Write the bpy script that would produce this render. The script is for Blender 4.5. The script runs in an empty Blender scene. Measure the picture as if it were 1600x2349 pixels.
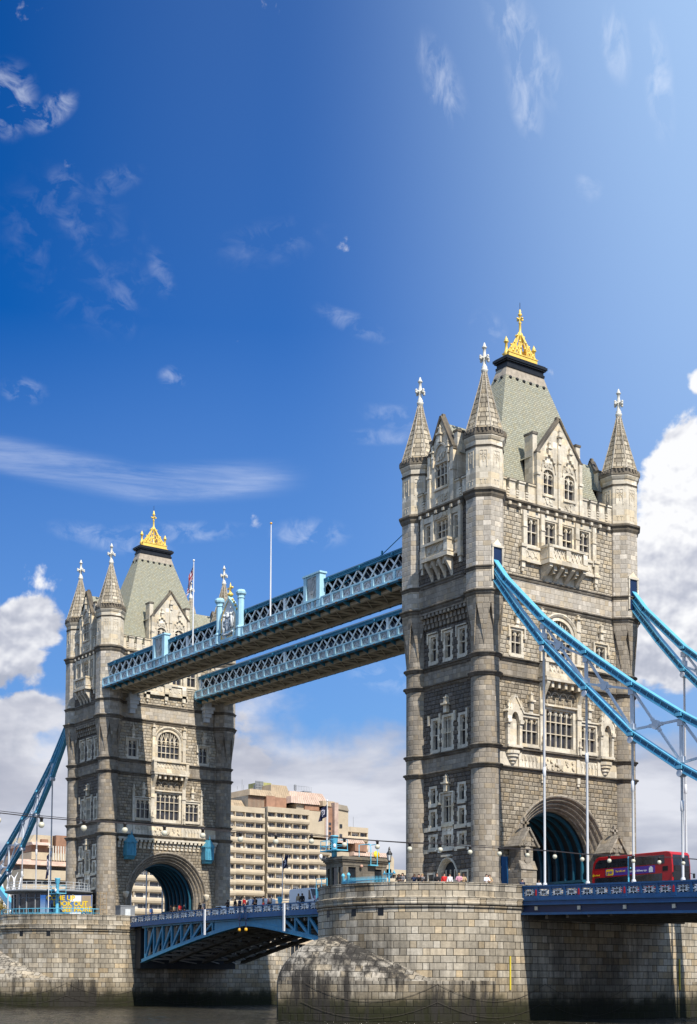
import bpy, math, random
from mathutils import Vector, Matrix
from mathutils.geometry import tessellate_polygon
R = math.radians
PI = math.pi
random.seed(7)
sc = bpy.context.scene
COL = sc.collection

# ---------------------------------------------------------------- camera
cam = bpy.data.cameras.new('camera')
cam_ob = bpy.data.objects.new('camera', cam)
COL.objects.link(cam_ob)
sc.camera = cam_ob
cam.sensor_fit = 'HORIZONTAL'
cam.sensor_width = 36.0
cam.lens = 36.0 * 3326.4 / 1600
cam.shift_x = (800 - 861.18) / 1600
cam.shift_y = (2010.94 - 1174.5) / 1600
cam.clip_start = 0.5
cam.clip_end = 6000
TH, PH, RO = 0.9362, 0.0720, -0.0032
_r = Vector((math.cos(TH), math.sin(TH), 0)); _f0 = Vector((-math.sin(TH), math.cos(TH), 0)); _z = Vector((0, 0, 1))
_f = _f0 * math.cos(PH) + _z * math.sin(PH); _u = _z * math.cos(PH) - _f0 * math.sin(PH)
_r2 = _r * math.cos(RO) - _u * math.sin(RO); _u2 = _r * math.sin(RO) + _u * math.cos(RO)
m = Matrix((( _r2.x, _u2.x, -_f.x, 110.654), (_r2.y, _u2.y, -_f.y, -100.2375), (_r2.z, _u2.z, -_f.z, 3.6), (0, 0, 0, 1)))
cam_ob.matrix_world = m

# ---------------------------------------------------------------- light
SUN_EL, SUN_AZ = 47.0, -7.0      # azimuth from +X (south) towards -Y (west)
sun_d = bpy.data.lights.new('sun', 'SUN')
sun_d.energy = 4.8
sun_d.angle = R(0.5)
sun_d.color = (1.0, 0.93, 0.82)
sun_ob = bpy.data.objects.new('sun', sun_d)
COL.objects.link(sun_ob)
_sd = Vector((math.cos(R(SUN_AZ)) * math.cos(R(SUN_EL)), math.sin(R(SUN_AZ)) * math.cos(R(SUN_EL)), math.sin(R(SUN_EL))))
sun_ob.rotation_euler = _sd.to_track_quat('Z', 'Y').to_euler()
sun_ob.location = (60, -60, 160)

# ---------------------------------------------------------------- node helpers
def nn(nt, typ, **kw):
    n = nt.nodes.new(typ)
    for k, v in kw.items():
        if k.startswith('i_'):
            key = k[2:]
            key = int(key) if key.isdigit() else key.replace('_', ' ')
            n.inputs[key].default_value = v
        else:
            setattr(n, k, v)
    return n
def lk(nt, a, b): nt.links.new(a, b)
def math_n(nt, op, a, b=None, c=None, clamp=False):
    n = nt.nodes.new('ShaderNodeMath'); n.operation = op; n.use_clamp = clamp
    for i, v in enumerate((a, b, c)):
        if v is None: continue
        if isinstance(v, (int, float)): n.inputs[i].default_value = v
        else: nt.links.new(v, n.inputs[i])
    return n.outputs[0]
def ramp(nt, fac, stops, interp='LINEAR'):
    n = nt.nodes.new('ShaderNodeValToRGB'); n.color_ramp.interpolation = interp
    e = n.color_ramp.elements
    while len(e) < len(stops): e.new(0.5)
    for i, (p, c) in enumerate(stops):
        e[i].position = p
        e[i].color = c if isinstance(c, tuple) and len(c) == 4 else ((c, c, c, 1) if not isinstance(c, tuple) else (*c, 1))
    nt.links.new(fac, n.inputs[0])
    return n.outputs[0]
def mixc(nt, fac, a, b, mode='MIX'):
    n = nt.nodes.new('ShaderNodeMix'); n.data_type = 'RGBA'; n.blend_type = mode; n.clamp_factor = True
    if isinstance(fac, (int, float)): n.inputs[0].default_value = fac
    else: nt.links.new(fac, n.inputs[0])
    for i, v in ((6, a), (7, b)):
        if isinstance(v, tuple): n.inputs[i].default_value = v if len(v) == 4 else (*v, 1)
        else: nt.links.new(v, n.inputs[i])
    return n.outputs[2]
def hexc(h):
    h = h.lstrip('#'); o = []
    for i in (0, 2, 4):
        c = int(h[i:i + 2], 16) / 255
        o.append(c / 12.92 if c <= 0.04045 else ((c + 0.055) / 1.055) ** 2.4)
    return tuple(o)

# ---------------------------------------------------------------- world: sky with clouds, all by sky direction
world = bpy.data.worlds.new('World'); sc.world = world; world.use_nodes = True
nt = world.node_tree; nt.nodes.clear()
wo = nn(nt, 'ShaderNodeOutputWorld'); bg = nn(nt, 'ShaderNodeBackground'); lk(nt, bg.outputs[0], wo.inputs[0])
sky = nn(nt, 'ShaderNodeTexSky', sky_type='NISHITA', sun_disc=False)
sky.sun_elevation = R(SUN_EL)
sky.sun_rotation = R(90 - SUN_AZ)
sky.air_density = 1.0; sky.dust_density = 0.6; sky.ozone_density = 2.5; sky.altitude = 0
geo = nn(nt, 'ShaderNodeTexCoord')
nrm = nn(nt, 'ShaderNodeVectorMath', operation='NORMALIZE'); lk(nt, geo.outputs['Generated'], nrm.inputs[0])
sep = nn(nt, 'ShaderNodeSeparateXYZ'); lk(nt, nrm.outputs[0], sep.inputs[0])
az = math_n(nt, 'MULTIPLY', math_n(nt, 'ARCTAN2', sep.outputs[1], sep.outputs[0]), 57.2958)
el = math_n(nt, 'MULTIPLY', math_n(nt, 'ARCSINE', sep.outputs[2]), 57.2958)
ae = nn(nt, 'ShaderNodeCombineXYZ'); lk(nt, az, ae.inputs[0]); lk(nt, el, ae.inputs[1])
def sky_noise(scale, sx=1, sy=1, off=(0, 0), detail=8, rough=0.55, dist=0.0, rot=0.0):
    mp = nn(nt, 'ShaderNodeMapping'); mp.inputs['Scale'].default_value = (sx, sy, 1); mp.inputs['Location'].default_value = (off[0], off[1], 0)
    mp.inputs['Rotation'].default_value = (0, 0, R(rot))
    lk(nt, ae.outputs[0], mp.inputs[0])
    n = nn(nt, 'ShaderNodeTexNoise', noise_dimensions='2D'); n.inputs['Scale'].default_value = scale; n.inputs['Detail'].default_value = detail
    n.inputs['Roughness'].default_value = rough; n.inputs['Distortion'].default_value = dist
    lk(nt, mp.outputs[0], n.inputs[0])
    return n.outputs[0]
def blob(a, e, ra, re, rot=0.0, p=1.0):
    """soft elliptical patch of sky round azimuth a, elevation e (degrees): 1 in the middle, 0 at the rim"""
    x = math_n(nt, 'SUBTRACT', az, a); y = math_n(nt, 'SUBTRACT', el, e)
    c, s = math.cos(R(rot)), math.sin(R(rot))
    xr = math_n(nt, 'ADD', math_n(nt, 'MULTIPLY', x, c), math_n(nt, 'MULTIPLY', y, s))
    yr = math_n(nt, 'SUBTRACT', math_n(nt, 'MULTIPLY', y, c), math_n(nt, 'MULTIPLY', x, s))
    d = math_n(nt, 'ADD', math_n(nt, 'POWER', math_n(nt, 'ABSOLUTE', math_n(nt, 'DIVIDE', xr, ra)), 2), math_n(nt, 'POWER', math_n(nt, 'ABSOLUTE', math_n(nt, 'DIVIDE', yr, re)), 2))
    return math_n(nt, 'MULTIPLY', math_n(nt, 'SUBTRACT', 1.0, math_n(nt, 'SQRT', d), clamp=True), p)
def smax(vals):
    v = vals[0]
    for w in vals[1:]: v = math_n(nt, 'MAXIMUM', v, w)
    return v
# deeper blue overhead, brighter towards the sun's side of the sky
hs = nn(nt, 'ShaderNodeHueSaturation'); hs.inputs['Saturation'].default_value = 1.75; hs.inputs['Value'].default_value = 0.80; hs.inputs['Hue'].default_value = 0.508
lk(nt, sky.outputs[0], hs.inputs['Color'])
hsg = mixc(nt, 1.0, hs.outputs[0], mixc(nt, ramp(nt, math_n(nt, 'DIVIDE', math_n(nt, 'SUBTRACT', 162.0, az), 34.0), [(0.1, 0.0), (0.6, 1.0)]), (0.0, 1.14, 1.44), (0.28, 1.36, 1.66)), 'MULTIPLY')
sunside = ramp(nt, math_n(nt, 'DIVIDE', math_n(nt, 'SUBTRACT', 162.0, az), 34.0), [(0.0, 0.0), (0.40, 0.10), (1.0, 1.0)], 'EASE')
sunside = math_n(nt, 'MULTIPLY', sunside, ramp(nt, math_n(nt, 'DIVIDE', el, 40.0), [(0.25, 0.55), (0.9, 1.0)]))
skyc = mixc(nt, math_n(nt, 'MULTIPLY', sunside, 0.80), hsg, (4.9, 7.1, 10.3))
lo = ramp(nt, math_n(nt, 'DIVIDE', el, 40.0), [(0.18, 1.0), (0.62, 0.0)])
skyc = mixc(nt, math_n(nt, 'MULTIPLY', lo, 0.68), skyc, (2.6, 4.3, 7.3))
# wisps
def wisp(b, n, k): return math_n(nt, 'MULTIPLY', math_n(nt, 'MULTIPLY', ramp(nt, b, [(0.0, 0.0), (0.7, 1.0)], 'EASE'), n), k)
n_fine = ramp(nt, sky_noise(0.9, 1.0, 1.5, (3.1, 7.7), 7, 0.60, 0.35, 12), [(0.44, 0.0), (0.84, 1.0)])
n_fine2 = ramp(nt, sky_noise(0.8, 1.7, 0.9, (13.1, 2.7), 7, 0.60, 0.35, 24), [(0.40, 0.0), (0.78, 1.0)])
n_str = ramp(nt, sky_noise(0.32, 0.45, 4.5, (1.0, 2.0), 9, 0.66, 0.25, 4), [(0.30, 0.05), (0.70, 1.0)])
n_env = ramp(nt, sky_noise(0.5, 1.0, 1.2, (21.0, 5.0), 5, 0.5, 0.4), [(0.35, 0.0), (0.62, 1.0)])
def streak(c_az, c_el, k_l, k_r, th_, a0, a1):
    dx = math_n(nt, 'SUBTRACT', az, c_az)
    up = math_n(nt, 'ADD', math_n(nt, 'MULTIPLY', math_n(nt, 'MAXIMUM', dx, 0.0), k_l), math_n(nt, 'MULTIPLY', math_n(nt, 'MAXIMUM', math_n(nt, 'MULTIPLY', dx, -1.0), 0.0), k_r))
    y = math_n(nt, 'ABSOLUTE', math_n(nt, 'DIVIDE', math_n(nt, 'SUBTRACT', math_n(nt, 'SUBTRACT', el, c_el), up), th_))
    m_ = ramp(nt, y, [(0.0, 1.0), (1.0, 0.0)], 'EASE')
    return math_n(nt, 'MULTIPLY', m_, ramp(nt, math_n(nt, 'DIVIDE', math_n(nt, 'SUBTRACT', az, a0), a1 - a0), [(0.0, 0.0), (0.45, 1.0)], 'EASE'))
w = smax([
    wisp(smax([blob(158.5, 31.4, 1.3, 1.5, 30), blob(156.9, 31.2, 1.5, .6, -30)]), n_fine, 0.62),
    wisp(smax([blob(137.6, 33.9, 1.1, 3.0, -38), blob(137.6, 32.2, .8, 1.9, -20), blob(141.0, 32.9, .9, 2.0, -30), blob(133.9, 33.6, .7, 1.5, -15), blob(132.2, 32.4, .7, 2.4, -8)]), n_fine2, 0.42),
    wisp(smax([blob(154.3, 29.3, 1.5, .6, -20), blob(156.3, 29.0, 1.0, .8, 0), blob(152.4, 26.4, 0.6, 1.2, -25), blob(153.9, 25.3, .7, 1.4, -10)]), n_fine, 0.18),
    wisp(smax([blob(155.5, 26.8, 4.4, 2.8, 30), blob(148.0, 27.6, 3.0, 1.0, -10)]), math_n(nt, 'MULTIPLY', n_fine, n_env), 0.14),
    wisp(smax([blob(139.1, 24.8, 1.0, .7, 30), blob(142.9, 21.7, 1.7, .6, 10), blob(144.6, 25.0, 2.0, .5, 20), blob(135.0, 29.4, .7, .8, 0), blob(143.4, 21.0, 2.0, .4, 0)]), n_fine, 0.26),
    wisp(math_n(nt, 'MULTIPLY', streak(153.0, 19.0, .13, .085, 1.0, 145.5, 156.0), 1.0), n_str, 0.29),
    wisp(smax([blob(146.3, 17.4, 1.9, .75, 0), blob(154.2, 16.9, 3.0, .6, 8), blob(157.7, 22.0, 1.1, .6, 0), blob(151.9, 22.9, .7, .5, 0), blob(151.6, 17.3, 3.6, .5, -4)]), n_fine, 0.40),
    wisp(smax([blob(143.2, 11.9, 2.0, .7, 10)]), n_fine, 0.35)])
skyc = mixc(nt, w, skyc, (8.6, 9.2, 10.4))
# cumulus: body mask = bump of blobs eroded by noise; grey undersides by a second, offset noise
n_c = sky_noise(0.33, 1.0, 1.25, (5.0, 1.0), 12, 0.56, 0.15)
n_c2 = sky_noise(0.33, 1.0, 1.25, (5.25, 1.35), 5, 0.5, 0.15)
n_big = sky_noise(0.16, 0.7, 1.9, (2.0, 9.0), 6, 0.5, 0.3)
body = smax([
    blob(130.6, 17.6, 3.3, 5.4, 0, 1.5), blob(131.6, 14.5, 4.5, 4.5, 0, 1.6), blob(129.6, 20.2, 2.1, 3.2, 0, 1.2), blob(130.6, 22.4, 1.3, .8, 0, .8), blob(134, 12.5, 2.0, 3.0, 0, .9),
    blob(158.6, 12.4, 3.1, 1.9, 0, 1.3), blob(161.2, 13.1, 2.8, 2.0, 0, 1.3), blob(158.8, 8.6, 4.0, 3.4, 0, 1.3), blob(157.2, 10.0, 2.4, 1.6, 0, 1.0), blob(162, 10.0, 3.4, 3.4, 0, 1.3), blob(157.4, 13.4, 2.2, 1.5, 0, 1.2),
    blob(149.5, 8.0, 2.4, 3.0, 0, 1.1)])
edge = math_n(nt, 'ADD', body, math_n(nt, 'MULTIPLY', math_n(nt, 'SUBTRACT', n_c, 0.5), 1.5))
cum = ramp(nt, edge, [(0.32, 0.0), (0.52, 1.0)], 'EASE')
bank_h = math_n(nt, 'ADD', math_n(nt, 'MULTIPLY', math_n(nt, 'SUBTRACT', n_c, 0.5), 5.0), math_n(nt, 'MULTIPLY', math_n(nt, 'SUBTRACT', n_big, 0.5), 5.0))
bank = ramp(nt, math_n(nt, 'DIVIDE', math_n(nt, 'SUBTRACT', math_n(nt, 'ADD', 11.2, bank_h), el), 3.0), [(0.0, 0.0), (1.0, 1.0)], 'EASE')
n_l1 = sky_noise(0.42, 1.0, 1.15, (5.0, 1.0), 4, 0.5, 0.1)
n_l2 = sky_noise(0.42, 1.0, 1.15, (5.10, 1.28), 4, 0.5, 0.1)
lit = math_n(nt, 'ADD', 0.66, math_n(nt, 'MULTIPLY', math_n(nt, 'SUBTRACT', n_l1, n_l2), 3.2))
lit = math_n(nt, 'ADD', lit, math_n(nt, 'MULTIPLY', math_n(nt, 'SUBTRACT', n_c, 0.5), 0.45))
hgt = ramp(nt, math_n(nt, 'DIVIDE', el, 40.0), [(0.24, 0.0), (0.48, 1.0)])
lit = math_n(nt, 'ADD', lit, math_n(nt, 'MULTIPLY', math_n(nt, 'SUBTRACT', hgt, 0.5), 0.75))
cloudc = ramp(nt, lit, [(0.05, (4.2, 4.5, 5.4)), (0.40, (5.6, 5.8, 6.6)), (0.70, (7.6, 7.7, 8.2)), (1.0, (9.6, 9.6, 9.7))])
# the lower bank: flat grey layers, only faintly modelled
lb = math_n(nt, 'ADD', math_n(nt, 'MULTIPLY', n_big, 0.75), math_n(nt, 'MULTIPLY', sky_noise(0.30, 0.55, 1.9, (8.0, 4.0), 7, 0.55, 0.1), 0.5))
bankc = ramp(nt, lb, [(0.42, (3.6, 3.9, 4.9)), (0.60, (4.9, 5.1, 6.0)), (0.80, (7.6, 7.7, 8.3))])
skyc = mixc(nt, math_n(nt, 'MULTIPLY', cum, 0.97), skyc, cloudc)
skyc = mixc(nt, math_n(nt, 'MULTIPLY', bank, 0.95), skyc, bankc)
lk(nt, skyc, bg.inputs[0])
bg.inputs[1].default_value = 0.085
sc.view_settings.view_transform = 'Standard'
sc.view_settings.look = 'None'
sc.view_settings.exposure = 0.3
sc.view_settings.gamma = 1.0

# ---------------------------------------------------------------- materials
MATS = {}
def newmat(name):
    mt = bpy.data.materials.new(name); mt.use_nodes = True
    t = mt.node_tree; t.nodes.clear()
    o = nn(t, 'ShaderNodeOutputMaterial'); b = nn(t, 'ShaderNodeBsdfPrincipled'); lk(t, b.outputs[0], o.inputs[0])
    MATS[name] = mt
    return mt, t, b
def objnoise(t, scale, detail=4, rough=0.5, sz=1.0, coord='Object', dist=0):
    tc = nn(t, 'ShaderNodeTexCoord'); mp = nn(t, 'ShaderNodeMapping'); mp.inputs['Scale'].default_value = (1, 1, sz)
    if coord == 'World':
        g = nn(t, 'ShaderNodeNewGeometry'); lk(t, g.outputs['Position'], mp.inputs[0])
    else: lk(t, tc.outputs[coord], mp.inputs[0])
    n = nn(t, 'ShaderNodeTexNoise'); n.inputs['Scale'].default_value = scale; n.inputs['Detail'].default_value = detail
    n.inputs['Roughness'].default_value = rough; n.inputs['Distortion'].default_value = dist
    lk(t, mp.outputs[0], n.inputs[0])
    return n.outputs[0]
def paint(name, col, rough=0.45, metal=0.0, var=0.25, dirt=0.25, dirtcol=(0.05, 0.045, 0.035), nscale=1.5, spec=0.4):
    mt, t, b = newmat(name)
    v = ramp(t, objnoise(t, nscale, 5, 0.6), [(0.3, 1 - var), (0.7, 1 + var * 0.3)])
    c = mixc(t, 1.0, (*col, 1), v, 'MULTIPLY')
    st = ramp(t, objnoise(t, 2.2, 6, 0.65, 0.25), [(0.52, 0.0), (0.8, 1.0)])
    c = mixc(t, math_n(t, 'MULTIPLY', st, dirt), c, (*dirtcol, 1))
    lk(t, c, b.inputs['Base Color'])
    b.inputs['Roughness'].default_value = rough; b.inputs['Metallic'].default_value = metal
    b.inputs['Specular IOR Level'].default_value = spec
    return mt
def masonry(name, c1, c2, mortar, bw, bh, msize=0.02, stain=0.5, staincol=(0.05, 0.045, 0.04), bump=0.4, rough_bump=0.2, wobble=0.0, grain=3.0, share=0.62, algae=False, streak=0.5, pillow=0.06, rand=0.0, warm=(1.06, 0.98, 0.84), var=1.0, black=0.0):
    """coursed blocks, long and short in turn, every block with a tone of its own; share = long block's part of a pair"""
    mt, t, b = newmat(name)
    tc = nn(t, 'ShaderNodeTexCoord')
    vec = tc.outputs['UV']
    if wobble:
        nz = nn(t, 'ShaderNodeTexNoise'); nz.inputs['Scale'].default_value = 1.1; nz.inputs['Detail'].default_value = 2
        lk(t, tc.outputs['UV'], nz.inputs[0])
        vm = nn(t, 'ShaderNodeVectorMath', operation='MULTIPLY_ADD'); lk(t, nz.outputs[1], vm.inputs[0]); vm.inputs[1].default_value = (wobble, wobble, 0); lk(t, tc.outputs['UV'], vm.inputs[2])
        vec = vm.outputs[0]
    sp = nn(t, 'ShaderNodeSeparateXYZ'); lk(t, vec, sp.inputs[0])
    P_ = bw * 1.6
    vr = math_n(t, 'DIVIDE', sp.outputs[1], bh); row = math_n(t, 'FLOOR', vr); fv = math_n(t, 'FRACT', vr)
    wr = nn(t, 'ShaderNodeTexWhiteNoise', noise_dimensions='1D'); lk(t, row, wr.inputs['W'])
    par = math_n(t, 'MULTIPLY', math_n(t, 'FRACT', math_n(t, 'MULTIPLY', row, 0.5)), P_ * 0.92)
    uo = math_n(t, 'ADD', math_n(t, 'ADD', sp.outputs[0], par), math_n(t, 'MULTIPLY', wr.outputs[0], rand * P_))
    up = math_n(t, 'DIVIDE', uo, P_); cell = math_n(t, 'FLOOR', up); fu = math_n(t, 'FRACT', up)
    short = math_n(t, 'GREATER_THAN', fu, share)
    du = math_n(t, 'MULTIPLY', math_n(t, 'MINIMUM', math_n(t, 'MINIMUM', fu, math_n(t, 'SUBTRACT', 1.0, fu)), math_n(t, 'ABSOLUTE', math_n(t, 'SUBTRACT', fu, share))), P_)
    dv = math_n(t, 'MULTIPLY', math_n(t, 'MINIMUM', fv, math_n(t, 'SUBTRACT', 1.0, fv)), bh)
    ed = math_n(t, 'MINIMUM', du, dv)
    ed = math_n(t, 'ADD', ed, math_n(t, 'MULTIPLY', math_n(t, 'SUBTRACT', objnoise(t, 5.0, 3, 0.6), 0.5), msize * 0.9))
    joint = ramp(t, math_n(t, 'DIVIDE', ed, msize * 2.0), [(0.25, 1.0), (0.6, 0.0)])
    idv = nn(t, 'ShaderNodeCombineXYZ'); lk(t, math_n(t, 'ADD', math_n(t, 'MULTIPLY', cell, 2.0), short), idv.inputs[0]); lk(t, row, idv.inputs[1])
    wn = nn(t, 'ShaderNodeTexWhiteNoise', noise_dimensions='2D'); lk(t, idv.outputs[0], wn.inputs[0])
    wsp = nn(t, 'ShaderNodeSeparateColor'); lk(t, wn.outputs[1], wsp.inputs[0])
    c = mixc(t, wsp.outputs[0], (*c2, 1), (*c1, 1))
    c = mixc(t, var, c, mixc(t, 1.0, c, ramp(t, wsp.outputs[1], [(0.0, 0.72), (0.15, 0.90), (0.75, 1.04), (0.93, 1.12), (0.98, 1.40)]), 'MULTIPLY'))
    c = mixc(t, ramp(t, wsp.outputs[2], [(0.55, 0.0), (1.0, 1.0)]), c, mixc(t, 1.0, c, (*warm, 1), 'MULTIPLY'))
    g1 = objnoise(t, grain, 8, 0.72)
    c = mixc(t, 1.0, c, ramp(t, g1, [(0.25, 0.70), (0.75, 1.18)]), 'MULTIPLY')
    s1 = ramp(t, objnoise(t, 0.30, 7, 0.64, 0.6, 'World'), [(0.46, 0.0), (0.72, 1.0)])
    c = mixc(t, math_n(t, 'MULTIPLY', s1, stain), c, (*staincol, 1))
    s2 = ramp(t, objnoise(t, 1.3, 7, 0.66, 0.10, 'World'), [(0.50, 0.0), (0.70, 1.0)])
    c = mixc(t, math_n(t, 'MULTIPLY', s2, streak * 0.65), c, (*staincol, 1))
    c = mixc(t, math_n(t, 'MULTIPLY', joint, 0.85), c, (*mortar, 1))
    if algae:
        gp = nn(t, 'ShaderNodeNewGeometry'); s3 = nn(t, 'ShaderNodeSeparateXYZ'); lk(t, gp.outputs['Position'], s3.inputs[0])
        zz = math_n(t, 'ADD', s3.outputs[2], math_n(t, 'MULTIPLY', math_n(t, 'SUBTRACT', objnoise(t, 0.6, 7, 0.65, 0.6, 'World'), 0.5), 2.4))
        c = mixc(t, ramp(t, math_n(t, 'DIVIDE', zz, 10.0), [(0.22, 0.6), (0.42, 0.0)]), c, (0.15, 0.115, 0.06, 1))
        drip = ramp(t, math_n(t, 'ADD', math_n(t, 'MULTIPLY', objnoise(t, 0.8, 8, 0.68, 0.08, 'World'), 0.6), math_n(t, 'MULTIPLY', objnoise(t, 0.16, 3, 0.5, 0.6, 'World'), 0.4)), [(0.47, 0.0), (0.60, 1.0)])
        dz = ramp(t, math_n(t, 'DIVIDE', s3.outputs[2], 14.0), [(0.14, 1.0), (0.42, 0.85), (0.58, 0.30), (0.74, 0.35), (0.9, 0.85)])
        dn = ramp(t, math_n(t, 'DIVIDE', math_n(t, 'ABSOLUTE', s3.outputs[1]), 30.0), [(0.55, 0.35), (0.72, 1.0)])
        c = mixc(t, math_n(t, 'MULTIPLY', math_n(t, 'MULTIPLY', drip, dn), dz), c, (0.022, 0.020, 0.018, 1))
        c = mixc(t, ramp(t, math_n(t, 'DIVIDE', zz, 10.0), [(0.10, 0.97), (0.17, 0.85), (0.24, 0.0)]), c, (0.016, 0.018, 0.006, 1))
    if black:   # old soot and lichen in ragged vertical patches
        bk = math_n(t, 'ADD', math_n(t, 'MULTIPLY', objnoise(t, 1.5, 6, 0.66, 0.10, 'World', 0.1), 0.55), math_n(t, 'MULTIPLY', objnoise(t, 0.16, 3, 0.5, 1.0, 'World'), 0.45))
        bk = math_n(t, 'ADD', bk, math_n(t, 'MULTIPLY', math_n(t, 'SUBTRACT', objnoise(t, 7.0, 5, 0.8, 0.6), 0.5), 0.10))
        c = mixc(t, math_n(t, 'MULTIPLY', ramp(t, bk, [(0.47, 0.0), (0.56, 1.0)]), black), c, (0.030, 0.027, 0.024, 1))
        c = mixc(t, math_n(t, 'MULTIPLY', joint, 0.55), c, (*mortar, 1))
    lk(t, c, b.inputs['Base Color'])
    b.inputs['Roughness'].default_value = 0.88; b.inputs['Specular IOR Level'].default_value = 0.22
    pil = ramp(t, math_n(t, 'DIVIDE', ed, max(pillow, 0.01)), [(0.0, 0.0), (0.5, 0.8), (1.0, 1.0)])
    h = math_n(t, 'ADD', math_n(t, 'MULTIPLY', pil, bump), math_n(t, 'MULTIPLY', objnoise(t, 2.4, 8, 0.7), rough_bump))
    h = math_n(t, 'ADD', h, math_n(t, 'MULTIPLY', wsp.outputs[1], bump * 0.25))
    bp = nn(t, 'ShaderNodeBump'); bp.inputs['Strength'].default_value = 1.0; bp.inputs['Distance'].default_value = 0.12
    lk(t, h, bp.inputs['Height']); lk(t, bp.outputs[0], b.inputs['Normal'])
    return mt
masonry('ashlar', (0.36, 0.315, 0.255), (0.27, 0.233, 0.188), (0.14, 0.12, 0.095), 0.80, 0.50, 0.012, 0.42, (0.10, 0.088, 0.074), 0.22, 0.08, streak=0.7)
masonry('ashlar_pale', (0.53, 0.48, 0.41), (0.45, 0.405, 0.34), (0.26, 0.22, 0.17), 0.80, 0.50, 0.012, 0.16, (0.22, 0.19, 0.16), 0.2, 0.06)
masonry('rubble', (0.40, 0.345, 0.265), (0.29, 0.245, 0.185), (0.12, 0.10, 0.075), 0.80, 0.43, 0.018, 0.38, (0.09, 0.076, 0.058), 0.9, 1.5, 0.08, 5.0, 0.6, pillow=0.09, rand=1.0)
masonry('rubble_pale', (0.53, 0.47, 0.375), (0.43, 0.375, 0.295), (0.18, 0.15, 0.115), 0.85, 0.43, 0.016, 0.18, (0.20, 0.17, 0.13), 0.9, 1.5, 0.08, 5.0, 0.6, pillow=0.09, rand=1.0)
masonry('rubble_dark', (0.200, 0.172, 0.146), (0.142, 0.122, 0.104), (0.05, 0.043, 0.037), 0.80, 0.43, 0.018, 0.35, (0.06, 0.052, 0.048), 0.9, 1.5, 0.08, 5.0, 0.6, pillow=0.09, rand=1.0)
masonry('carved', (0.70, 0.635, 0.52), (0.64, 0.575, 0.465), (0.42, 0.37, 0.29), 1.4, 0.60, 0.006, 0.26, (0.22, 0.19, 0.15), 0.05, 0.12, streak=0.5)
masonry('string_stone', (0.22, 0.195, 0.16), (0.15, 0.13, 0.108), (0.10, 0.085, 0.07), 1.2, 5.0, 0.015, 0.80, (0.035, 0.031, 0.027), 0.1, 0.12, streak=1.0)
masonry('spire_stone', (0.50, 0.44, 0.34), (0.36, 0.31, 0.235), (0.07, 0.06, 0.05), 0.6, 0.58, 0.024, 0.60, (0.07, 0.06, 0.045), 0.5, 0.2, streak=1.0)
masonry('pier_stone', (0.62, 0.555, 0.45), (0.42, 0.365, 0.28), (0.055, 0.047, 0.036), 1.33, 0.655, 0.026, 0.34, (0.085, 0.073, 0.056), 0.6, 0.35, 0.015, 3.0, 0.70, algae=True, streak=0.45, pillow=0.05, rand=0.12, warm=(1.08, 0.96, 0.78), black=0.34, var=0.8)
masonry('slate', (0.40, 0.40, 0.315), (0.35, 0.35, 0.275), (0.25, 0.25, 0.195), 0.30, 0.24, 0.014, 0.30, (0.40, 0.36, 0.27), 0.45, 0.10, streak=0.7, var=0.35)
masonry('cutwater_stone', (0.45, 0.405, 0.335), (0.33, 0.29, 0.235), (0.05, 0.043, 0.034), 1.33, 0.655, 0.026, 0.30, (0.085, 0.073, 0.056), 0.6, 0.45, 0.015, 3.0, 0.70, algae=True, streak=0.5, pillow=0.05, rand=0.12, black=0.92)
masonry('quay_stone', (0.33, 0.29, 0.22), (0.26, 0.22, 0.17), (0.10, 0.085, 0.065), 1.6, 0.6, 0.02, 0.4, (0.08, 0.07, 0.05), 0.3, 0.2, algae=True)
masonry('cabin_stone', (0.23, 0.20, 0.165), (0.17, 0.15, 0.12), (0.11, 0.10, 0.08), 1.1, 0.55, 0.008, 0.4, (0.06, 0.055, 0.045), 0.1, 0.15)
paint('finial_white', (0.66, 0.64, 0.57), 0.6, 0, 0.15, 0.35, (0.22, 0.20, 0.15))
paint('gold', (0.92, 0.64, 0.13), 0.36, 0.15, 0.2, 0.25, (0.20, 0.10, 0.02), 3.0, 0.6)
paint('black_iron', (0.016, 0.018, 0.022), 0.45, 0.2, 0.4, 0.2, (0.06, 0.05, 0.04))
paint('chain_blue', (0.12, 0.47, 0.68), 0.28, 0, 0.18, 0.16, spec=0.7)
paint('chain_web', (0.012, 0.13, 0.235), 0.4, 0, 0.3, 0.25)
paint('web_white', (0.60, 0.64, 0.70), 0.45, 0, 0.1, 0.12)
paint('rod_white', (0.72, 0.73, 0.75), 0.4, 0, 0.06, 0.05)
paint('deck_blue', (0.012, 0.082, 0.215), 0.42, 0, 0.2, 0.2)
paint('navy', (0.010, 0.028, 0.085), 0.4, 0, 0.2, 0.2)
paint('pale_blue', (0.40, 0.66, 0.78), 0.5, 0, 0.12, 0.2, (0.12, 0.15, 0.15))
paint('walk_blue', (0.03, 0.23, 0.38), 0.45, 0, 0.2, 0.2)
paint('pale_grey', (0.66, 0.69, 0.70), 0.5, 0, 0.12, 0.25)
paint('lattice_white', (0.78, 0.80, 0.80), 0.45, 0, 0.08, 0.12)
paint('soffit', (0.27, 0.225, 0.155), 0.7, 0, 0.3, 0.4)
paint('soffit_rib', (0.72, 0.63, 0.48), 0.7, 0, 0.2, 0.3)
paint('lace_white', (0.86, 0.87, 0.88), 0.4, 0, 0.05, 0.05)
paint('panel_relief', (0.50, 0.51, 0.49), 0.6, 0, 0.4, 0.5)
paint('rust', (0.22, 0.085, 0.03), 0.7, 0.1, 0.3, 0.2)
paint('roof_lead', (0.075, 0.078, 0.080), 0.6, 0, 0.3, 0.2)
paint('girder_grey', (0.17, 0.155, 0.13), 0.65, 0, 0.35, 0.5)
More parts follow.
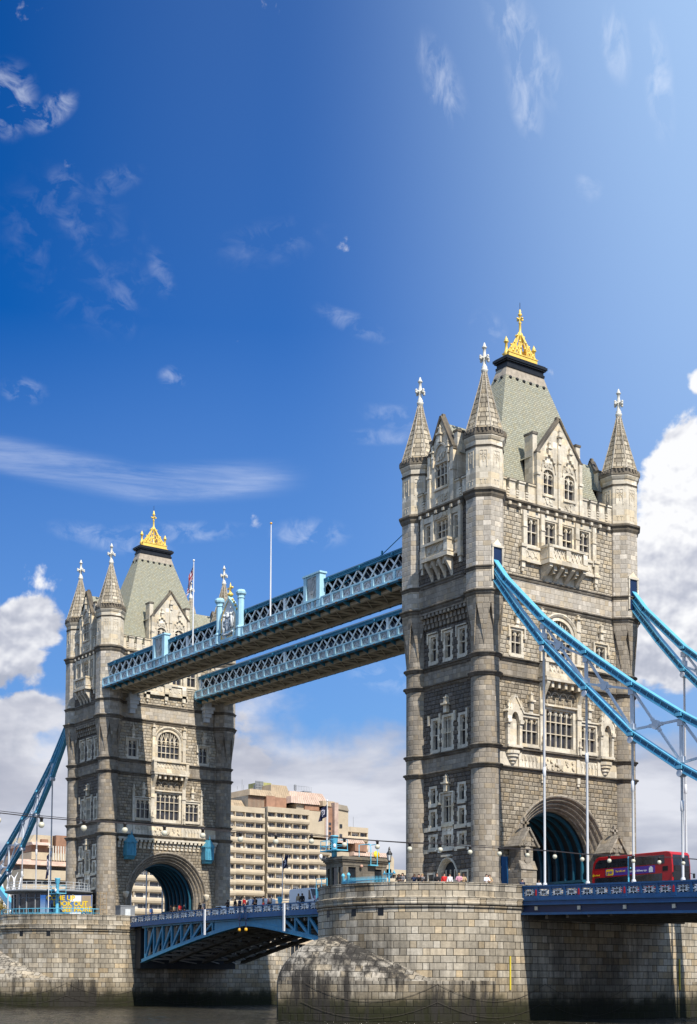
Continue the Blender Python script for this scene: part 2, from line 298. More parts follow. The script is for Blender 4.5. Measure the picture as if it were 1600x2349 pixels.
paint('girder_pale', (0.42, 0.40, 0.36), 0.6, 0, 0.2, 0.3)
paint('steel_blue', (0.05, 0.26, 0.42), 0.45, 0, 0.2, 0.25)
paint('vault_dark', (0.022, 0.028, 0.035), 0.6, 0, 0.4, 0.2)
paint('vault_blue', (0.014, 0.10, 0.16), 0.45, 0, 0.25, 0.2)
paint('lantern_blue', (0.07, 0.30, 0.43), 0.5, 0, 0.25, 0.35)
paint('cyan_paint', (0.13, 0.48, 0.66), 0.45, 0, 0.1, 0.1)
paint('yellow_paint', (0.72, 0.58, 0.06), 0.5, 0, 0.15, 0.3)
paint('red_paint', (0.42, 0.012, 0.018), 0.35, 0, 0.1, 0.05)
paint('bus_red', (0.42, 0.006, 0.010), 0.38, 0, 0.06, 0.03, spec=0.6)
paint('black_gloss', (0.010, 0.010, 0.012), 0.18, 0, 0.1, 0.0, spec=0.6)
paint('white_gloss', (0.76, 0.77, 0.78), 0.28, 0, 0.04, 0.04, spec=0.5)
paint('tyre', (0.015, 0.015, 0.015), 0.8)
paint('sign_purple', (0.085, 0.035, 0.30), 0.4, 0, 0.05, 0.0)
paint('sign_yellow', (0.85, 0.58, 0.02), 0.4, 0, 0.03, 0.0)
paint('sign_white', (0.80, 0.80, 0.80), 0.4, 0, 0.03, 0.0)
paint('globe', (0.62, 0.59, 0.46), 0.35, 0, 0.12, 0.25, (0.25, 0.21, 0.12), 12.0)
paint('cable_black', (0.03, 0.025, 0.027), 0.6)
paint('chain_rust', (0.06, 0.05, 0.038), 0.8)
paint('concrete', (0.53, 0.44, 0.315), 0.85, 0, 0.16, 0.22, (0.26, 0.19, 0.12), 0.4)
paint('concrete_grey', (0.36, 0.31, 0.24), 0.85, 0, 0.2, 0.3, (0.16, 0.13, 0.10), 0.4)
paint('copper_pink', (0.56, 0.41, 0.33), 0.6, 0, 0.3, 0.35, (0.24, 0.10, 0.06), 0.5)
paint('copper_brown', (0.36, 0.20, 0.13), 0.65, 0, 0.35, 0.35, (0.10, 0.06, 0.04), 0.5)
paint('flashing', (0.42, 0.36, 0.28), 0.6, 0, 0.35, 0.75, (0.16, 0.11, 0.08), 2.0)
paint('copper_tan', (0.42, 0.32, 0.21), 0.65, 0, 0.25, 0.35, (0.2, 0.14, 0.09), 0.5)
paint('lime_stain', (0.36, 0.35, 0.14), 0.7)
paint('asphalt', (0.05, 0.05, 0.052), 0.9, 0, 0.3, 0.2)
paint('paving', (0.22, 0.21, 0.19), 0.9, 0, 0.3, 0.2)
paint('grey_metal', (0.30, 0.31, 0.32), 0.5, 0.3, 0.15, 0.1)
paint('curtain', (0.62, 0.60, 0.55), 0.8, 0, 0.3, 0.1, nscale=2)
paint('bark', (0.09, 0.065, 0.045), 0.9)
paint('amber', (0.8, 0.42, 0.03), 0.4)
def glassmat(name, base, rough=0.12, lattice=False, spec=0.6, var=0.6):
    mt, t, b = newmat(name)
    n = objnoise(t, 0.9, 5, 0.6)
    c = mixc(t, ramp(t, n, [(0.35, 0.0), (0.65, var)]), (*base, 1), (base[0] * 2.6 + .01, base[1] * 2.6 + .01, base[2] * 2.8 + .012, 1))
    if lattice:
        tc = nn(t, 'ShaderNodeTexCoord'); sp = nn(t, 'ShaderNodeSeparateXYZ'); lk(t, tc.outputs['UV'], sp.inputs[0])
        a = math_n(t, 'FRACT', math_n(t, 'MULTIPLY', math_n(t, 'ADD', sp.outputs[0], math_n(t, 'MULTIPLY', sp.outputs[1], 0.7)), 6.0))
        d = math_n(t, 'FRACT', math_n(t, 'MULTIPLY', math_n(t, 'SUBTRACT', sp.outputs[0], math_n(t, 'MULTIPLY', sp.outputs[1], 0.7)), 6.0))
        l = math_n(t, 'MAXIMUM', math_n(t, 'LESS_THAN', a, 0.13), math_n(t, 'LESS_THAN', d, 0.13))
        c = mixc(t, math_n(t, 'MULTIPLY', l, 0.6), c, (0.012, 0.012, 0.014, 1))
    lk(t, c, b.inputs['Base Color']); b.inputs['Roughness'].default_value = rough; b.inputs['Specular IOR Level'].default_value = spec
    nb = nn(t, 'ShaderNodeBump'); nb.inputs['Strength'].default_value = 0.25; nb.inputs['Distance'].default_value = 0.05
    lk(t, objnoise(t, 1.3, 3, 0.5), nb.inputs['Height']); lk(t, nb.outputs[0], b.inputs['Normal'])
    return mt
glassmat('leaded_glass', (0.022, 0.022, 0.026), 0.16, True)
glassmat('dark_glass', (0.012, 0.014, 0.017), 0.08)
glassmat('hotel_glass', (0.022, 0.025, 0.03), 0.1, False, 0.6, 1.0)
glassmat('walk_glass', (0.012, 0.02, 0.04), 0.15)
for nm, cc in (('skin', (0.55, 0.33, 0.24)), ('skin_dark', (0.16, 0.085, 0.055)), ('cloth_black', (0.015, 0.015, 0.018)), ('cloth_navy', (0.02, 0.035, 0.09)), ('cloth_red', (0.55, 0.02, 0.02)),
               ('cloth_white', (0.72, 0.72, 0.74)), ('cloth_grey', (0.16, 0.16, 0.17)), ('cloth_pink', (0.55, 0.28, 0.36)), ('cloth_blue', (0.06, 0.14, 0.32)), ('cloth_tan', (0.42, 0.30, 0.17)), ('cloth_green', (0.06, 0.12, 0.07)),
               ('hair_dark', (0.018, 0.012, 0.009)), ('hair_brown', (0.09, 0.045, 0.022)), ('hair_blond', (0.42, 0.28, 0.12)), ('cloth_purple', (0.22, 0.12, 0.30)), ('flag_navy', (0.012, 0.014, 0.05)), ('flag_red', (0.42, 0.015, 0.03)), ('flag_white', (0.66, 0.62, 0.66))):
    paint(nm, cc, 0.8, 0, 0.15, 0.05)
# water
mt, t, b = newmat('water')
c = mixc(t, ramp(t, objnoise(t, 0.10, 5, 0.6, 1, 'World'), [(0.35, 0.0), (0.7, 1.0)]), (0.016, 0.015, 0.007, 1), (0.050, 0.042, 0.022, 1))
lk(t, c, b.inputs['Base Color']); b.inputs['Roughness'].default_value = 0.10; b.inputs['Specular IOR Level'].default_value = 0.22
h = math_n(t, 'ADD', math_n(t, 'MULTIPLY', objnoise(t, 0.9, 5, 0.62, 1, 'World', 0.6), 1.0), math_n(t, 'MULTIPLY', objnoise(t, 4.0, 4, 0.6, 1, 'World'), 0.3))
bp = nn(t, 'ShaderNodeBump'); bp.inputs['Strength'].default_value = 1.0; bp.inputs['Distance'].default_value = 2.2
lk(t, h, bp.inputs['Height']); lk(t, bp.outputs[0], b.inputs['Normal'])
# foliage
mt, t, b = newmat('leaves_yellow')
c = mixc(t, ramp(t, objnoise(t, 0.8, 4, 0.6), [(0.35, 0.0), (0.65, 1.0)]), (0.16, 0.12, 0.025, 1), (0.30, 0.22, 0.05, 1))
lk(t, c, b.inputs['Base Color']); b.inputs['Roughness'].default_value = 0.8
# flagpole banner picture
mt, t, b = newmat('banner_picture')
tc = nn(t, 'ShaderNodeTexCoord'); sp = nn(t, 'ShaderNodeSeparateXYZ'); lk(t, tc.outputs['UV'], sp.inputs[0])
c = mixc(t, ramp(t, math_n(t, 'DIVIDE', math_n(t, 'SUBTRACT', sp.outputs[1], 1.2), 2.6), [(0.25, 0.0), (0.9, 1.0)]), (0.20, 0.30, 0.42, 1), (0.02, 0.10, 0.34, 1))
lk(t, c, b.inputs['Base Color']); b.inputs['Roughness'].default_value = 0.5

# ---------------------------------------------------------------- mesh builder
SPLIT = {'carved_stonework', 'string_course', 'statue_niche', 'roof_vent', 'vault_rib', 'dado', 'hanger_pin', 'stiffener_plate', 'dormer_cheek', 'relief_panel', 'lion_mask', 'stair_tower', 'blank_wall', 'copper_cladding', 'roof_plant', 'lace_panel', 'red_niche', 'balustrade_panel', 'bearing_plate', 'window_sill', 'bracket', 'chain_portal', 'body_seam', 'window_pillar', 'opening', 'glazing', 'dark_glazing', 'copper_wall', 'copper_roof', 'panel', 'floodlight', 'front_light', 'slat', 'cladding_strip', 'roof_rail_post', 'web_brace', 'wall_band', 'panel_relief', 'parapet', 'gable_carving', 'spire_rib'}
class MB:
    def __init__(s, M=None):
        s.v = []; s.f = []; s.uv = []; s.mi = []; s.sm = []; s.M = M or Matrix.Identity(4); s.cur = 0; s.smooth = False
    def pts(s, ps):
        i0 = len(s.v)
        s.v.extend(tuple(s.M @ Vector(p)) for p in ps)
        return i0
    def face(s, idx, uv=None):
        s.f.append(tuple(idx)); s.uv.append(uv); s.mi.append(s.cur); s.sm.append(s.smooth)
    def poly(s, ps, uv=None):
        i0 = s.pts(ps); s.face(range(i0, i0 + len(ps)), uv)
    def box(s, x0, x1, y0, y1, z0, z1):
        if x0 > x1: x0, x1 = x1, x0
        if y0 > y1: y0, y1 = y1, y0
        if z0 > z1: z0, z1 = z1, z0
        i = s.pts([(x0, y0, z0), (x1, y0, z0), (x1, y1, z0), (x0, y1, z0), (x0, y0, z1), (x1, y0, z1), (x1, y1, z1), (x0, y1, z1)])
        for q in ((3, 2, 1, 0), (4, 5, 6, 7), (0, 1, 5, 4), (1, 2, 6, 5), (2, 3, 7, 6), (3, 0, 4, 7)): s.face([i + k for k in q])
    def cbox(s, c, dx, dy, dz): s.box(c[0] - dx / 2, c[0] + dx / 2, c[1] - dy / 2, c[1] + dy / 2, c[2] - dz / 2, c[2] + dz / 2)
    def bar(s, p0, p1, w, h, up=(0, 0, 1)):
        p0 = Vector(p0); p1 = Vector(p1); d = (p1 - p0); L = d.length
        if L < 1e-6: return
        d /= L; u = Vector(up)
        if abs(d.dot(u)) > 0.98: u = Vector((1, 0, 0)) if abs(d.x) < 0.9 else Vector((0, 1, 0))
        a = d.cross(u).normalized(); c = a.cross(d).normalized()
        ps = []
        for q in (p0, p1):
            for sx, sz in ((-1, -1), (1, -1), (1, 1), (-1, 1)): ps.append(q + a * sx * w / 2 + c * sz * h / 2)
        i = s.pts(ps)
        for q in ((0, 1, 2, 3), (7, 6, 5, 4), (0, 4, 5, 1), (1, 5, 6, 2), (2, 6, 7, 3), (3, 7, 4, 0)): s.face([i + k for k in q])
    def tube(s, path, r, n=8, caps=True):
        path = [Vector(p) for p in path]; rs = list(r) if isinstance(r, (list, tuple)) else [r] * len(path)
        if caps:   # a close extra ring keeps the flat caps from bending the smooth shading of the shaft
            for i_, j_, k_ in ((0, 1, 1), (-1, -2, len(path))):
                d_ = path[j_] - path[i_]; e_ = min(rs[i_] * .5, d_.length * .3); q_ = path[i_] + d_.normalized() * e_
                path.insert(k_, q_) if i_ == 0 else path.insert(len(path) - 1, q_); rs.insert(1, rs[0]) if i_ == 0 else rs.insert(len(rs) - 1, rs[-1])
        rings = []; sm = s.smooth; s.smooth = True
        for k, p in enumerate(path):
            d = (path[min(k + 1, len(path) - 1)] - path[max(k - 1, 0)]).normalized()
            u = Vector((0, 0, 1)) if abs(d.z) < 0.95 else Vector((1, 0, 0))
            a = d.cross(u).normalized(); c = a.cross(d)
            rings.append(s.pts([p + (a * math.cos(2 * PI * j / n) + c * math.sin(2 * PI * j / n)) * rs[k] for j in range(n)]))
        for k in range(len(rings) - 1):
            for j in range(n):
                j2 = (j + 1) % n
                s.face((rings[k] + j, rings[k] + j2, rings[k + 1] + j2, rings[k + 1] + j))
        s.smooth = sm
        if caps:
            s.face([rings[0] + j for j in reversed(range(n))]); s.face([rings[-1] + j for j in range(n)])
    def lathe(s, prof, n=16, c=(0, 0), a0=0.0, smooth=True, uR=None, arc=2 * PI, cap=True):
        """prof: [(radius, z)...] from bottom to top"""
        full = abs(arc - 2 * PI) < 1e-6; m_ = n if full else n + 1
        sm = s.smooth; s.smooth = smooth
        uR = uR or max(p[0] for p in prof)
        rings = [s.pts([(c[0] + r * math.cos(a0 + arc * j / n), c[1] + r * math.sin(a0 + arc * j / n), z) for j in range(m_)]) for r, z in prof]
        L = [0.0]
        for k in range(1, len(prof)): L.append(L[-1] + math.hypot(prof[k][0] - prof[k - 1][0], prof[k][1] - prof[k - 1][1]))
        z0 = prof[0][1]
        for k in range(len(rings) - 1):
            for j in range(n):
                j2 = (j + 1) % n if full else j + 1
                u0 = arc * j / n * uR; u1 = arc * (j + 1) / n * uR
                s.face((rings[k] + j, rings[k] + j2, rings[k + 1] + j2, rings[k + 1] + j), ((u0, z0 + L[k]), (u1, z0 + L[k]), (u1, z0 + L[k + 1]), (u0, z0 + L[k + 1])))
        s.smooth = False
        if cap and full:
            if prof[0][0] > 0.01: s.face([rings[0] + j for j in reversed(range(n))])
            if prof[-1][0] > 0.01: s.face([rings[-1] + j for j in range(n)])
        s.smooth = sm
    def plate(s, outline, x0, x1, holes=(), axis='x', back=True):
        """outline/holes in (y, z) extruded from x0 (back) to x1 (front); axis 'y' uses (x, z) extruded in y, 'z' uses (x, y)"""
        mk = {'x': lambda a, p: (a, p[0], p[1]), 'y': lambda a, p: (p[0], a, p[1]), 'z': lambda a, p: (p[0], p[1], a)}[axis]
        loops = [list(outline)] + [list(h) for h in holes]
        tris = tessellate_polygon([[Vector((p[0], p[1], 0)) for p in l] for l in loops])
        flat = [p for l in loops for p in l]
        i1 = s.pts([mk(x1, p) for p in flat])
        i0 = s.pts([mk(x0, p) for p in flat])
        for t_ in tris:
            s.face([i1 + k for k in t_])
            if back: s.face([i0 + k for k in reversed(t_)])
        o = 0
        for l in loops:
            n = len(l)
            for j in range(n):
                j2 = (j + 1) % n
                s.face((i0 + o + j, i0 + o + j2, i1 + o + j2, i1 + o + j))
            o += n
    def mould(s, prof, y0, y1):
        """prof [(x, z)...] closed polygon extruded from y0 to y1"""
        s.plate(prof, y0, y1, axis='y')
    def sweep(s, path, prof, closed=False):
        """path: list of (y,z,ny,nz); prof [(offset along normal, x)]"""
        rings = [s.pts([(x, y + ny * o, z + nz * o) for o, x in prof]) for y, z, ny, nz in path]
        n = len(prof)
        for k in range(len(rings) - 1):
            for j in range(n - 1):
                s.face((rings[k] + j, rings[k] + j + 1, rings[k + 1] + j + 1, rings[k + 1] + j))
    def ball(s, c, r, n=10, m_=6, sz=1.0):
        prof = [(max(r * math.sin(PI * k / m_), 0.0005), c[2] - r * sz * math.cos(PI * k / m_)) for k in range(m_ + 1)]
        s.lathe(prof, n, (c[0], c[1]), cap=False)
    def clusters(s, gap=0.03):
        """groups of faces whose solids touch or nearly touch"""
        par = list(range(len(s.v)))
        def fd(a):
            while par[a] != a: par[a] = par[par[a]]; a = par[a]
            return a
        for fc in s.f:
            r = fd(fc[0])
            for q in fc[1:]: par[fd(q)] = r
        comp = {}
        for i, fc in enumerate(s.f): comp.setdefault(fd(fc[0]), []).append(i)
        cs = []
        for fl in comp.values():
            vs = {q for i in fl for q in s.f[i]}; P_ = [s.v[q] for q in vs]
            cs.append([[min(p[k] for p in P_) - gap for k in range(3)], [max(p[k] for p in P_) + gap for k in range(3)], fl])
        ax = max(range(3), key=lambda k: max(c[1][k] for c in cs) - min(c[0][k] for c in cs))
        cs.sort(key=lambda c: c[0][ax]); n = len(cs); pr = list(range(n))
        def f2(a):
            while pr[a] != a: pr[a] = pr[pr[a]]; a = pr[a]
            return a
        for i in range(n):
            for j in range(i + 1, n):
                if cs[j][0][ax] > cs[i][1][ax]: break
                if all(cs[i][0][k] <= cs[j][1][k] and cs[j][0][k] <= cs[i][1][k] for k in range(3)): pr[f2(j)] = f2(i)
        out = {}
        for i in range(n): out.setdefault(f2(i), []).extend(cs[i][2])
        return list(out.values())
    def build(s, name, mats, parent=None, off=(0, 0, 0), recalc=True):
        if not s.f: return None
        if name in SPLIT and parent is not None:
            cl = s.clusters(.2 if name == 'panel_relief' else .03)
            if 1 < len(cl) <= 100:
                last = None
                for fl in cl:
                    m2 = MB(); mp = {}
                    for i in sorted(fl):
                        idx = []
                        for q in s.f[i]:
                            if q not in mp: mp[q] = len(m2.v); m2.v.append(s.v[q])
                            idx.append(mp[q])
                        m2.f.append(tuple(idx)); m2.uv.append(s.uv[i]); m2.mi.append(s.mi[i]); m2.sm.append(s.sm[i])
                    last = m2._build(name, mats, parent, off, recalc)
                return last
        return s._build(name, mats, parent, off, recalc)
    def _build(s, name, mats, parent=None, off=(0, 0, 0), recalc=True):
        me = bpy.data.meshes.new(name)
        me.from_pydata([(x - off[0], y - off[1], z - off[2]) for x, y, z in s.v], [], s.f)
        uvl = me.uv_layers.new(name='UVMap')
        import bmesh
        V = s.v
        data = uvl.data
        for pi, pl in enumerate(me.polygons):
            pl.material_index = s.mi[pi]; pl.use_smooth = s.sm[pi]
            u = s.uv[pi]
            if u is None:
                n_ = pl.normal
                if abs(n_.z) > 0.8:
                    for li in pl.loop_indices:
                        p = V[me.loops[li].vertex_index]; data[li].uv = (p[0], p[1])
                else:
                    l_ = math.hypot(n_.x, n_.y) or 1; tx, ty = -n_.y / l_, n_.x / l_
                    if abs(n_.x) > abs(n_.y) * 3: tx, ty = 0, 1
                    elif abs(n_.y) > abs(n_.x) * 3: tx, ty = 1, 0
                    sl = 1 / max(math.sqrt(max(1 - n_.z * n_.z, 0.05)), 0.3)
                    for li in pl.loop_indices:
                        p = V[me.loops[li].vertex_index]; data[li].uv = (p[0] * tx + p[1] * ty, p[2] * sl)
            else:
                for q, li in enumerate(pl.loop_indices): data[li].uv = u[q]
        if recalc:
            bm = bmesh.new(); bm.from_mesh(me); bmesh.ops.remove_doubles(bm, verts=bm.verts, dist=0.0004)
            bmesh.ops.recalc_face_normals(bm, faces=bm.faces); bm.to_mesh(me); bm.free()
        if isinstance(mats, str): mats = [mats]
        for m_ in mats: me.materials.append(MATS[m_])
        ob = bpy.data.objects.new(name, me); COL.objects.link(ob)
        if parent: ob.parent = parent
        return ob
def tag(o, label=None, cat=None, group=None, kind=None):
    if label: o['label'] = label
    if cat: o['category'] = cat
    if group: o['group'] = group
    if kind: o['kind'] = kind
    return o
def empty(name, loc, label, cat, group=None, rz=0.0):
    o = bpy.data.objects.new(name, None); COL.objects.link(o); o.location = loc; o.rotation_euler = (0, 0, rz); o.empty_display_size = 0.3
    return tag(o, label, cat, group)
def dup(o, loc=None, rz=None, label=None):
    def cp(s, par):
        c = s.copy(); COL.objects.link(c); c.parent = par
        for ch in s.children: cp(ch, c)
        return c
    r = cp(o, None)
    if loc is not None: r.location = loc
    if rz is not None: r.rotation_euler = (0, 0, rz)
    if label: r['label'] = label
    return r
def text_mesh(name, s, size, mat, parent, M, extrude=0.01, bold=0.0, align='CENTER'):
    cu = bpy.data.curves.new(name, 'FONT'); cu.body = s; cu.size = size; cu.extrude = extrude; cu.offset = bold; cu.align_x = align; cu.align_y = 'CENTER'
    tmp = bpy.data.objects.new('tmp', cu); COL.objects.link(tmp)
    dg = bpy.context.evaluated_depsgraph_get(); dg.update()
    me = bpy.data.meshes.new_from_object(tmp.evaluated_get(dg))
    me.name = name
    bpy.data.objects.remove(tmp)
    me.transform(M)
    me.materials.clear(); me.materials.append(MATS[mat])
    ob = bpy.data.objects.new(name, me); COL.objects.link(ob); ob.parent = parent
    return ob
def rot_frame(origin, right, up):
    r = Vector(right).normalized(); u = Vector(up).normalized(); n = r.cross(u)
    return Matrix(((r.x, u.x, n.x, origin[0]), (r.y, u.y, n.y, origin[1]), (r.z, u.z, n.z, origin[2]), (0, 0, 0, 1)))
# ================================================================ the two towers
A2, B2 = 5.13, 9.37          # half spacing of the corner turrets along the bridge (X) and across it (Y)
ZB = 11.45                   # level of the pier paving the towers stand on
def arc_pts(cy, cz, ry, rz, a0, a1, n):
    return [(cy + ry * math.cos(R(a0 + (a1 - a0) * k / n)), cz + rz * math.sin(R(a0 + (a1 - a0) * k / n))) for k in range(n + 1)]
def rect(y0, y1, z0, z1): return [(y0, z0), (y1, z0), (y1, z1), (y0, z1)]
def pointed(y0, y1, zs, rise, n=5):
    """points of a pointed arch from (y1, zs) over the apex to (y0, zs)"""
    c = (y0 + y1) / 2; h = (y1 - y0) / 2; o = []
    for k in range(n + 1):
        t_ = k / n; o.append((y1 - h * (t_ ** 1.6), zs + rise * math.sin(t_ * PI / 2) ** 0.9))
    for k in range(1, n + 1):
        t_ = 1 - k / n; o.append((y0 + h * (t_ ** 1.6), zs + rise * math.sin(t_ * PI / 2) ** 0.9))
    return o
def window(M, par, off, y0, y1, z0, z1, xp, lights=2, transoms=(0.5,), head='cusp', sur=0.24, depth=0.34, teeth=True, label_mould=False, bighead=0.0, proud=0.05, name='window'):
    """stone window: surround with toothed quoins, mullions, transoms and traceried heads (mesh) with a leaded pane behind (child)"""
    f = MB(M); g = MB(M)
    w = y1 - y0
    if bighead > 0:   # large four-centred head
        inner = [(y0, z0), (y1, z0)] + arc_pts((y0 + y1) / 2, z1 - bighead, w / 2, bighead, 0, 180, 14)
        outer = [(y0 - sur, z0 - sur), (y1 + sur, z0 - sur)] + arc_pts((y0 + y1) / 2, z1 - bighead, w / 2 + sur, bighead + sur, 0, 180, 14)
        hole = [(y0 - sur * .8, z0 - sur * .8), (y1 + sur * .8, z0 - sur * .8)] + arc_pts((y0 + y1) / 2, z1 - bighead, w / 2 + sur * .8, bighead + sur * .8, 0, 180, 14)
    else:
        inner = rect(y0, y1, z0, z1)
        hole = rect(y0 - sur * .8, y1 + sur * .8, z0 - sur * .8, z1 + sur * .8)
        outer = [(y0 - sur, z0 - sur), (y1 + sur, z0 - sur)]
        if teeth:
            nt_ = max(2, int((z1 - z0 + 2 * sur) / 0.42)); hh = (z1 - z0 + 2 * sur) / nt_
            for k in range(nt_):
                e = 0.12 if k % 2 == 0 else 0.0
                outer += [(y1 + sur + e, z0 - sur + hh * k + 0.001), (y1 + sur + e, z0 - sur + hh * (k + 1))]
            for k in reversed(range(nt_)):
                e = 0.12 if k % 2 == 0 else 0.0
                outer += [(y0 - sur - e, z0 - sur + hh * (k + 1)), (y0 - sur - e, z0 - sur + hh * k + 0.001)]
        else: outer += [(y1 + sur, z1 + sur), (y0 - sur, z1 + sur)]
    f.plate(outer, xp - depth, xp + proud, [inner])
    f.box(xp - depth, xp + 0.16, y0 - sur, y1 + sur, z0 - sur - 0.16, z0 - sur - 0.003)   # sill
    xi0, xi1 = xp - depth - 0.02, xp - 0.12
    lw = w / lights
    spring = z1 - lw * 0.75 if bighead <= 0 else z1 - bighead
    mw = min(0.09, lw * 0.16)
    def topz(y):
        if bighead <= 0: return z1
        tt = max(0.0, 1 - ((y - (y0 + y1) / 2) / (w / 2)) ** 2); return z1 - bighead + bighead * math.sqrt(tt)
    for k in range(1, lights):
        y = y0 + lw * k; f.box(xi0, xi1, y - mw / 2, y + mw / 2, z0, topz(y) - 0.002)
    for tr in transoms:
        z = z0 + (spring - z0) * tr if bighead > 0 else z0 + (z1 - z0) * tr
        f.box(xi0 + 0.012, xi1 - 0.012, y0, y1, z - 0.045, z + 0.045)
    rows = [z1] if bighead <= 0 else [spring + 0.15]
    for zt in rows:
        for k in range(lights):
            a, c = y0 + lw * k + mw / 2 * (k > 0), y0 + lw * (k + 1) - mw / 2 * (k < lights - 1)
            zs = zt - (c - a) * 0.95
            ar = pointed(a, c, zs, (c - a) * 0.85)
            f.plate([(c, zs), (c, zt - 0.001), (a, zt - 0.001), (a, zs)] + list(reversed(ar[1:-1])), xi0 + 0.004, xi1 - 0.004)
            # little cusps
            for q in (0.25, 0.75):
                yy = a + (c - a) * q; f.box(xi0 + 0.03, xi1 - 0.03, yy - 0.035, yy + 0.035, zs + (c - a) * 0.16, zs + (c - a) * 0.5)
    if bighead > 0:   # tracery: arcs in the head
        for k in range(lights):
            yc = y0 + lw * (k + .5)
            zt = topz(yc)
            for s_ in (-1, 1):
                f.bar(((xi0 + xi1) / 2, yc, min(spring + lw * 1.5, zt - .02)), ((xi0 + xi1) / 2, yc + s_ * lw / 2, spring + 0.1), 0.14, 0.07)
            if zt - spring > lw * 1.4:
                f.bar(((xi0 + xi1) / 2, yc, spring + lw * 1.3), ((xi0 + xi1) / 2, yc, zt), 0.13, 0.07)
    g.plate([(y0 - .03, z0 - .03), (y1 + .03, z0 - .03)] + ([(y1 + .03, z1 + .03), (y0 - .03, z1 + .03)] if bighead <= 0 else arc_pts((y0 + y1) / 2, z1 - bighead, w / 2 + .03, bighead + .03, 0, 180, 14)), xp - depth - 0.10, xp - depth - 0.025)
    if label_mould:
        for s_ in (-1, 1):
            yy = y0 - sur - 0.14 if s_ < 0 else y1 + sur + 0.14
            f.box(xp - .02, xp + 0.22, yy - 0.09, yy + 0.09, z1 - 0.5, z1 + sur + 0.10)
            f.box(xp - .02, xp + 0.28, yy - 0.16, yy + 0.16, z1 - 0.78, z1 - 0.52)
        c_ = (y0 + y1) / 2
        f.box(xp - .02, xp + 0.215, y0 - sur - 0.05, y1 + sur + 0.05, z1 + sur, z1 + sur + 0.12)
        f.plate([(c_ - .28, z1 + sur + .12), (c_ + .28, z1 + sur + .12), (c_ + .06, z1 + sur + .45), (c_ - .06, z1 + sur + .45)], xp - .02, xp + .2)
    ob = f.build(name, 'carved', par, off)
    g.build('pane', 'leaded_glass', ob, off)
    return hole
def spirelet(f, y, z, xp, h=1.7, w=0.26):
    """small crocketed pinnacle standing against the wall"""
    f.box(xp - .02, xp + w * .8, y - w * .5, y + w * .5, z, z + h * .42)
    f.box(xp - .02, xp + w * 1.2, y - w * .85, y + w * .85, z + h * .42, z + h * .52)
    f.plate([(y - w * .45, z + h * .52), (y + w * .45, z + h * .52), (y + w * .3, z + h * .8), (y - w * .3, z + h * .8)], xp - .02, xp + w * .8)
    f.box(xp - .02, xp + w * .9, y - w * .42, y + w * .42, z + h * .8, z + h * .86)
    f.plate([(y - w * .25, z + h * .86), (y + w * .25, z + h * .86), (y, z + h)], xp - .02, xp + w * .6)
def relief(f, y0, y1, z0, z1, xp, kind='leaf', n=3, pr=0.07):
    """carved panel ornament as real relief"""
    w = (y1 - y0) / n
    rnd = random.Random(int(abs(y0 * 31 + z0 * 17)) + n)
    for k in range(n):
        a, c = y0 + w * k + .04, y0 + w * (k + 1) - .04; m_ = (a + c) / 2; zz = (z0 + z1) / 2
        if kind == 'x':
            f.bar((xp, a, z0 + .04), (xp, c, z1 - .04), .06, pr, (0, 0, 1)); f.bar((xp, c, z0 + .04), (xp, a, z1 - .04), .06, pr * .9)
            f.plate(arc_pts(m_, zz, w * .2, (z1 - z0) * .24, 0, 330, 7), xp - .01, xp + pr * .8)
        elif kind == 'zig':
            f.bar((xp, a, z1 - .03), (xp, m_, z0 + .05), .07, pr); f.bar((xp, m_, z0 + .05), (xp, c, z1 - .03), .07, pr * .9)
            f.plate(arc_pts(m_, z1 - (z1 - z0) * .3, w * .16, (z1 - z0) * .2, 0, 330, 6), xp - .01, xp + pr)
        elif kind == 'tracery':
            ar = pointed(a, c, z0 + (z1 - z0) * .55, (z1 - z0) * .38)
            for p, q in zip(ar[:-1], ar[1:]): f.bar((xp, p[0], p[1]), (xp, q[0], q[1]), .06, .07)
            f.bar((xp, m_, z0), (xp, m_, z0 + (z1 - z0) * .5), .05, .06)
        else:
            for q in range(4):
                yy = rnd.uniform(a + w * .15, c - w * .15); z_ = rnd.uniform(z0 + .1, z1 - .1)
                rr = rnd.uniform(.10, .17) * min(1, w * 1.6); f.plate(arc_pts(yy, z_, rr, rr * 1.15, 0, 330, 7), xp - .01, xp + pr * rnd.uniform(.5, 1.1))
            f.bar((xp, a, z0 + .06), (xp, c, z1 - .08), .05, .05)
def wallface(M, par, off, y0, y1, z0, z1, xp, holes, mat, name='wall', depth=0.5):
    f = MB(M); f.plate(rect(y0, y1, z0, z1), xp - depth, xp, holes, back=False)
    return f.build(name, mat, par, off)
ST_PROF = lambda x, z, d=0.3, h=0.5: [(x - .3, z), (x + .05, z), (x + d * .45, z + h * .28), (x + d * .5, z + h * .5), (x + d, z + h * .68), (x + d, z + h * .86), (x + d * .4, z + h), (x - .3, z + h)]
def string_wall(f, y0, y1, x, z, d=0.24, h=0.5): f.mould(ST_PROF(x, z, d, h), y0, y1)
def string_ring(f, c, r, z, d=0.24, h=0.5, n=24, a0=0.0):
    f.lathe([(r - .15, z)] + [(r + .03, z), (r + d * .45, z + h * .28), (r + d * .5, z + h * .5), (r + d, z + h * .68), (r + d, z + h * .86), (r + d * .4, z + h)] + [(r - .15, z + h)], n, c, a0, smooth=n > 8, cap=False)
Z_S1, Z_S1b, Z_S2, Z_S2b, Z_S3, Z_S3b, Z_CO = 24.05, 25.95, 32.95, 34.85, 40.75, 43.2, 50.35
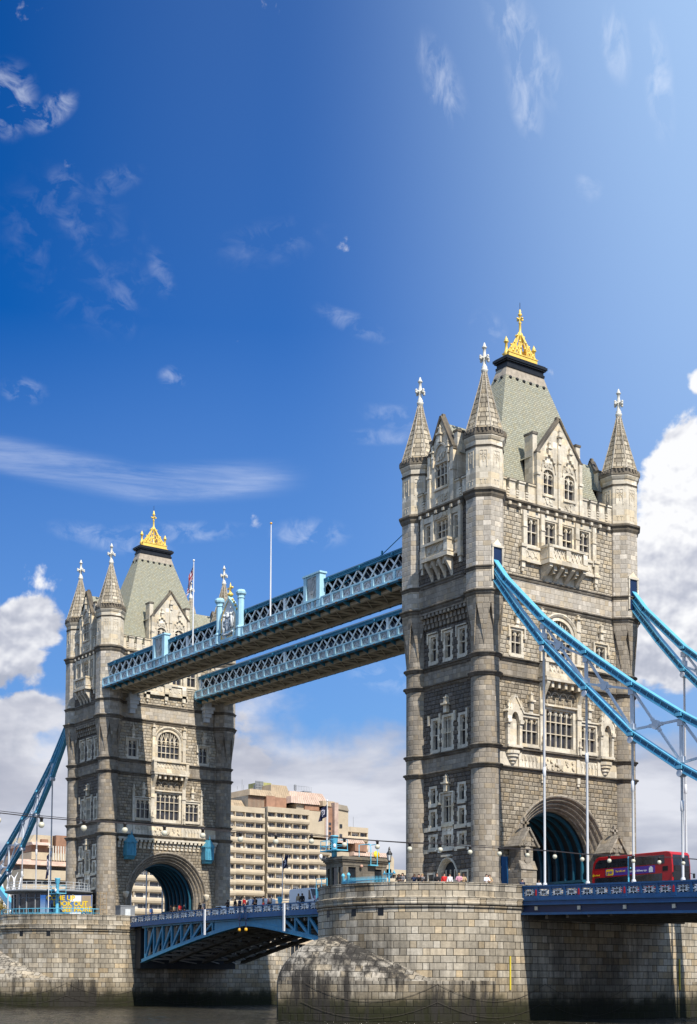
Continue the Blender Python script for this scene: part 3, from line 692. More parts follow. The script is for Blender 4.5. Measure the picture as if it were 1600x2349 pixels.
def corbel_row(f, y0, y1, xp, z, step=0.62, h=1.7, pr=0.75):
    n = int((y1 - y0) / step)
    st = (y1 - y0) / n
    f.box(xp - .05, xp + pr, y0, y1, z + h - .28, z + h)
    for k in range(n):
        a = y0 + st * (k + .2); c = y0 + st * (k + .8)
        for q, (zz, pp) in enumerate(((0.0, .28), (.42, .5), (.84, .72))):
            f.box(xp - .05, xp + pr * pp, a, c, z + zz * h * .72, z + zz * h * .72 + h * .30 + .002 * q)
        f.box(xp - .05, xp + pr * .97, a, c, z + h * .62, z + h - .285)
def console(f, y, w, xp, z0, z1, pr):
    """curved bracket in the x-z plane"""
    pts = [(xp - .05, z1), (xp + pr, z1), (xp + pr, z1 - .3)]
    for k in range(1, 7):
        t_ = k / 6; pts.append((xp + pr * (1 - t_) ** 1.5 * .92 + .04, z1 - .3 - (z1 - .3 - z0) * t_ ** .8))
    pts.append((xp - .05, z0))
    f.plate(pts, y - w / 2, y + w / 2, axis='y')
def arch_path(hw, zs, rise, zb, n=28):
    """jambs + elliptical head, as (y, z, outward normal)"""
    o = [(hw, zb, 1, 0), (hw, zs, 1, 0)]
    for k in range(1, n):
        a = PI * k / n
        y, z = hw * math.cos(a), zs + rise * math.sin(a)
        ny, nz = math.cos(a) / hw, math.sin(a) / rise; l_ = math.hypot(ny, nz)
        o.append((y, z, ny / l_, nz / l_))
    return o + [(-hw, zs, -1, 0), (-hw, zb, -1, 0)]
def oct_relief(f, cx, cy, r, z0, z1):
    ap = r * math.cos(PI / 8)
    for k in range(8):
        a = k * PI / 4
        M = Matrix.Translation((cx, cy, 0)) @ Matrix.Rotation(a, 4, 'Z')
        g = MB(f.M @ M)
        zz1 = z1 - .35; zz0 = z1 - 2.0
        for yy in (-.36, 0, .36): g.box(ap - .02, ap + .05, yy - .035, yy + .035, zz0 if yy else zz0 + .5, zz1)
        ar = pointed(-.36, .36, zz0 + .35, .8)
        for p, q in zip(ar[:-1], ar[1:]): g.bar((ap + .01, p[0], p[1]), (ap + .01, q[0], q[1]), .06, .07)
        g.box(ap - .02, ap + .045, -.4, .4, zz1, zz1 + .07)
        for s_ in (-1, 1):
            g.plate(arc_pts(s_ * .18, zz1 - .28, .12, .15, 0, 330, 6), ap - .02, ap + .04)
            g.box(ap - .02, ap + .04, s_ * .2 - .13, s_ * .2 + .13, z0 + .75, z0 + .83); g.box(ap - .02, ap + .035, s_ * .2 - .03, s_ * .2 + .03, z0 + .35, z0 + .74)
        i0 = len(f.v); f.v.extend(g.v); f.f.extend([tuple(q + i0 for q in ff) for ff in g.f]); f.uv.extend(g.uv); f.mi.extend(g.mi); f.sm.extend(g.sm)
def make_turret(T, off, cx, cy):
    c = (cx, cy)
    f = MB()
    f.lathe([(1.72, ZB), (1.72, ZB + .55), (1.60, ZB + .75), (1.62, ZB + 1.1), (1.50, ZB + 1.45), (1.47, ZB + 1.75), (1.40, ZB + 1.95)], 28, c, uR=1.4, cap=False)
    f.lathe([(1.40, ZB + 1.95), (1.40, 36.0)], 28, c, uR=1.4, cap=False)
    # octagon corbelled out of the round: each flat facet tapers down to a point, the drum showing between them
    f.lathe([(1.40, 36.0), (1.40, 40.3)], 28, c, uR=1.4, cap=False)
    f.lathe([(1.88, 40.05), (1.90, 40.75)], 8, c, PI / 8, False, uR=1.9, cap=False)
    for k in range(8):
        a = k * PI / 4; a1, a2 = a - PI / 8, a + PI / 8
        TL = (cx + 1.88 * math.cos(a1), cy + 1.88 * math.sin(a1), 40.05); TR = (cx + 1.88 * math.cos(a2), cy + 1.88 * math.sin(a2), 40.05)
        B = (cx + 1.425 * math.cos(a), cy + 1.425 * math.sin(a), 35.9); Bi = (cx + 1.3 * math.cos(a), cy + 1.3 * math.sin(a), 35.9)
        ML = (cx + 1.60 * math.cos(a - .17), cy + 1.60 * math.sin(a - .17), 37.9); MR = (cx + 1.60 * math.cos(a + .17), cy + 1.60 * math.sin(a + .17), 37.9)
        Li = (cx + 1.3 * math.cos(a1), cy + 1.3 * math.sin(a1), 40.05); Ri = (cx + 1.3 * math.cos(a2), cy + 1.3 * math.sin(a2), 40.05)
        MLi = (cx + 1.3 * math.cos(a - .17), cy + 1.3 * math.sin(a - .17), 37.9); MRi = (cx + 1.3 * math.cos(a + .17), cy + 1.3 * math.sin(a + .17), 37.9)
        f.poly([TL, ML, MR, TR]); f.poly([ML, B, MR])
        f.poly([TL, Li, MLi, ML]); f.poly([ML, MLi, Bi, B]); f.poly([TR, MR, MRi, Ri]); f.poly([MR, B, Bi, MRi])
    ob = f.build('turret', 'ashlar', T, off)
    f = MB(); f.lathe([(1.92, 40.7), (1.92, 51.2)], 8, c, PI / 8, False, uR=1.9, cap=False); f.build('turret_shaft', 'ashlar_pale', ob, off)
    g = MB()
    g.lathe([(1.92, 51.2), (1.92, 56.0), (2.02, 56.1), (2.16, 56.35), (2.16, 56.55), (1.7, 56.6)], 8, c, PI / 8, False, uR=1.9, cap=False)
    oct_relief(g, cx, cy, 1.92, 51.3, 55.3)
    g.build('turret_panel', 'carved', ob, off)
    g = MB()
    for z, d, h in ((Z_S1, .34, .5), (Z_S1b, .30, .45), (Z_S2, .34, .5), (Z_S2b, .30, .45)): string_ring(g, c, 1.40, z, d, h)
    for z, d, h in ((Z_S3, .34, .62), (Z_S3b, .22, .45)): string_ring(g, c, 1.9, z, d, h, 8, PI / 8)
    string_ring(g, c, 1.9, 50.35, .38, .95, 8, PI / 8); string_ring(g, c, 1.9, 55.3, .12, .25, 8, PI / 8)
    g.lathe([(1.9, 56.15), (2.22, 56.5), (2.22, 56.75), (1.75, 57.0), (1.72, 57.3), (1.2, 57.35)], 8, c, PI / 8, False, cap=False)
    for k in range(32):
        a = k * PI / 16; rr = 2.03
        g.cbox((cx + rr * math.cos(a), cy + rr * math.sin(a), 56.93), .22, .22, .36)
    g.build('string_course', 'string_stone', ob, off)
    # spire with overlapping courses and ribs
    s = MB(); prof = []; z0, z1 = 57.25, 63.4; N = 11
    for k in range(N):
        t0, t1 = k / N, (k + 1) / N
        r0 = 1.72 * (1 - t0) ** 1.08 + .20; r1 = 1.72 * (1 - t1) ** 1.08 + .20
        prof += [(r0 + .045, z0 + (z1 - z0) * t0), (r1 + .045, z0 + (z1 - z0) * t1 - .05), (r1, z0 + (z1 - z0) * t1 - .02)]
    s.lathe(prof, 8, c, PI / 8, False, uR=1.2, cap=False)
    sp = s.build('spire', 'spire_stone', ob, off)
    s = MB()
    for k in range(8):
        a = PI / 8 + k * PI / 4
        pts = [(cx + (1.72 * (1 - q / 6) ** 1.08 + .24) * math.cos(a), cy + (1.72 * (1 - q / 6) ** 1.08 + .24) * math.sin(a), z0 + (z1 - z0) * q / 6) for q in range(7)]
        for p, q in zip(pts[:-1], pts[1:]): s.bar(p, q, .08, .08)
    s.build('spire_rib', 'ashlar_pale', ob, off)
    s = MB()
    s.lathe([(.22, 63.3), (.30, 63.45), (.36, 63.6), (.36, 63.72), (.24, 63.8), (.30, 63.95), (.19, 64.1), (.16, 64.6), (.2, 65.2), (.15, 65.35), (.15, 65.85), (.24, 65.9), (.26, 65.98), (.16, 66.1), (.05, 66.45)], 10, c)
    for k in range(4):
        a = k * PI / 2 ; d = Vector((math.cos(a), math.sin(a), 0)); p = Vector((cx, cy, 64.85))
        s.tube([p, p + d * .28 + Vector((0, 0, .05)), p + d * .42 + Vector((0, 0, .0)), p + d * .62 + Vector((0, 0, .08))], [.13, .10, .17, .08], 7)
        s.ball(tuple(p + d * .50 + Vector((0, 0, -.12))), .15, 7, 4); s.ball(tuple(p + d * .52 + Vector((0, 0, .13))), .13, 7, 4)
    s.build('finial', 'finial_white', ob, off)
    return ob
def make_tower(cx, kind, label, back_detail=True):
    T = empty('bridge_tower', (cx, 0, ZB), label, 'tower', 'stone towers of the bridge')
    off = (0, 0, ZB)
    I = Matrix.Identity(4)
    for sx in (1, -1):
        for sy in (-1, 1): make_turret(T, off, sx * A2, sy * B2)
    faces = [('S', 0.0, A2, B2, True), ('N', PI, A2, B2, False), ('W', -PI / 2, B2, A2, True), ('E', PI / 2, B2, A2, False)]
    for fn, ang, dist, half, det in faces:
        M = Matrix.Rotation(ang, 4, 'Z')
        wide = fn in 'SN'
        outer_kind = (kind == 'outer') == (fn == 'S')    # does this broad face look away from the river span?
        y1 = half - 1.15; xl = dist + .5; xu = dist + (.5 if wide else 1.2)
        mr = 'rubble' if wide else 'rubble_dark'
        orn = MB(M); strg = MB(M)
        H = []
        def W_(*a, **k):
            H.append(window(M, T, off, *a, **k))
        if wide:
            hw, zs, rise = 5.15, 15.1, 5.55
            path = arch_path(hw, zs, rise, ZB)
            hole = [(y + ny * 1.25, z + nz * 1.25) for y, z, ny, nz in path]
            hole[0] = (hole[0][0], ZB + .01); hole[-1] = (hole[-1][0], ZB + .01)
            hh = [hole]
            f = MB(M)
            outline = [(-y1, ZB), (hole[-1][0], ZB)] + list(reversed(hole[1:-1])) + [(hole[0][0], ZB), (y1, ZB), (y1, Z_S1 + .1), (-y1, Z_S1 + .1)]
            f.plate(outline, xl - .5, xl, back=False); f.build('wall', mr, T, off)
            # arch mouldings
            f = MB(M)
            pr = [(1.55, -.05), (1.55, .20), (1.42, .27), (1.30, .20), (1.24, .02), (1.16, -.12), (1.02, -.02), (.92, -.14), (.88, -.34), (.78, -.44), (.66, -.34), (.55, -.46), (.5, -.68), (.40, -.78), (.28, -.68), (.18, -.8), (.12, -1.02), (0, -1.1), (0, -1.6)]
            f.sweep(path, [(o, xl + x) for o, x in pr]); f.build('portal_arch', 'carved' if False else 'ashlar', T, off)
            # lower band between strings, upper walls
            if det or True:
                lw_ = []
                a0 = len(H)
                W_(-1.85, 1.85, 26.95, 30.7, xl, 5, (.36, .68), sur=.34, teeth=False)
                W_(-5.05, -2.95, 26.95, 29.55, xl, 3, (.5,), sur=.22, label_mould=False)
                W_(2.95, 5.05, 26.95, 29.55, xl, 3, (.5,), sur=.22)
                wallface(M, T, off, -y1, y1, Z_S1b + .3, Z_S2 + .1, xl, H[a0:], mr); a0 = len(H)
                W_(-6.45, -5.15, 35.75, 38.05, xl, 2, (.5,), label_mould=True); W_(5.15, 6.45, 35.75, 38.05, xl, 2, (.5,), label_mould=True)
                W_(-1.75, 1.75, 35.95, 39.9, xl, 5, (.33, .74), bighead=1.55, sur=.38)
                wallface(M, T, off, -y1, y1, Z_S2b + .3, Z_S3 + .1, xl, H[a0:], 'rubble_pale'); a0 = len(H)
                for k in range(4):
                    c_ = -3.6 + 2.4 * k; W_(c_ - .68, c_ + .68, 47.0, 49.75, xl + .02, 2, (.5,), sur=.2, teeth=False)
                wallface(M, T, off, -y1, y1, Z_S3b + .3, Z_CO + .1, xl, H[a0:], 'rubble_pale')
            wallface(M, T, off, -y1, y1, Z_S2 + .3, Z_S2b + .1, xl - .02, [], 'ashlar'); wallface(M, T, off, -y1, y1, Z_S3 + .4, Z_S3b + .1, xl - .02, [], 'ashlar_pale')
            wallface(M, T, off, -y1, y1, Z_S1 + .3, Z_S1b + .1, xl - .02, [], 'carved')
            # ornament of lower storey
            for yy in (-2.55, 2.55):
                orn.box(xl - .1, xl + .26, yy - .28, yy + .28, 26.4, 34.0); orn.box(xl - .1, xl + .36, yy - .34, yy + .34, 30.0, 30.3)
                spirelet(orn, yy, 26.45, xl + .25, 1.6, .22)
            for yy in (-5.55, 5.55):
                if not outer_kind:
                    orn.box(xl - .1, xl + .2, yy - .17, yy + .17, 26.4, 30.3); spirelet(orn, yy, 30.2, xl, 1.6, .3)
            for yy in (-4.0, 4.0):
                orn.box(xl - .05, xl + .2, yy - 1.5, yy + 1.5, 29.85, 30.0)
                orn.plate([(yy - .3, 30.0), (yy + .3, 30.0), (yy + .08, 30.4), (yy - .08, 30.4)], xl - .05, xl + .2); spirelet(orn, yy, 30.3, xl, 1.9, .42)
            # carved band
            relief(orn, -5.3, -2.85, Z_S1 + .6, Z_S1b - .1, xl, 'zig', 5, .1); relief(orn, 2.85, 5.3, Z_S1 + .6, Z_S1b - .1, xl, 'zig', 5, .1)
            relief(orn, -2.1, 2.1, Z_S1 + .6, Z_S1b - .1, xl, 'leaf', 6, .14)
            orn.plate([(-.45, Z_S1 + 1.75), (.45, Z_S1 + 1.75), (.42, Z_S1 + 1.1), (0, Z_S1 + .65), (-.42, Z_S1 + 1.1)], xl, xl + .16)
            for yy in (-2.45, 2.45, -5.4, 5.4): orn.box(xl - .05, xl + .14, yy - .2, yy + .2, Z_S1 + .5, Z_S1b)
            for yy in (-2.45, 2.45):
                orn.box(xl - .05, xl + .22, yy - .2, yy + .2, Z_S1 - .55, Z_S1 + .02); orn.box(xl - .05, xl + .16, yy - .14, yy + .14, Z_S1 - .85, Z_S1 - .56)
            # oriel soffit with consoles under the first floor balcony
            for yy in (-2.5, 2.5): console(orn, yy, .42, xl, 30.9, 33.4, 1.15)
            relief(orn, -2.2, 2.2, 31.2, 32.6, xl + .02, 'tracery', 4, .15)
            orn.box(xl - .05, xl + .35, -2.25, 2.25, 30.98, 31.15)
            for k in range(5):
                yy = -1.8 + .9 * k; orn.box(xl + .3, xl + 1.0, yy - .16, yy + .16, 32.75, 33.35)
            orn.box(xl - .1, xl + 1.25, -2.85, 2.85, 33.35, 33.75)
            # balcony
            bal = MB(M)
            bx = xl + 1.05
            bal.box(xl - .1, bx + .12, -2.95, 2.95, 33.75, 34.0); bal.box(bx - .3, bx, -2.8, 2.8, 34.0, 34.25); bal.box(bx - .36, bx + .12, -2.9, 2.9, 35.2, 35.42)
            for yy in (-2.65, 2.65): bal.box(bx - .33, bx + .06, yy - .22, yy + .22, 34.0, 35.2)
            for s_ in (-1, 1): bal.box(xl - .1, bx - .3, s_ * 2.75 - .08, s_ * 2.75 + .08, 34.0, 35.2)
            n = 9
            for k in range(n):
                a = -2.4 + 4.8 * k / n; c_ = a + 4.8 / n
                bal.bar((bx - .15, a, 34.3), (bx - .15, c_, 35.15), .09, .1); bal.bar((bx - .15, c_, 34.3), (bx - .15, a, 35.15), .08, .09)
                bal.bar((bx - .16, (a + c_) / 2, 34.25), (bx - .16, (a + c_) / 2, 35.2), .07, .07)
            bal.box(bx - .26, bx - .2, -2.4, 2.4, 34.2, 35.2)
            bal.build('balcony', 'carved', T, off)
            # flanking shafts and hood of the great window
            for yy in (-2.5, 2.5):
                orn.box(xl - .05, xl + .3, yy - .25, yy + .25, 35.4, 40.0); orn.box(xl - .05, xl + .38, yy - .3, yy + .3, 39.0, 39.15); spirelet(orn, yy, 39.9, xl, .95, .4)
            hp = arch_path(2.13, 38.35, 1.93, 37.2, 16)
            orn.sweep(hp, [(0, xl + .02), (0, xl + .16), (.22, xl + .30), (.34, xl + .22), (.34, xl)])
            for yy in (-5.8, 5.8): spirelet(orn, yy, 38.7, xl, 1.75, .4)
            # top storey
            orn.box(xl - .05, xl + .14, -5.2, 5.2, 49.9, 50.36)
            for k in range(5):
                yy = -4.8 + 2.4 * k; orn.box(xl - .05, xl + .34, yy - .24, yy + .24, 46.2, 50.3); orn.box(xl - .05, xl + .42, yy - .28, yy + .28, 48.6, 48.72)
            orn.box(xl - .05, xl + .08, -4.6, 4.6, 46.35, 47.0)
            walk = (kind == 'outer') != (fn == 'S')
            if outer_kind:
                # end pendants and projecting balcony on four brackets
                for s_ in (-1, 1):
                    for z in (46.35, 44.9): orn.box(xl - .05, xl + .5, s_ * 5.05 - .38, s_ * 5.05 + .38, z + .2, z + .5)
                    orn.box(xl - .05, xl + .38, s_ * 5.05 - .26, s_ * 5.05 + .26, 45.3, 46.5)
                    orn.box(xl - .05, xl + .34, s_ * 5.05 - .22, s_ * 5.05 + .22, 44.5, 45.1); orn.box(xl - .05, xl + .24, s_ * 5.05 - .14, s_ * 5.05 + .14, 44.1, 44.5)
                    orn.box(xl - .05, xl + .14, min(s_ * 2.4, s_ * 4.7), max(s_ * 2.4, s_ * 4.7), 45.35, 46.5)
                    relief(orn, min(s_ * 2.9, s_ * 4.5), max(s_ * 2.9, s_ * 4.5), 45.55, 46.4, xl + .16, 'x', 2, .08)
                    orn.box(xl - .05, xl + .34, min(s_ * 2.4, s_ * 5), max(s_ * 2.4, s_ * 5), 45.1, 45.35)
                    orn.box(xl - .05, xl + .30, min(s_ * 2.4, s_ * 5), max(s_ * 2.4, s_ * 5), 46.55, 46.8)
                bal = MB(M); bx = xl + 1.45
                bal.box(xl - .1, bx + .15, -2.75, 2.75, 45.1, 45.5); bal.box(xl - .1, bx, -2.6, 2.6, 45.5, 45.65)
                bal.box(bx - .3, bx + .12, -2.7, 2.7, 46.75, 47.0)
                for s_ in (-1, 1): bal.box(xl - .1, bx - .25, s_ * 2.55 - .12, s_ * 2.55 + .12, 45.65, 46.75); bal.box(xl - .1, bx - .2, s_ * 2.6 - .16, s_ * 2.6 + .16, 46.75, 46.99)
                for yy in (-2.35, -.0, 2.35): bal.box(bx - .28, bx + .06, yy - .3, yy + .3, 45.64, 46.76)
                for a, c_ in ((-2.0, -.35), (.35, 2.0)):
                    for q in range(3):
                        u0 = a + (c_ - a) * q / 3; u1 = a + (c_ - a) * (q + 1) / 3
                        bal.bar((bx - .14, u0, 45.7), (bx - .14, u1, 46.75), .1, .11); bal.bar((bx - .14, u1, 45.7), (bx - .14, u0, 46.75), .09, .1)
                    bal.box(bx - .24, bx - .18, a, c_, 45.65, 46.75)
                for yy in (-2.3, -.75, .75, 2.3): console(bal, yy, .42, xl, 43.4, 45.1, 1.4)
                for yy in (-1.5, 0, 1.5): bal.box(xl + .3, xl + 1.15, yy - .2, yy + .2, 44.55, 45.1); bal.box(xl + .3, xl + .95, yy - .15, yy + .15, 44.3, 44.55)
                bal.box(xl - .1, xl + .12, -2.4, 2.4, 43.6, 45.0)
                bal.build('balcony', 'carved', T, off)
                # statue niches beside the first floor windows
                nic = MB(M)
                for yy in (-6.35, 6.35):
                    for s_ in (-1, 1):
                        nic.box(xl - .05, xl + .42, yy + s_ * .78 - .15, yy + s_ * .78 + .15, 26.6, 29.3)
                        nic.box(xl - .05, xl + .62, yy + s_ * .78 - .24, yy + s_ * .78 + .24, 28.7, 29.1); nic.box(xl - .05, xl + .46, yy + s_ * .78 - .16, yy + s_ * .78 + .16, 28.35, 28.7)
                        spirelet(nic, yy + s_ * .8, 29.6, xl + .3, 1.5, .26)
                    ar = pointed(yy - .5, yy + .5, 28.9, .95)
                    nic.plate([(yy + 1.0, 28.9), (yy + 1.0, 29.9), (yy, 31.4), (yy - 1.0, 29.9), (yy - 1.0, 28.9)] + list(reversed(ar)), xl - .05, xl + .5)
                    for s_ in (-1, 1): nic.bar((xl + .3, yy + s_ * 1.08, 29.8), (xl + .3, yy, 31.5), .16, .62, (1, 0, 0))
                    nic.box(xl - .05, xl + .1, yy - .5, yy + .5, 26.6, 29.2)
                    nic.box(xl - .05, xl + .55, yy - .95, yy + .95, 26.35, 26.6)
                    for q, (rr, z) in enumerate(((.85, 25.75), (.7, 25.45), (.5, 25.1), (.28, 24.8))):
                        nic.plate(arc_pts(xl, yy, rr * .75, rr, -90, 90, 8), z, z + .31, axis='z')
                nic.build('statue_niche', 'carved', T, off)
            else:
                relief(orn, -3.3, -1.0, 45.5, 46.4, xl + .15, 'x', 3, .09); relief(orn, -.3, 2.0, 45.5, 46.4, xl + .15, 'x', 3, .09)
                orn.box(xl - .05, xl + .16, -4.0, 2.6, 45.35, 46.6); orn.box(xl - .05, xl + .45, -4.2, 2.9, 45.05, 45.35); orn.box(xl - .05, xl + .35, -4.1, 2.8, 46.6, 46.85)
                for yy in (-3.6, -.6, 2.3):
                    orn.box(xl - .05, xl + .45, yy - .34, yy + .34, 45.05, 46.6); orn.box(xl - .05, xl + .36, yy - .26, yy + .26, 44.4, 45.05); orn.box(xl - .05, xl + .22, yy - .15, yy + .15, 44.0, 44.4)
                # corbel table over the portal, between the turrets
                ct = MB(M)
                corbel_row(ct, -8.1, 8.1, xl, Z_S1 - 1.55, .66, 1.5, .62)
                ct.build('corbel_table', 'carved', T, off)
                for yy in (-6.15, 6.15):   # white brackets that carry the high footways
                    bk = MB(M)
                    for q, (w_, z0_, z1_, p_) in enumerate(((.85, 43.7, 44.1, 1.35), (.7, 43.2, 43.7, 1.15), (.55, 42.6, 43.2, .9), (.42, 41.9, 42.6, .6))):
                        bk.box(xl - .1, xl + p_, yy - w_, yy + w_, z0_, z1_ + .002)
                    bk.box(xl - .1, xl + .75, yy - .6, yy + .6, 44.1, 45.0)
                    bk.build('footway_bracket', 'pale_grey', T, off)
                for yy in (-6.35, 6.35):
                    lb = MB(M); x0, x1 = xl + .05, xl + 1.35
                    lb.box(x0, x1, yy - .72, yy + .72, 21.3, 23.1); lb.box(x0, x1 + .08, yy - .8, yy + .8, 23.1, 23.2)
                    lb.plate([(yy - .85, 23.2), (yy + .85, 23.2), (yy, 24.35)], x0, x1 + .1)
                    lb.plate([(x0, 21.3), (x1 - .05, 21.3), (x1 - .4, 20.8), (x0, 20.8)], yy - .6, yy + .6, axis='y')
                    lb.lathe([(.07, 24.3), (.14, 24.45), (.05, 24.7), (.02, 25.0)], 6, (x1 - .05, yy))
                    for q in (-1, 0, 1): lb.bar((x1 + .03, yy + q * .45, 21.5), (x1 + .03, yy + q * .45, 22.6), .08, .07)
                    ar = pointed(yy - .5, yy + .5, 22.4, .9)
                    for p, q in zip(ar[:-1], ar[1:]): lb.bar((x1 + .1, p[0], p[1]), (x1 + .1, q[0], q[1]), .08, .08)
                    o_ = lb.build('lantern_housing', 'lantern_blue', T, off)
                for s_ in (-1, 1):
                    orn.lathe([(.1, 15.2), (.3, 15.5), (.42, 15.9), (.45, 16.2), (.2, 16.25)], 10, (xl + .15, s_ * 6.55))
                # blue box structures beside the passage walls
        else:
            a0 = len(H)
            W_(-2.72, -1.72, 21.35, 22.8, xl, 1, (), sur=.22) if False else None
            for yy in (-2.3, 2.2):
                W_(yy - .38, yy + .38, 21.35, 22.85, xl, 1, (), sur=.24)
                W_(yy - .38, yy + .38, 18.95, 20.5, xl, 1, (), sur=.24, label_mould=False)
                W_(yy - .38, yy + .38, 16.9, 18.0, xl, 1, (), sur=.24)
            W_(-.58, .58, 19.3, 21.9, xl, 2, (.62,), sur=.30, label_mould=True)
            W_(-.58, .58, 16.9, 18.05, xl, 2, (), sur=.30)
            for yy in (-2.6, 2.55):
                W_(yy - .42, yy + .42, ZB + .05, 14.2, xl, 1, (), sur=.22, teeth=False, head='', name='side_doorway')
            # pointed doorway
            dp = [(1.35, ZB, 1, 0), (1.35, 13.5, 1, 0)] + [(y, z, (y * .8) / max(.4, math.hypot(y * .8, z - 12.9)), (z - 12.9) / max(.4, math.hypot(y * .8, z - 12.9))) for y, z in pointed(-1.35, 1.35, 13.5, 1.9, 7)] + [(-1.35, 13.5, -1, 0), (-1.35, ZB, -1, 0)]
            dh = [(y + ny * .3, z + nz * .3) for y, z, ny, nz in dp]
            f = MB(M)
            outline = [(-y1, ZB), (dh[-1][0], ZB)] + list(reversed(dh[1:-1])) + [(dh[0][0], ZB), (y1, ZB), (y1, Z_S1 + .1), (-y1, Z_S1 + .1)]
            f.plate(outline, xl - .5, xl, [h for h in H[a0:] if h[0][1] > ZB + .5], back=False); f.build('wall', mr, T, off)
            f = MB(M); f.sweep(dp, [(.42, xl - .05), (.42, xl + .12), (.3, xl + .16), (.22, xl - .1), (.12, xl - .02), (.06, xl - .25), (0, xl - .2), (0, xl - .6)])
            f.box(xl - .45, xl - .3, -1.35, 1.35, 13.35, 13.6)
            for k in range(1, 4): 
                yy = -1.35 + 2.7 * k / 4; f.box(xl - .42, xl - .3, yy - .05, yy + .05, 13.6, 14.6)
            dr = f.build('doorway', 'carved', T, off)
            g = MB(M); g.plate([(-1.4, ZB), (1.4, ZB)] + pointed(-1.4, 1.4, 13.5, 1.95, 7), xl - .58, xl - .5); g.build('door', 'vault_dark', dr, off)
            # pale bands and quoin work tying the windows
            for z in (18.55, 16.35):
                for a, c_ in ((-3.95, -3.05), (-1.55, -1.0), (1.0, 1.45), (2.95, 3.95)): orn.box(xl - .05, xl + .03, a, c_, z, z + .42)
            orn.box(xl - .05, xl + .02, -.86, .86, 18.3, 19.05)
            for s_ in (-1, 1): orn.plate(arc_pts(s_ * .35, 18.65, .22, .24, 0, 330, 9), xl, xl + .08)
            orn.box(xl - .05, xl + .3, -.75, .75, 15.85, 16.05)
            spirelet(orn, 0, 22.35, xl, 1.75, .5)
            a0 = len(H)
            W_(-.62, .62, 26.75, 29.85, xl, 3, (.5,), sur=.26, label_mould=False); W_(-2.35, -1.55, 26.75, 29.7, xl, 1, (.5,), sur=.26); W_(1.95, 2.75, 26.75, 29.7, xl, 1, (.5,), sur=.26)
            spirelet(orn, 0, 30.25, xl, 1.8, .5)
            for yy in (-2.9, -1.1, 1.2, 3.1): orn.box(xl - .05, xl + .2, yy - .12, yy + .12, 29.3, 30.3)
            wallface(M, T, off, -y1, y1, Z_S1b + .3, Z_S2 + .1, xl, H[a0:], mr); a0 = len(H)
            for yy in (-2.25, .05, 2.3): W_(yy - .42, yy + .42, 35.8, 38.3, xl, 1, (.5,), sur=.25, label_mould=False); orn.box(xl - .05, xl + .22, yy - .85, yy - .68, 37.6, 38.75); orn.box(xl - .05, xl + .2, yy - .8, yy + .72, 38.62, 38.75)
            wallface(M, T, off, -y1, y1, Z_S2b + .3, 40.6, xl, H[a0:], mr); a0 = len(H)
            ct = MB(M); corbel_row(ct, -y1 + .3, y1 - .3, xl, 39.2, .58, 1.65, .72); ct.build('corbel_table', 'ashlar', T, off)
            W_(-.85, .95, 47.3, 49.7, xu + .02, 3, (.55,), sur=.22, teeth=False); W_(-2.45, -1.85, 47.3, 49.6, xu + .02, 1, (.55,), sur=.2, teeth=False); W_(2.0, 2.6, 47.3, 49.6, xu + .02, 1, (.55,), sur=.2, teeth=False)
            wallface(M, T, off, -y1, y1, Z_S3b + .3, Z_CO + .1, xu, H[a0:], mr)
            wallface(M, T, off, -y1, y1, Z_S3 - .05, Z_S3b + .1, xu - .02, [], 'ashlar'); wallface(M, T, off, -y1, y1, Z_S2 + .3, Z_S2b + .1, xl - .02, [], 'ashlar'); wallface(M, T, off, -y1, y1, Z_S1 + .3, Z_S1b + .1, xl - .02, [], 'ashlar')
            for yy in (-2.95, -1.3, 1.45, 3.0): orn.box(xu - .05, xu + .3, yy - .2, yy + .2, 46.2, 50.5)
            orn.box(xu - .05, xu + .2, -3.1, 3.1, 49.85, 50.4); relief(orn, -1.0, 1.1, 49.95, 50.35, xu + .2, 'leaf', 3, .1)
            bal = MB(M); bx = xu + 1.0
            bal.box(xu - .1, bx + .12, -2.1, 2.1, 45.5, 45.85); bal.box(bx - .28, bx + .1, -2.1, 2.1, 47.1, 47.35); bal.box(xu - .1, bx, -1.95, 1.95, 45.85, 46.0)
            for s_ in (-1, 1): bal.box(xu - .1, bx - .2, s_ * 1.9 - .14, s_ * 1.9 + .14, 46.0, 47.1); bal.box(bx - .28, bx + .05, s_ * 1.75 - .28, s_ * 1.75 + .28, 46.0, 47.1); bal.box(xu - .1, bx - .2, s_ * 1.95 - .18, s_ * 1.95 + .18, 47.1, 47.34)
            bal.box(bx - .22, bx - .16, -1.5, 1.5, 46.0, 47.1)
            relief(bal, -1.45, 1.45, 46.05, 47.05, bx - .14, 'x', 3, .1)
            for s_ in (-1, 1):
                bal.box(xu - .1, xu + .25, s_ * 2.1, s_ * 3.2, 45.7, 45.95); bal.box(xu - .1, xu + .22, s_ * 2.1, s_ * 3.25, 47.0, 47.2); bal.box(xu - .1, xu + .12, s_ * 2.1, s_ * 3.05, 45.95, 47.0)
                bal.box(xu - .1, xu + .33, s_ * 3.0 - .23, s_ * 3.0 + .23, 45.3, 47.12); bal.box(xu - .1, xu + .22, s_ * 3.0 - .14, s_ * 3.0 + .14, 44.7, 45.3)
            for yy in (-1.55, -.5, .5, 1.55): console(bal, yy, .3, xu, 43.7, 45.5, .95)
            for yy in (-1.0, 0, 1.0): bal.box(xu, xu + .7, yy - .13, yy + .13, 44.9, 45.5)
            bal.build('balcony', 'carved', T, off)
        # string courses
        yl = half - 1.25; yu = half - 1.7
        for z, d, h in ((Z_S1, .34, .5), (Z_S1b, .30, .45), (Z_S2, .34, .5), (Z_S2b, .30, .45)): string_wall(strg, -yl, yl, xl, z, d, h)
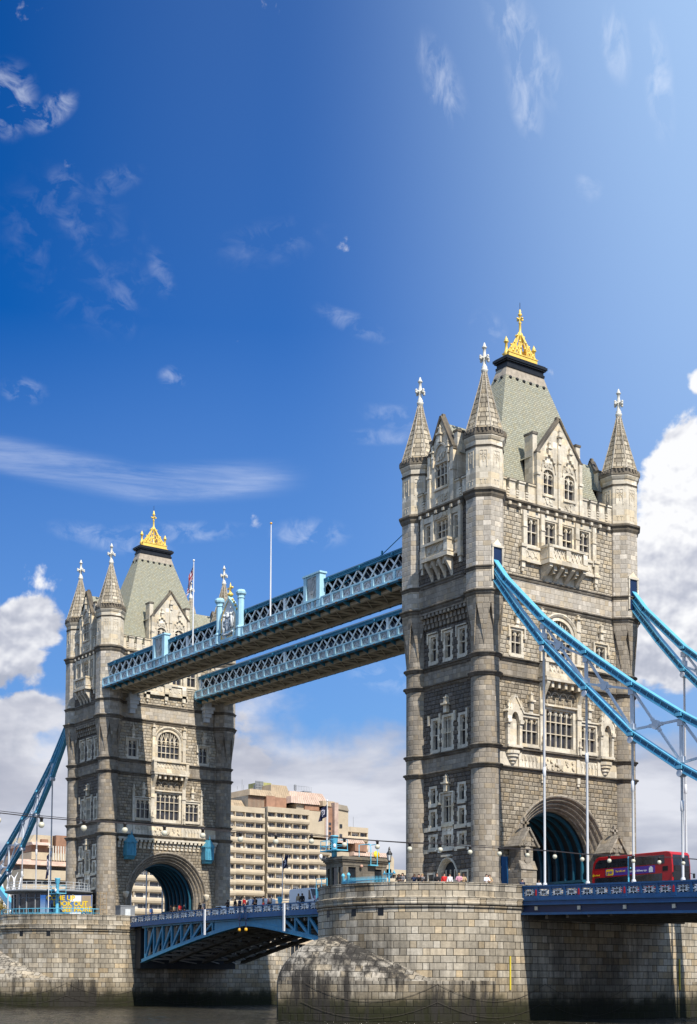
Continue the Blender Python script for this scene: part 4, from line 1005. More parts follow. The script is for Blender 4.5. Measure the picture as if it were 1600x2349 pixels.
        string_wall(strg, -yu, yu, xu, Z_S3, .30, .6); string_wall(strg, -yu, yu, xu, Z_S3b, .2, .45)
        string_wall(strg, -yu, yu, xu, 50.35, .42, .93)
        strg.build('string_course', 'string_stone', T, off)
        for k in range(int(yu / 1.1)):
            for s_ in (-1, 1): orn.cbox((xu + .34, s_ * (.6 + k * 1.25), 50.62), .22, .3, .3)
        orn.build('carved_stonework', 'carved', T, off)
        # parapet with crenels
        cp = MB(M); par = MB(M); ghw = 3.1 if wide else 2.0
        for s_ in (-1, 1):
            a, c_ = sorted((s_ * ghw, s_ * (half - 1.3)))
            par.box(xu - .55, xu + .02, a, c_, 51.2, 52.25)
            L = c_ - a; n = 4 if wide else 2; st = L / n
            for k in range(n):
                yy0_ = a + st * k
                m0 = a + st * k + (.0 if k == 0 else .22); m1 = a + st * (k + 1) - (.0 if k == n - 1 else .22)
                par.box(xu - .5, xu, m0, m1, 52.25, 53.05); par.box(xu - .58, xu + .12, m0 - .05, m1 + .05, 53.05, 53.22); cp.box(xu - .6, xu + .14, m0 - .07, m1 + .07, 53.22, 53.28); cp.box(xu - .57, xu + .06, yy0_ - .24, yy0_ + .24, 52.26, 52.34) if k else None
                if k < n - 1:
                    yy = a + st * (k + 1)
                    for q in range(3): par.box(xu - .05, xu + .16 - q * .03, yy - .2 + q * .01, yy + .2 - q * .01, 52.2 - q * .26 - .17, 52.2 - q * .26)
        par.build('parapet', 'carved', T, off); cp.build('parapet_coping', 'string_stone', T, off)
        # gabled dormer
        f = MB(M); gx = xu + .12
        zap = 60.6 if wide else 60.2; hwg = 3.05 if wide else 1.95; zf = 56.6 if wide else 56.4
        holes = []
        zt0, zt1 = 52.6, (55.15 if wide else 55.6)
        if wide:
            for a, c_ in ((-2.15, -.75), (.75, 2.15)): holes.append(window(M, T, off, a, c_, zt0, zt1, gx, 2, (.52,), sur=.16, teeth=False, bighead=.55))
        else: holes.append(window(M, T, off, -.95, .95, 53.1, 55.5, gx, 3, (.5,), sur=.16, teeth=False))
        f.plate([(-hwg, 51.2), (hwg, 51.2), (hwg, zf), (0, zap), (-hwg, zf)], gx - .55, gx, holes)
        for s_ in (-1, 1):
            f.box(gx - 1.5, gx - .3, s_ * (hwg - .05) - .3, s_ * (hwg - .05) + .3, 51.2, 58.6 if wide else 58.2)
            f.box(gx - .4, gx + .18, s_ * (hwg - .1) - .2, s_ * (hwg - .1) + .2, 51.2, 56.6)
            f.box(gx - .35, gx + .28, s_ * (hwg - .1) - .26, s_ * (hwg - .1) + .26, 54.3, 54.55)
        if wide: f.box(gx - .05, gx + .16, -.2, .2, 51.4, 58.4); f.box(gx - .05, gx + .24, -.24, .24, 56.0, 56.15)
        gb = f.build('gable', 'carved', T, off)
        f = MB(M)
        if wide:
            for yc in (-1.45, 1.45):
                ar = pointed(yc - .95, yc + .95, 54.9, 1.75)
                for p, q in zip(ar[:-1], ar[1:]): f.bar((gx + .06, p[0], p[1]), (gx + .06, q[0], q[1]), .13, .14)
                relief(f, yc - .6, yc + .6, 55.35, 56.1, gx + .02, 'leaf', 2, .08); relief(f, yc - .7, yc + .7, 51.45, 52.3, gx + .02, 'leaf', 2, .08)
                spirelet(f, yc, 56.6, gx, 1.5, .34)
                for s_ in (-1, 1):
                    for q in range(2): f.ball((gx + .12, yc + s_ * (.72 - q * .38), 55.95 + q * .42), .15, 7, 4)
            spirelet(f, 0, 58.0, gx, 1.7, .36)
        else:
            ar = pointed(-1.25, 1.25, 55.3, 2.2)
            for p, q in zip(ar[:-1], ar[1:]): f.bar((gx + .08, p[0], p[1]), (gx + .08, q[0], q[1]), .18, .2)
            relief(f, -.8, .8, 55.75, 56.7, gx + .02, 'leaf', 3, .1); relief(f, -1.0, 1.0, 51.4, 52.4, gx + .02, 'leaf', 3, .1); spirelet(f, 0, 57.6, gx, 1.8, .4)
            for s_ in (-1, 1): spirelet(f, s_ * 1.2, 56.2, gx, 1.4, .3)
        f.build('gable_carving', 'carved', gb, off)
        f = MB(M)
        for s_ in (-1, 1):
            f.bar((gx - .2, s_ * (hwg + .1), zf - .05), (gx - .2, 0, zap + .12), .2, .75, (1, 0, 0))
            zc = 58.6 if wide else 58.2
            f.box(gx - 1.58, gx - .22, s_ * (hwg - .05) - .38, s_ * (hwg - .05) + .38, zc, zc + .22)
            f.box(gx - .42, gx + .22, s_ * (hwg - .1) - .25, s_ * (hwg - .1) + .25, 56.6, 56.75)
        f.plate([(-.18, zap), (.18, zap), (.12, zap + .4), (-.12, zap + .4)], gx - .45, gx - .1)
        f.build('coping', 'string_stone', gb, off)
        # dormer roof back to the main roof and its cheeks, shade painted on as black
        f = MB(M); xb = (2.3 if wide else 4.5)
        zr = zap - .45; e = hwg + .35; ze = zf - .35
        for s_ in (-1, 1):
            f.poly([(gx - .5, 0, zr), (xb, 0, zr), (xb, s_ * e, ze), (gx - .5, s_ * e, ze)])
        f.build('dormer_roof', 'slate', T, off)
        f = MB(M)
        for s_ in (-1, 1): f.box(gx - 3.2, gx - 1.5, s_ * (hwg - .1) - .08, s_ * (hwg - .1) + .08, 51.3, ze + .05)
        f.build('dormer_cheek', 'black_iron', T, off)  # iron black stands for the shade on these side walls
    # main roof
    f = MB()
    e0 = (5.05, 9.0, 51.3); e1 = (4.72, 7.65, 52.1); e2 = (1.0, 2.9, 66.4); e3 = (.80, 2.6, 67.4)
    def ring(e): return [(e[0], -e[1], e[2]), (e[0], e[1], e[2]), (-e[0], e[1], e[2]), (-e[0], -e[1], e[2])]
    rr = [ring(e1), ring(e2)]
    for k in range(4): f.poly([rr[0][k], rr[0][(k + 1) % 4], rr[1][(k + 1) % 4], rr[1][k]])
    rf = f.build('roof', 'slate', T, off)
    f = MB()
    rr = [ring((1.02, 2.92, 66.35)), ring(e3)]
    for k in range(4): f.poly([rr[0][k], rr[0][(k + 1) % 4], rr[1][(k + 1) % 4], rr[1][k]])
    f.build('roof_flashing', 'flashing', rf, off)
    f = MB(); f.box(-5.4, 5.4, -9.3, 9.3, 51.25, 51.6); f.build('gutter_floor', 'roof_lead', T, off)
    f = MB()
    for k in range(6):
        yy = -2.35 + .94 * k
        for s_ in (-1, 1): f.ball((s_ * 1.06, yy, 66.15), .2, 8, 5)
    for s_ in (-1, 1):
        for xx in (-.5, .5): f.ball((xx, s_ * 3.0, 66.15), .2, 8, 5)
    f.build('roof_vent', 'black_iron', rf, off)
    f = MB()
    for a, b_, z0_, z1_ in ((.92, 2.65, 67.35, 67.6), (.84, 2.55, 67.6, 68.0), (1.02, 2.75, 68.0, 68.15), (1.12, 2.88, 68.15, 68.42), (1.0, 2.72, 68.42, 68.55)): f.box(-a, a, -b_, b_, z0_, z1_ + .001)
    cr = f.build('roof_crest', 'black_iron', rf, off)
    # gilded crown
    f = MB()
    f.box(-.62, .62, -2.15, 2.15, 68.55, 68.75); f.box(-.5, .5, -2.0, 2.0, 68.75, 69.2); f.box(-.56, .56, -2.06, 2.06, 69.2, 69.3)
    for yy in (-1.95, 1.95):
        f.lathe([(.26, 68.75), (.26, 69.35), (.18, 69.45), (.14, 69.7), (.14, 70.3), (.26, 70.38), (.28, 70.48), (.15, 70.56), (.2, 70.7), (.08, 70.85), (.02, 71.05)], 8, (0, yy))
    f.lathe([(.26, 68.75), (.26, 69.5), (.16, 69.7), (.15, 71.5), (.24, 71.6), (.14, 71.75), (.12, 72.9), (.2, 73.0), (.12, 73.1), (.1, 73.7), (.22, 73.8), (.22, 73.95), (.1, 74.05), (.14, 74.25), (.03, 74.5)], 8, (0, 0))
    for k in range(4):
        a = k * PI / 2; d = Vector((math.cos(a), math.sin(a), 0)); f.bar(Vector((0, 0, 73.4)), Vector((0, 0, 73.4)) + d * .36, .14, .16); f.ball(tuple(Vector((0, 0, 73.4)) + d * .38), .11, 6, 4)
    for s_ in (-1, 1):
        for xx in (-.42, .42):
            pts = [(xx, s_ * 1.75, 69.3), (xx * .8, s_ * 1.2, 69.95), (xx * .5, s_ * .65, 70.8), (0, s_ * .12, 71.9)]
            for p, q in zip(pts[:-1], pts[1:]): f.bar(p, q, .17, .18)
            for t_ in (0, 1, 2):
                p = pts[t_ + 0]; q = pts[t_ + 1]; m_ = [(p[j] + q[j]) / 2 for j in range(3)]
                f.ball((m_[0], m_[1] + s_ * .1, m_[2] + .16), .11, 6, 4)
            f.bar((xx, s_ * 1.1, 69.3), (xx, s_ * .9, 70.3), .12, .14); f.bar((xx, s_ * .55, 69.3), (xx, s_ * .55, 70.6), .12, .14); f.bar((xx, s_ * .55, 70.3), (xx, s_ * 1.3, 69.3), .11, .13); f.bar((xx, s_ * .1, 70.6), (xx, s_ * .9, 69.3), .11, .13)
            for yq, zq in ((1.35, 69.55), (.85, 69.75), (.3, 70.1), (.4, 70.75)): f.ball((xx, s_ * yq, zq), .15, 6, 4)
    f.build('crown', 'gold', rf, off)
    f = MB(); f.tube([(0, 0, 74.4), (0, 0, 75.2)], .03, 5); f.build('lightning_rod', 'black_iron', rf, off)
    # roadway vault
    hw, zs, rise = 5.15, 15.1, 5.55
    f = MB(); path = arch_path(hw + .02, zs, rise + .02, ZB)
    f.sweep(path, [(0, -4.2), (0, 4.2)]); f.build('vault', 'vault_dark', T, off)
    f = MB()
    for k in range(7):
        x = -3.6 + 1.2 * k
        f.sweep(arch_path(hw, zs, rise, ZB + 2.4), [(0, x - .12), (-.3, x - .10), (-.3, x + .10), (0, x + .12)])
    f.build('vault_rib', 'vault_blue', T, off)
    f = MB()
    for s_ in (-1, 1):
        f.box(-4.2, 4.2, s_ * hw, s_ * (hw - .45), ZB, ZB + 2.3)
        for k in range(8): x = -4.0 + k * 1.1; f.box(x, x + .3, s_ * (hw - .45), s_ * (hw - .62), ZB, ZB + 2.2)
        f.box(-4.2, 4.2, s_ * hw, s_ * (hw - .7), ZB + 2.3, ZB + 2.55)
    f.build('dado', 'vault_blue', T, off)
    # opening for the suspension chain in the turret
    for sy in (-1, 1):
        f = MB(); sx = 1 if kind == 'outer' else -1
        xf = sx * (A2 + 1.775)
        f.box(xf - sx * .02, xf + sx * .16, sy * B2 - .72, sy * B2 - .55, 42.2, 45.4); f.box(xf - sx * .02, xf + sx * .16, sy * B2 + .55, sy * B2 + .72, 42.2, 45.4)
        f.box(xf - sx * .02, xf + sx * .2, sy * B2 - .75, sy * B2 + .75, 45.4, 45.65)
        f.plate([(sy * B2 - .6, 45.65), (sy * B2 + .6, 45.65), (sy * B2 + .1, 46.1), (sy * B2, 46.3), (sy * B2 - .1, 46.1)], xf - sx * .02, xf + sx * .12)
        o_ = f.build('chain_portal', 'carved', T, off)
        f = MB(); f.box(xf, xf + sx * .05, sy * B2 - .55, sy * B2 + .55, 42.2, 45.4); f.build('chain_opening', 'navy', o_, off)
    if kind == 'outer':
        for yy in (-6.1, 6.1):
            f = MB(); x1 = 7.7; x0 = A2 + .55
            f.box(x0, x1 + .12, yy - 1.15, yy + 1.15, ZB, ZB + .9); f.box(x0, x1, yy - 1.0, yy + 1.0, ZB + .9, 14.3)
            f.plate([(x1 - .1, 14.3), (x1 + .1, 14.3), (x1 - .35, 15.2), (x1 - .5, 15.2)], yy - 1.02, yy + 1.02, axis='y')
            f.box(x0, x1 - .3, yy - .78, yy + .78, 14.3, 17.0)
            f.plate([(yy - 1.15, 16.6), (yy + 1.15, 16.6), (yy, 18.2)], x0, x1 - .1)
            for s_ in (-1, 1): f.bar(((x0 + x1) / 2, yy + s_ * 1.3, 16.5), ((x0 + x1) / 2, yy, 18.35), .2, x1 - x0 + .2, (1, 0, 0))
            f.plate(arc_pts(yy, 16.1, .45, .5, 0, 340, 10), x1 - .3, x1 - .15); f.plate(arc_pts(yy, 15.2, .38, .34, 0, 340, 8), x1 - .3, x1 - .17)
            relief(f, yy - .7, yy + .7, 16.6, 17.4, x1 - .08, 'leaf', 2, .1)
            f.box(x1 - .75, x1 - .45, yy - .12, yy + .12, 18.3, 19.3); f.box(x1 - .75, x1 - .45, yy - .38, yy + .38, 18.75, 18.98)
            for s_ in (-1, 1): f.ball((x1 - .6, yy + s_ * .4, 18.87), .16, 7, 4)
            f.ball((x1 - .6, yy, 19.35), .16, 7, 4)
            f.build('portal_pier', 'ashlar', T, off)
        f = MB(); f.box(A2 + .6, A2 + .75, -8.0, -7.15, ZB, 15.6); f.build('side_gate', 'deck_blue', T, off)
        f = MB(); hp = [(y - 8.55 + 1.0, z, ny, nz) for y, z, ny, nz in arch_path(.5, 14.1, .5, ZB, 10)]
        f.sweep(hp, [(0, A2 + .45), (0, A2 + .7), (.22, A2 + .75), (.25, A2 + .5)]); f.build('side_arch', 'ashlar', T, off)
    return T
near_tower = make_tower(0.0, 'outer', 'tall pale stone tower nearest the camera, with light blue chains leaving its turrets')
far_tower = make_tower(-82.3, 'inner', 'darker stone tower farther off on the left, where the high footways end')
# ================================================================ river, banks, sky-facing ground
from mathutils import noise as mnoise
f = MB(); f.poly([(-700, -900, -.16), (900, -900, -.16), (900, 1100, -.16), (-700, 1100, -.16)])
f.smooth = True; X0_, X1_, Y0_, Y1_, ST = -118.0, 34.0, -82.0, 20.0, .34
nx_ = int((X1_ - X0_) / ST); ny_ = int((Y1_ - Y0_) / ST)
for j_ in range(ny_ + 1):
    for i_ in range(nx_ + 1):
        x = X0_ + i_ * ST; y = Y0_ + j_ * ST
        z = .075 * mnoise.noise(Vector((x * .22, y * .30, 0))) + .06 * mnoise.noise(Vector((x * .62 + 9, y * .8, 3))) + .05 * abs(mnoise.noise(Vector((x * 1.3, y * 1.7, 7))))
        e = min(1.0, min(i_, nx_ - i_, j_, ny_ - j_) / 12.0)
        f.v.append((x, y, z * e - .16 * (1 - e)))
for j_ in range(ny_):
    for i_ in range(nx_):
        a_ = 4 + j_ * (nx_ + 1) + i_; f.face((a_, a_ + 1, a_ + nx_ + 2, a_ + nx_ + 1), ((0, 0),) * 4)
wv = f.build('river', 'water', recalc=False); tag(wv, kind='structure')
f = MB(); f.box(-2500, -178, -2200, 2500, -3, 7.2); tag(f.build('north_bank', 'paving'), kind='structure')
f = MB(); f.box(-178.6, -178, -2200, 2500, -3, 8.2); tag(f.build('river_wall', 'quay_stone'), kind='structure')
f = MB(); f.box(79, 700, -700, -50, -3, 1.9); f.box(92, 700, -49.99, 900, -3, 1.9); tag(f.build('south_bank', 'paving'), kind='structure')
# ================================================================ piers
PYC = 12.4; PR = 10.67
def pier_outline(r, n=28):
    o = [(r * math.cos(a), -PYC + r * math.sin(a)) for a in [PI + PI * k / n for k in range(n + 1)]]
    return o + [(r * math.cos(a), PYC + r * math.sin(a)) for a in [PI * k / n for k in range(n + 1)]]
def wall_loft(f, levels, n=28, uofs=0.0):
    """levels [(r, z)...]: vertical walls of the pier's stadium plan with running-length UVs"""
    outs = [pier_outline(r, n) for r, z in levels]
    base = pier_outline(PR, n); L = [0.0]
    for k in range(len(base)): 
        p, q = base[k], base[(k + 1) % len(base)]; L.append(L[-1] + math.hypot(p[0] - q[0], p[1] - q[1]))
    rings = [f.pts([(x, y, z) for x, y in o]) for o, (r, z) in zip(outs, levels)]
    m_ = len(base)
    for k in range(len(rings) - 1):
        for j in range(m_):
            j2 = (j + 1) % m_
            f.face((rings[k] + j, rings[k] + j2, rings[k + 1] + j2, rings[k + 1] + j), ((L[j], levels[k][1]), (L[j + 1], levels[k][1]), (L[j + 1], levels[k + 1][1]), (L[j], levels[k + 1][1])))
def make_pier(cx, label, windows):
    T = empty('bridge_pier', (cx, 0, -2.0), label, 'pier', 'river piers under the towers'); off = (0, 0, -2.0)
    f = MB(); f.smooth = True
    wall_loft(f, [(PR + .02, -2.0), (PR, 10.25)]); f.smooth = False
    f.build('pier_wall', 'pier_stone', T, off)
    f = MB(); f.smooth = True
    wall_loft(f, [(PR - .1, 10.25), (PR + .12, 10.25), (PR + .12, 10.42)]); wall_loft(f, [(PR - .1, 10.42), (PR + .06, 10.42), (PR + .22, 10.62), (PR + .22, 10.8), (PR + .1, 10.8)])
    wall_loft(f, [(PR - .1, 10.8), (PR + .1, 10.8), (PR + .28, 11.0), (PR + .30, 11.2), (PR + .05, 11.3), (PR - .1, 11.32)])
    f.smooth = False; f.build('cornice_band', 'pier_stone', T, off)
    f = MB(); wall_loft(f, [(PR, 11.3), (PR, 12.35)]); wall_loft(f, [(PR - .5, 12.35), (PR - .5, 11.4)])
    wall_loft(f, [(PR - .55, 12.33), (PR - .55, 12.56), (PR + .07, 12.56), (PR + .07, 12.33), (PR - .55, 12.33)])
    # the parapet is open where the road crosses: done by the deck covering it
    f.build('parapet', 'pier_stone', T, off)
    f = MB(); f.plate(pier_outline(PR - .45), 11.2, 11.62, axis='z'); f.build('pier_paving', 'paving', T, off)
    # cutwaters with domed tops at both ends
    for s_ in (-1, 1):
        f = MB(); rc = 19.2; xc = rc - PR; yn = math.sqrt(rc * rc - xc * xc)
        def out(t_):    # t_ -1..1 from the one flank over the nose to the other
            a = abs(t_); amax = math.acos(xc / rc); an = amax * (1 - a)
            x = rc * math.cos(an) - xc; y = -PYC - rc * math.sin(an)
            x = max(x, 0)
            return (math.copysign(x, t_) if a > 0 else 0.0, y)
        N = 32
        O = [out(-1 + 2 * k / N) for k in range(N + 1)]
        I_ = []; ZI = []
        for k in range(N + 1):
            t_ = -1 + 2 * k / N; a = -PI / 2 + t_ * PI / 2
            I_.append(((PR - .3) * math.cos(a), -PYC + (PR - .3) * math.sin(a))); q_ = abs(t_); ZI.append(3.7 + 4.15 * max(0.0, (1 - q_ / .60)) ** .85 if q_ < .60 else 3.7)
        LU = [0.0]
        for k in range(N): LU.append(LU[-1] + math.hypot(O[k][0] - O[k + 1][0], O[k][1] - O[k + 1][1]))
        M_ = 9; rings = [f.pts([(x, y * -s_, -2.0) for x, y in O])]; zz = [[-2.0] * (N + 1)]; cc = [[-2.0] * (N + 1)]
        for q in range(M_ + 1):
            t_ = q / M_; sx = math.sin(t_ * PI / 2); cxx = 1 - math.cos(t_ * PI / 2)
            ps = []; zr = []; cr = []
            for k in range(N + 1):
                bl = cxx * 1.0
                x = O[k][0] + (I_[k][0] - O[k][0]) * (cxx * .85 + t_ * .15); y = O[k][1] + (I_[k][1] - O[k][1]) * (cxx * .85 + t_ * .15)
                z = 3.6 + (ZI[k] - 3.6) * (sx * .9 + t_ * .1); ps.append((x, y * -s_, z)); zr.append(z)
                cr.append(3.6 + 6.0 * t_)
            rings.append(f.pts(ps)); cc.append(cr)
        f.smooth = True
        for q in range(len(rings) - 1):
            f.smooth = q > 0
            for k in range(N):
                if q == 0: uvq = ((LU[k], cc[q][k]), (LU[k + 1], cc[q][k + 1]), (LU[k + 1], cc[q + 1][k + 1]), (LU[k], cc[q + 1][k]))
                else:
                    uvq = []
                    for rr_, kk in ((rings[q], k), (rings[q], k + 1), (rings[q + 1], k + 1), (rings[q + 1], k)):
                        px_, py_, pz_ = f.v[rr_ + kk]; uvq.append(((px_ * .75 - abs(py_) * math.copysign(1, px_ + 1e-6) * .66) if abs(px_) > 0 else -abs(py_) * .66, pz_ + (cc[q][kk] - 3.6) * .12))
                f.face((rings[q] + k, rings[q] + k + 1, rings[q + 1] + k + 1, rings[q + 1] + k), tuple(uvq))
        f.smooth = False
        f.build('cutwater', 'cutwater_stone', T, off)
    # small drain openings and the yellow gauge boards
    for a in windows:
        g = MB(Matrix.Translation((0, -PYC, 0)) @ Matrix.Rotation(R(a), 4, 'Z')); g.box(PR - .3, PR + .015, -.28, .28, 9.55, 10.2); g.build('drain_opening', 'black_iron', T, off)
    for yy in (-11.26, 11.57) if cx == 0.0 else ():
        g = MB(); g.box(PR + .03, PR + .12, yy - .07, yy + .07, 2.8, 5.9) ; g.build('gauge_board', 'yellow_paint', T, off)
    return T
near_pier = make_pier(0.0, 'huge stone pier with a domed cutwater, under the near tower', (-100, -78, -62))
far_pier = make_pier(-82.3, 'stone pier under the far tower, left of the lifting span', (-62, -40))
# loose mooring chains draped round the piers, following the flank of the cutwater and then the straight wall
RC = 19.2; XC = RC - PR
def flank(s):
    """point at distance s (metres) from the corner of the straight wall: negative runs along the wall under the deck"""
    if s < 0: return (PR + .08, -PYC - s)
    a = s / RC; return ((RC + .08) * math.cos(a) - XC, -PYC - (RC + .08) * math.sin(a))
def drape(cx, ss, ztop, zlow, label):
    pts = []
    for s0, s1 in zip(ss[:-1], ss[1:]):
        for k in range(13):
            t_ = k / 12; x, y = flank(s0 + (s1 - s0) * t_); pts.append((cx + x, y, zlow + (ztop - zlow) * (2 * t_ - 1) ** 2))
    f = MB(); f.tube(pts, .018, 5)
    tag(f.build('mooring_chain', 'chain_rust'), label, 'chain', 'chains draped on the piers')
drape(0, (18.5, 6.6, -5.5, -17), 3.35, 1.75, 'black chain sagging across the near pier just above the weed line')
drape(0, (19, 6.6, -5.5, -17), 1.75, .3, 'black chain hanging lowest on the near pier, close to the water')
drape(-82.3, (17, 5.0, -7, -18), 3.2, 1.6, 'black chain sagging along the left pier above the green weed')
drape(-82.3, (17, 5.0, -7, -18), 1.5, .3, 'black chain trailing at the waterline of the left pier')
# chain along the faces under the spans
# ================================================================ decks
def lace_panel(f, x0, x1, z0, z1, y, dz0=0.0, dz1=0.0, th=.05):
    """cast-iron parapet panel: crossed arcs, roundel and lozenge (white)"""
    w = x1 - x0; h = z1 - z0; cx_ = (x0 + x1) / 2; cz = (z0 + z1) / 2
    def b(p, q, w_=.06): f.bar((p[0], y, p[1]), (q[0], y, q[1]), .07, w_ * 1.55)
    for s_ in (-1, 1):
        prev = None
        for k in range(5):
            t_ = -1 + k / 2; p = (cx_ + s_ * (w * .5 - w * .42 * (1 - t_ * t_)), cz + h * .5 * t_)
            if prev: b(prev, p)
            prev = p
        prev = None
        for k in range(5):
            t_ = -1 + k / 2; p = (cx_ + w * .5 * t_, cz + s_ * (h * .5 - h * .42 * (1 - t_ * t_)))
            if prev: b(prev, p)
            prev = p
    n = 8
    for k in range(n):
        a0, a1 = 2 * PI * k / n, 2 * PI * (k + 1) / n
        b((cx_ + w * .2 * math.cos(a0), cz + h * .24 * math.sin(a0)), (cx_ + w * .2 * math.cos(a1), cz + h * .24 * math.sin(a1)))
    b((cx_ - w * .5, cz), (cx_ + w * .5, cz), .05); b((cx_, cz - h * .5), (cx_, cz + h * .5), .05)
def side_deck(name, x0, x1, zt0, zt1, label, pitch=1.83, face=-1):
    """side span: parapets with white lace panels, dark blue girders with cross girders under a thin road deck"""
    T = empty(name, ((x0 + x1) / 2, 0, 8.9), label, 'bridge span', 'road decks of the bridge'); off = ((x0 + x1) / 2, 0, 8.9)
    L = x1 - x0; n = int(round(abs(L) / pitch)); YE = 9.55
    def zt(x): return zt0 + (zt1 - zt0) * (x - x0) / L
    for s_ in (-1, 1):
        y = s_ * YE
        g = MB(); w_ = MB(); rd = MB(); bl = MB()
        def sl(f, ya, yb, dza, dzb, xa=x0, xb=x1):
            f.poly([(xa, ya, zt(xa) + dzb), (xb, ya, zt(xb) + dzb), (xb, ya, zt(xb) + dza), (xa, ya, zt(xa) + dza)]); f.poly([(xa, yb, zt(xa) + dzb), (xb, yb, zt(xb) + dzb), (xb, yb, zt(xb) + dza), (xa, yb, zt(xa) + dza)])
            f.poly([(xa, ya, zt(xa) + dzb), (xb, ya, zt(xb) + dzb), (xb, yb, zt(xb) + dzb), (xa, yb, zt(xa) + dzb)]); f.poly([(xa, ya, zt(xa) + dza), (xb, ya, zt(xb) + dza), (xb, yb, zt(xb) + dza), (xa, yb, zt(xa) + dza)])
            for x in (xa, xb): f.poly([(x, ya, zt(x) + dza), (x, yb, zt(x) + dza), (x, yb, zt(x) + dzb), (x, ya, zt(x) + dzb)])
        sl(g, y - .17, y + .17, -.16, 0); sl(g, y - .12, y + .12, -.36, -.16); sl(g, y - .14, y + .14, -1.2, -.98)
        for k in range(n + 1):
            x = x0 + L * k / n; pw = .26 if k % 3 == 1 else .14
            g.box(x - pw, x + pw, y - .15, y + .15, zt(x) - 1.0, zt(x) - .14)
            if k % 3 == 1:
                rd.plate([(x - .09, zt(x) - .95), (x + .09, zt(x) - .95), (x + .09, zt(x) - .5), (x, zt(x) - .38), (x - .09, zt(x) - .5)], y - .19, y + .19, axis='y')
                g.box(x - .3, x + .3, y - .2, y + .2, zt(x) - 1.25, zt(x) - 1.0)
            if k < n:
                xn = x0 + L * (k + 1) / n; d = .3 if k % 3 == 1 else .2; d2 = .3 if (k + 1) % 3 == 1 else .2
                sgn = 1 if L > 0 else -1
                xm = (x + xn) / 2
                lace_panel(w_, x + sgn * d, xn - sgn * d2, zt(xm) - .96, zt(xm) - .38, y + s_ * .07)
                bl.box(min(x, xn), max(x, xn), y - .03 * 1, y + .03, zt(xm) - .97, zt(xm) - .37) if False else None
        gb = g.build('parapet', 'deck_blue', T, off); w_.build('lace_panel', 'lace_white', gb, off); rd.build('red_niche', 'red_paint', gb, off)
        g = MB(); sl(g, y - .18, y + .35, -1.75, -1.2) ; sl(g, y - .3, y - .1 * s_ * 0 + .2, -1.42, -1.3) if s_ < 0 else sl(g, y - .2, y + .3, -1.42, -1.3)
        sl(g, y - .32, y + .32, -1.82, -1.72); sl(g, y - .32, y + .32, -2.72, -2.5)
        g.build('edge_girder', 'deck_blue', T, off)
        g = MB(); sl(g, y - .06, y + .06, -2.5, -1.8); gg = g.build('girder_web', 'navy', T, off)
        g = MB()
        for k in range(0, n, 3):
            x = x0 + L * (k + 1) / n; g.cbox((x, y + s_ * .1, zt(x) - 2.12), .34, .16, .34)
        g.build('bearing_plate', 'soffit_rib', gg, off)
    g = MB(); g.plate([(min(x0, x1), -9.3), (max(x0, x1), -9.3), (max(x0, x1), 9.3), (min(x0, x1), 9.3)], 10.6, 11.25, axis='z'); g.build('deck_slab', 'asphalt', T, off)
    g = MB()
    m_ = int(abs(L) / 2.7)
    for k in range(m_ + 1):
        x = x0 + L * k / m_; g.box(x - .18, x + .18, -9.2, 9.2, 9.3, 10.62)
    for yy in (-6, -2, 2, 6): g.box(min(x0, x1), max(x0, x1), yy - .12, yy + .12, 9.75, 10.6)
    g.build('cross_girder', 'girder_grey', T, off)
    return T
side_deck('side_span', 10.72, 92.0, 12.45, 10.3, 'blue decked span with white lace panels carrying the red bus')
side_deck('side_span', -93.0, -178.0, 12.45, 10.3, 'blue decked span beyond the far tower, mostly hidden')
# road surface and markings run over everything
def roadstrip(name, y0, y1, dz, m_, segs=((-178, 8.95), (-93, 11.25), (-41.15, 11.62), (10.7, 11.25), (92, 8.95))):
    f = MB()
    for (xa, za), (xb, zb) in zip(segs[:-1], segs[1:]):
        n = 6
        for k in range(n):
            x0_ = xa + (xb - xa) * k / n; x1_ = xa + (xb - xa) * (k + 1) / n; z0_ = za + (zb - za) * k / n; z1_ = za + (zb - za) * (k + 1) / n
            f.poly([(x0_, y0, z0_ + dz), (x1_, y0, z1_ + dz), (x1_, y1, z1_ + dz), (x0_, y1, z0_ + dz)])
    return tag(f.build(name, m_), kind='structure')
roadstrip('road', -4.9, 4.9, .30, 'asphalt'); 
f = MB()
for k in range(40):
    x = -90 + k * 2.6
    if x < 10: 
        z = 11.25 + .37 * (1 - abs(x + 41.15) / 51.85) if -93 < x < 10.7 else 11.25
        f.poly([(x, -.06, z + .306), (x + 1.3, -.06, z + .306), (x + 1.3, .06, z + .306), (x, .06, z + .306)])
tag(f.build('road_marking', 'sign_white'), kind='structure')
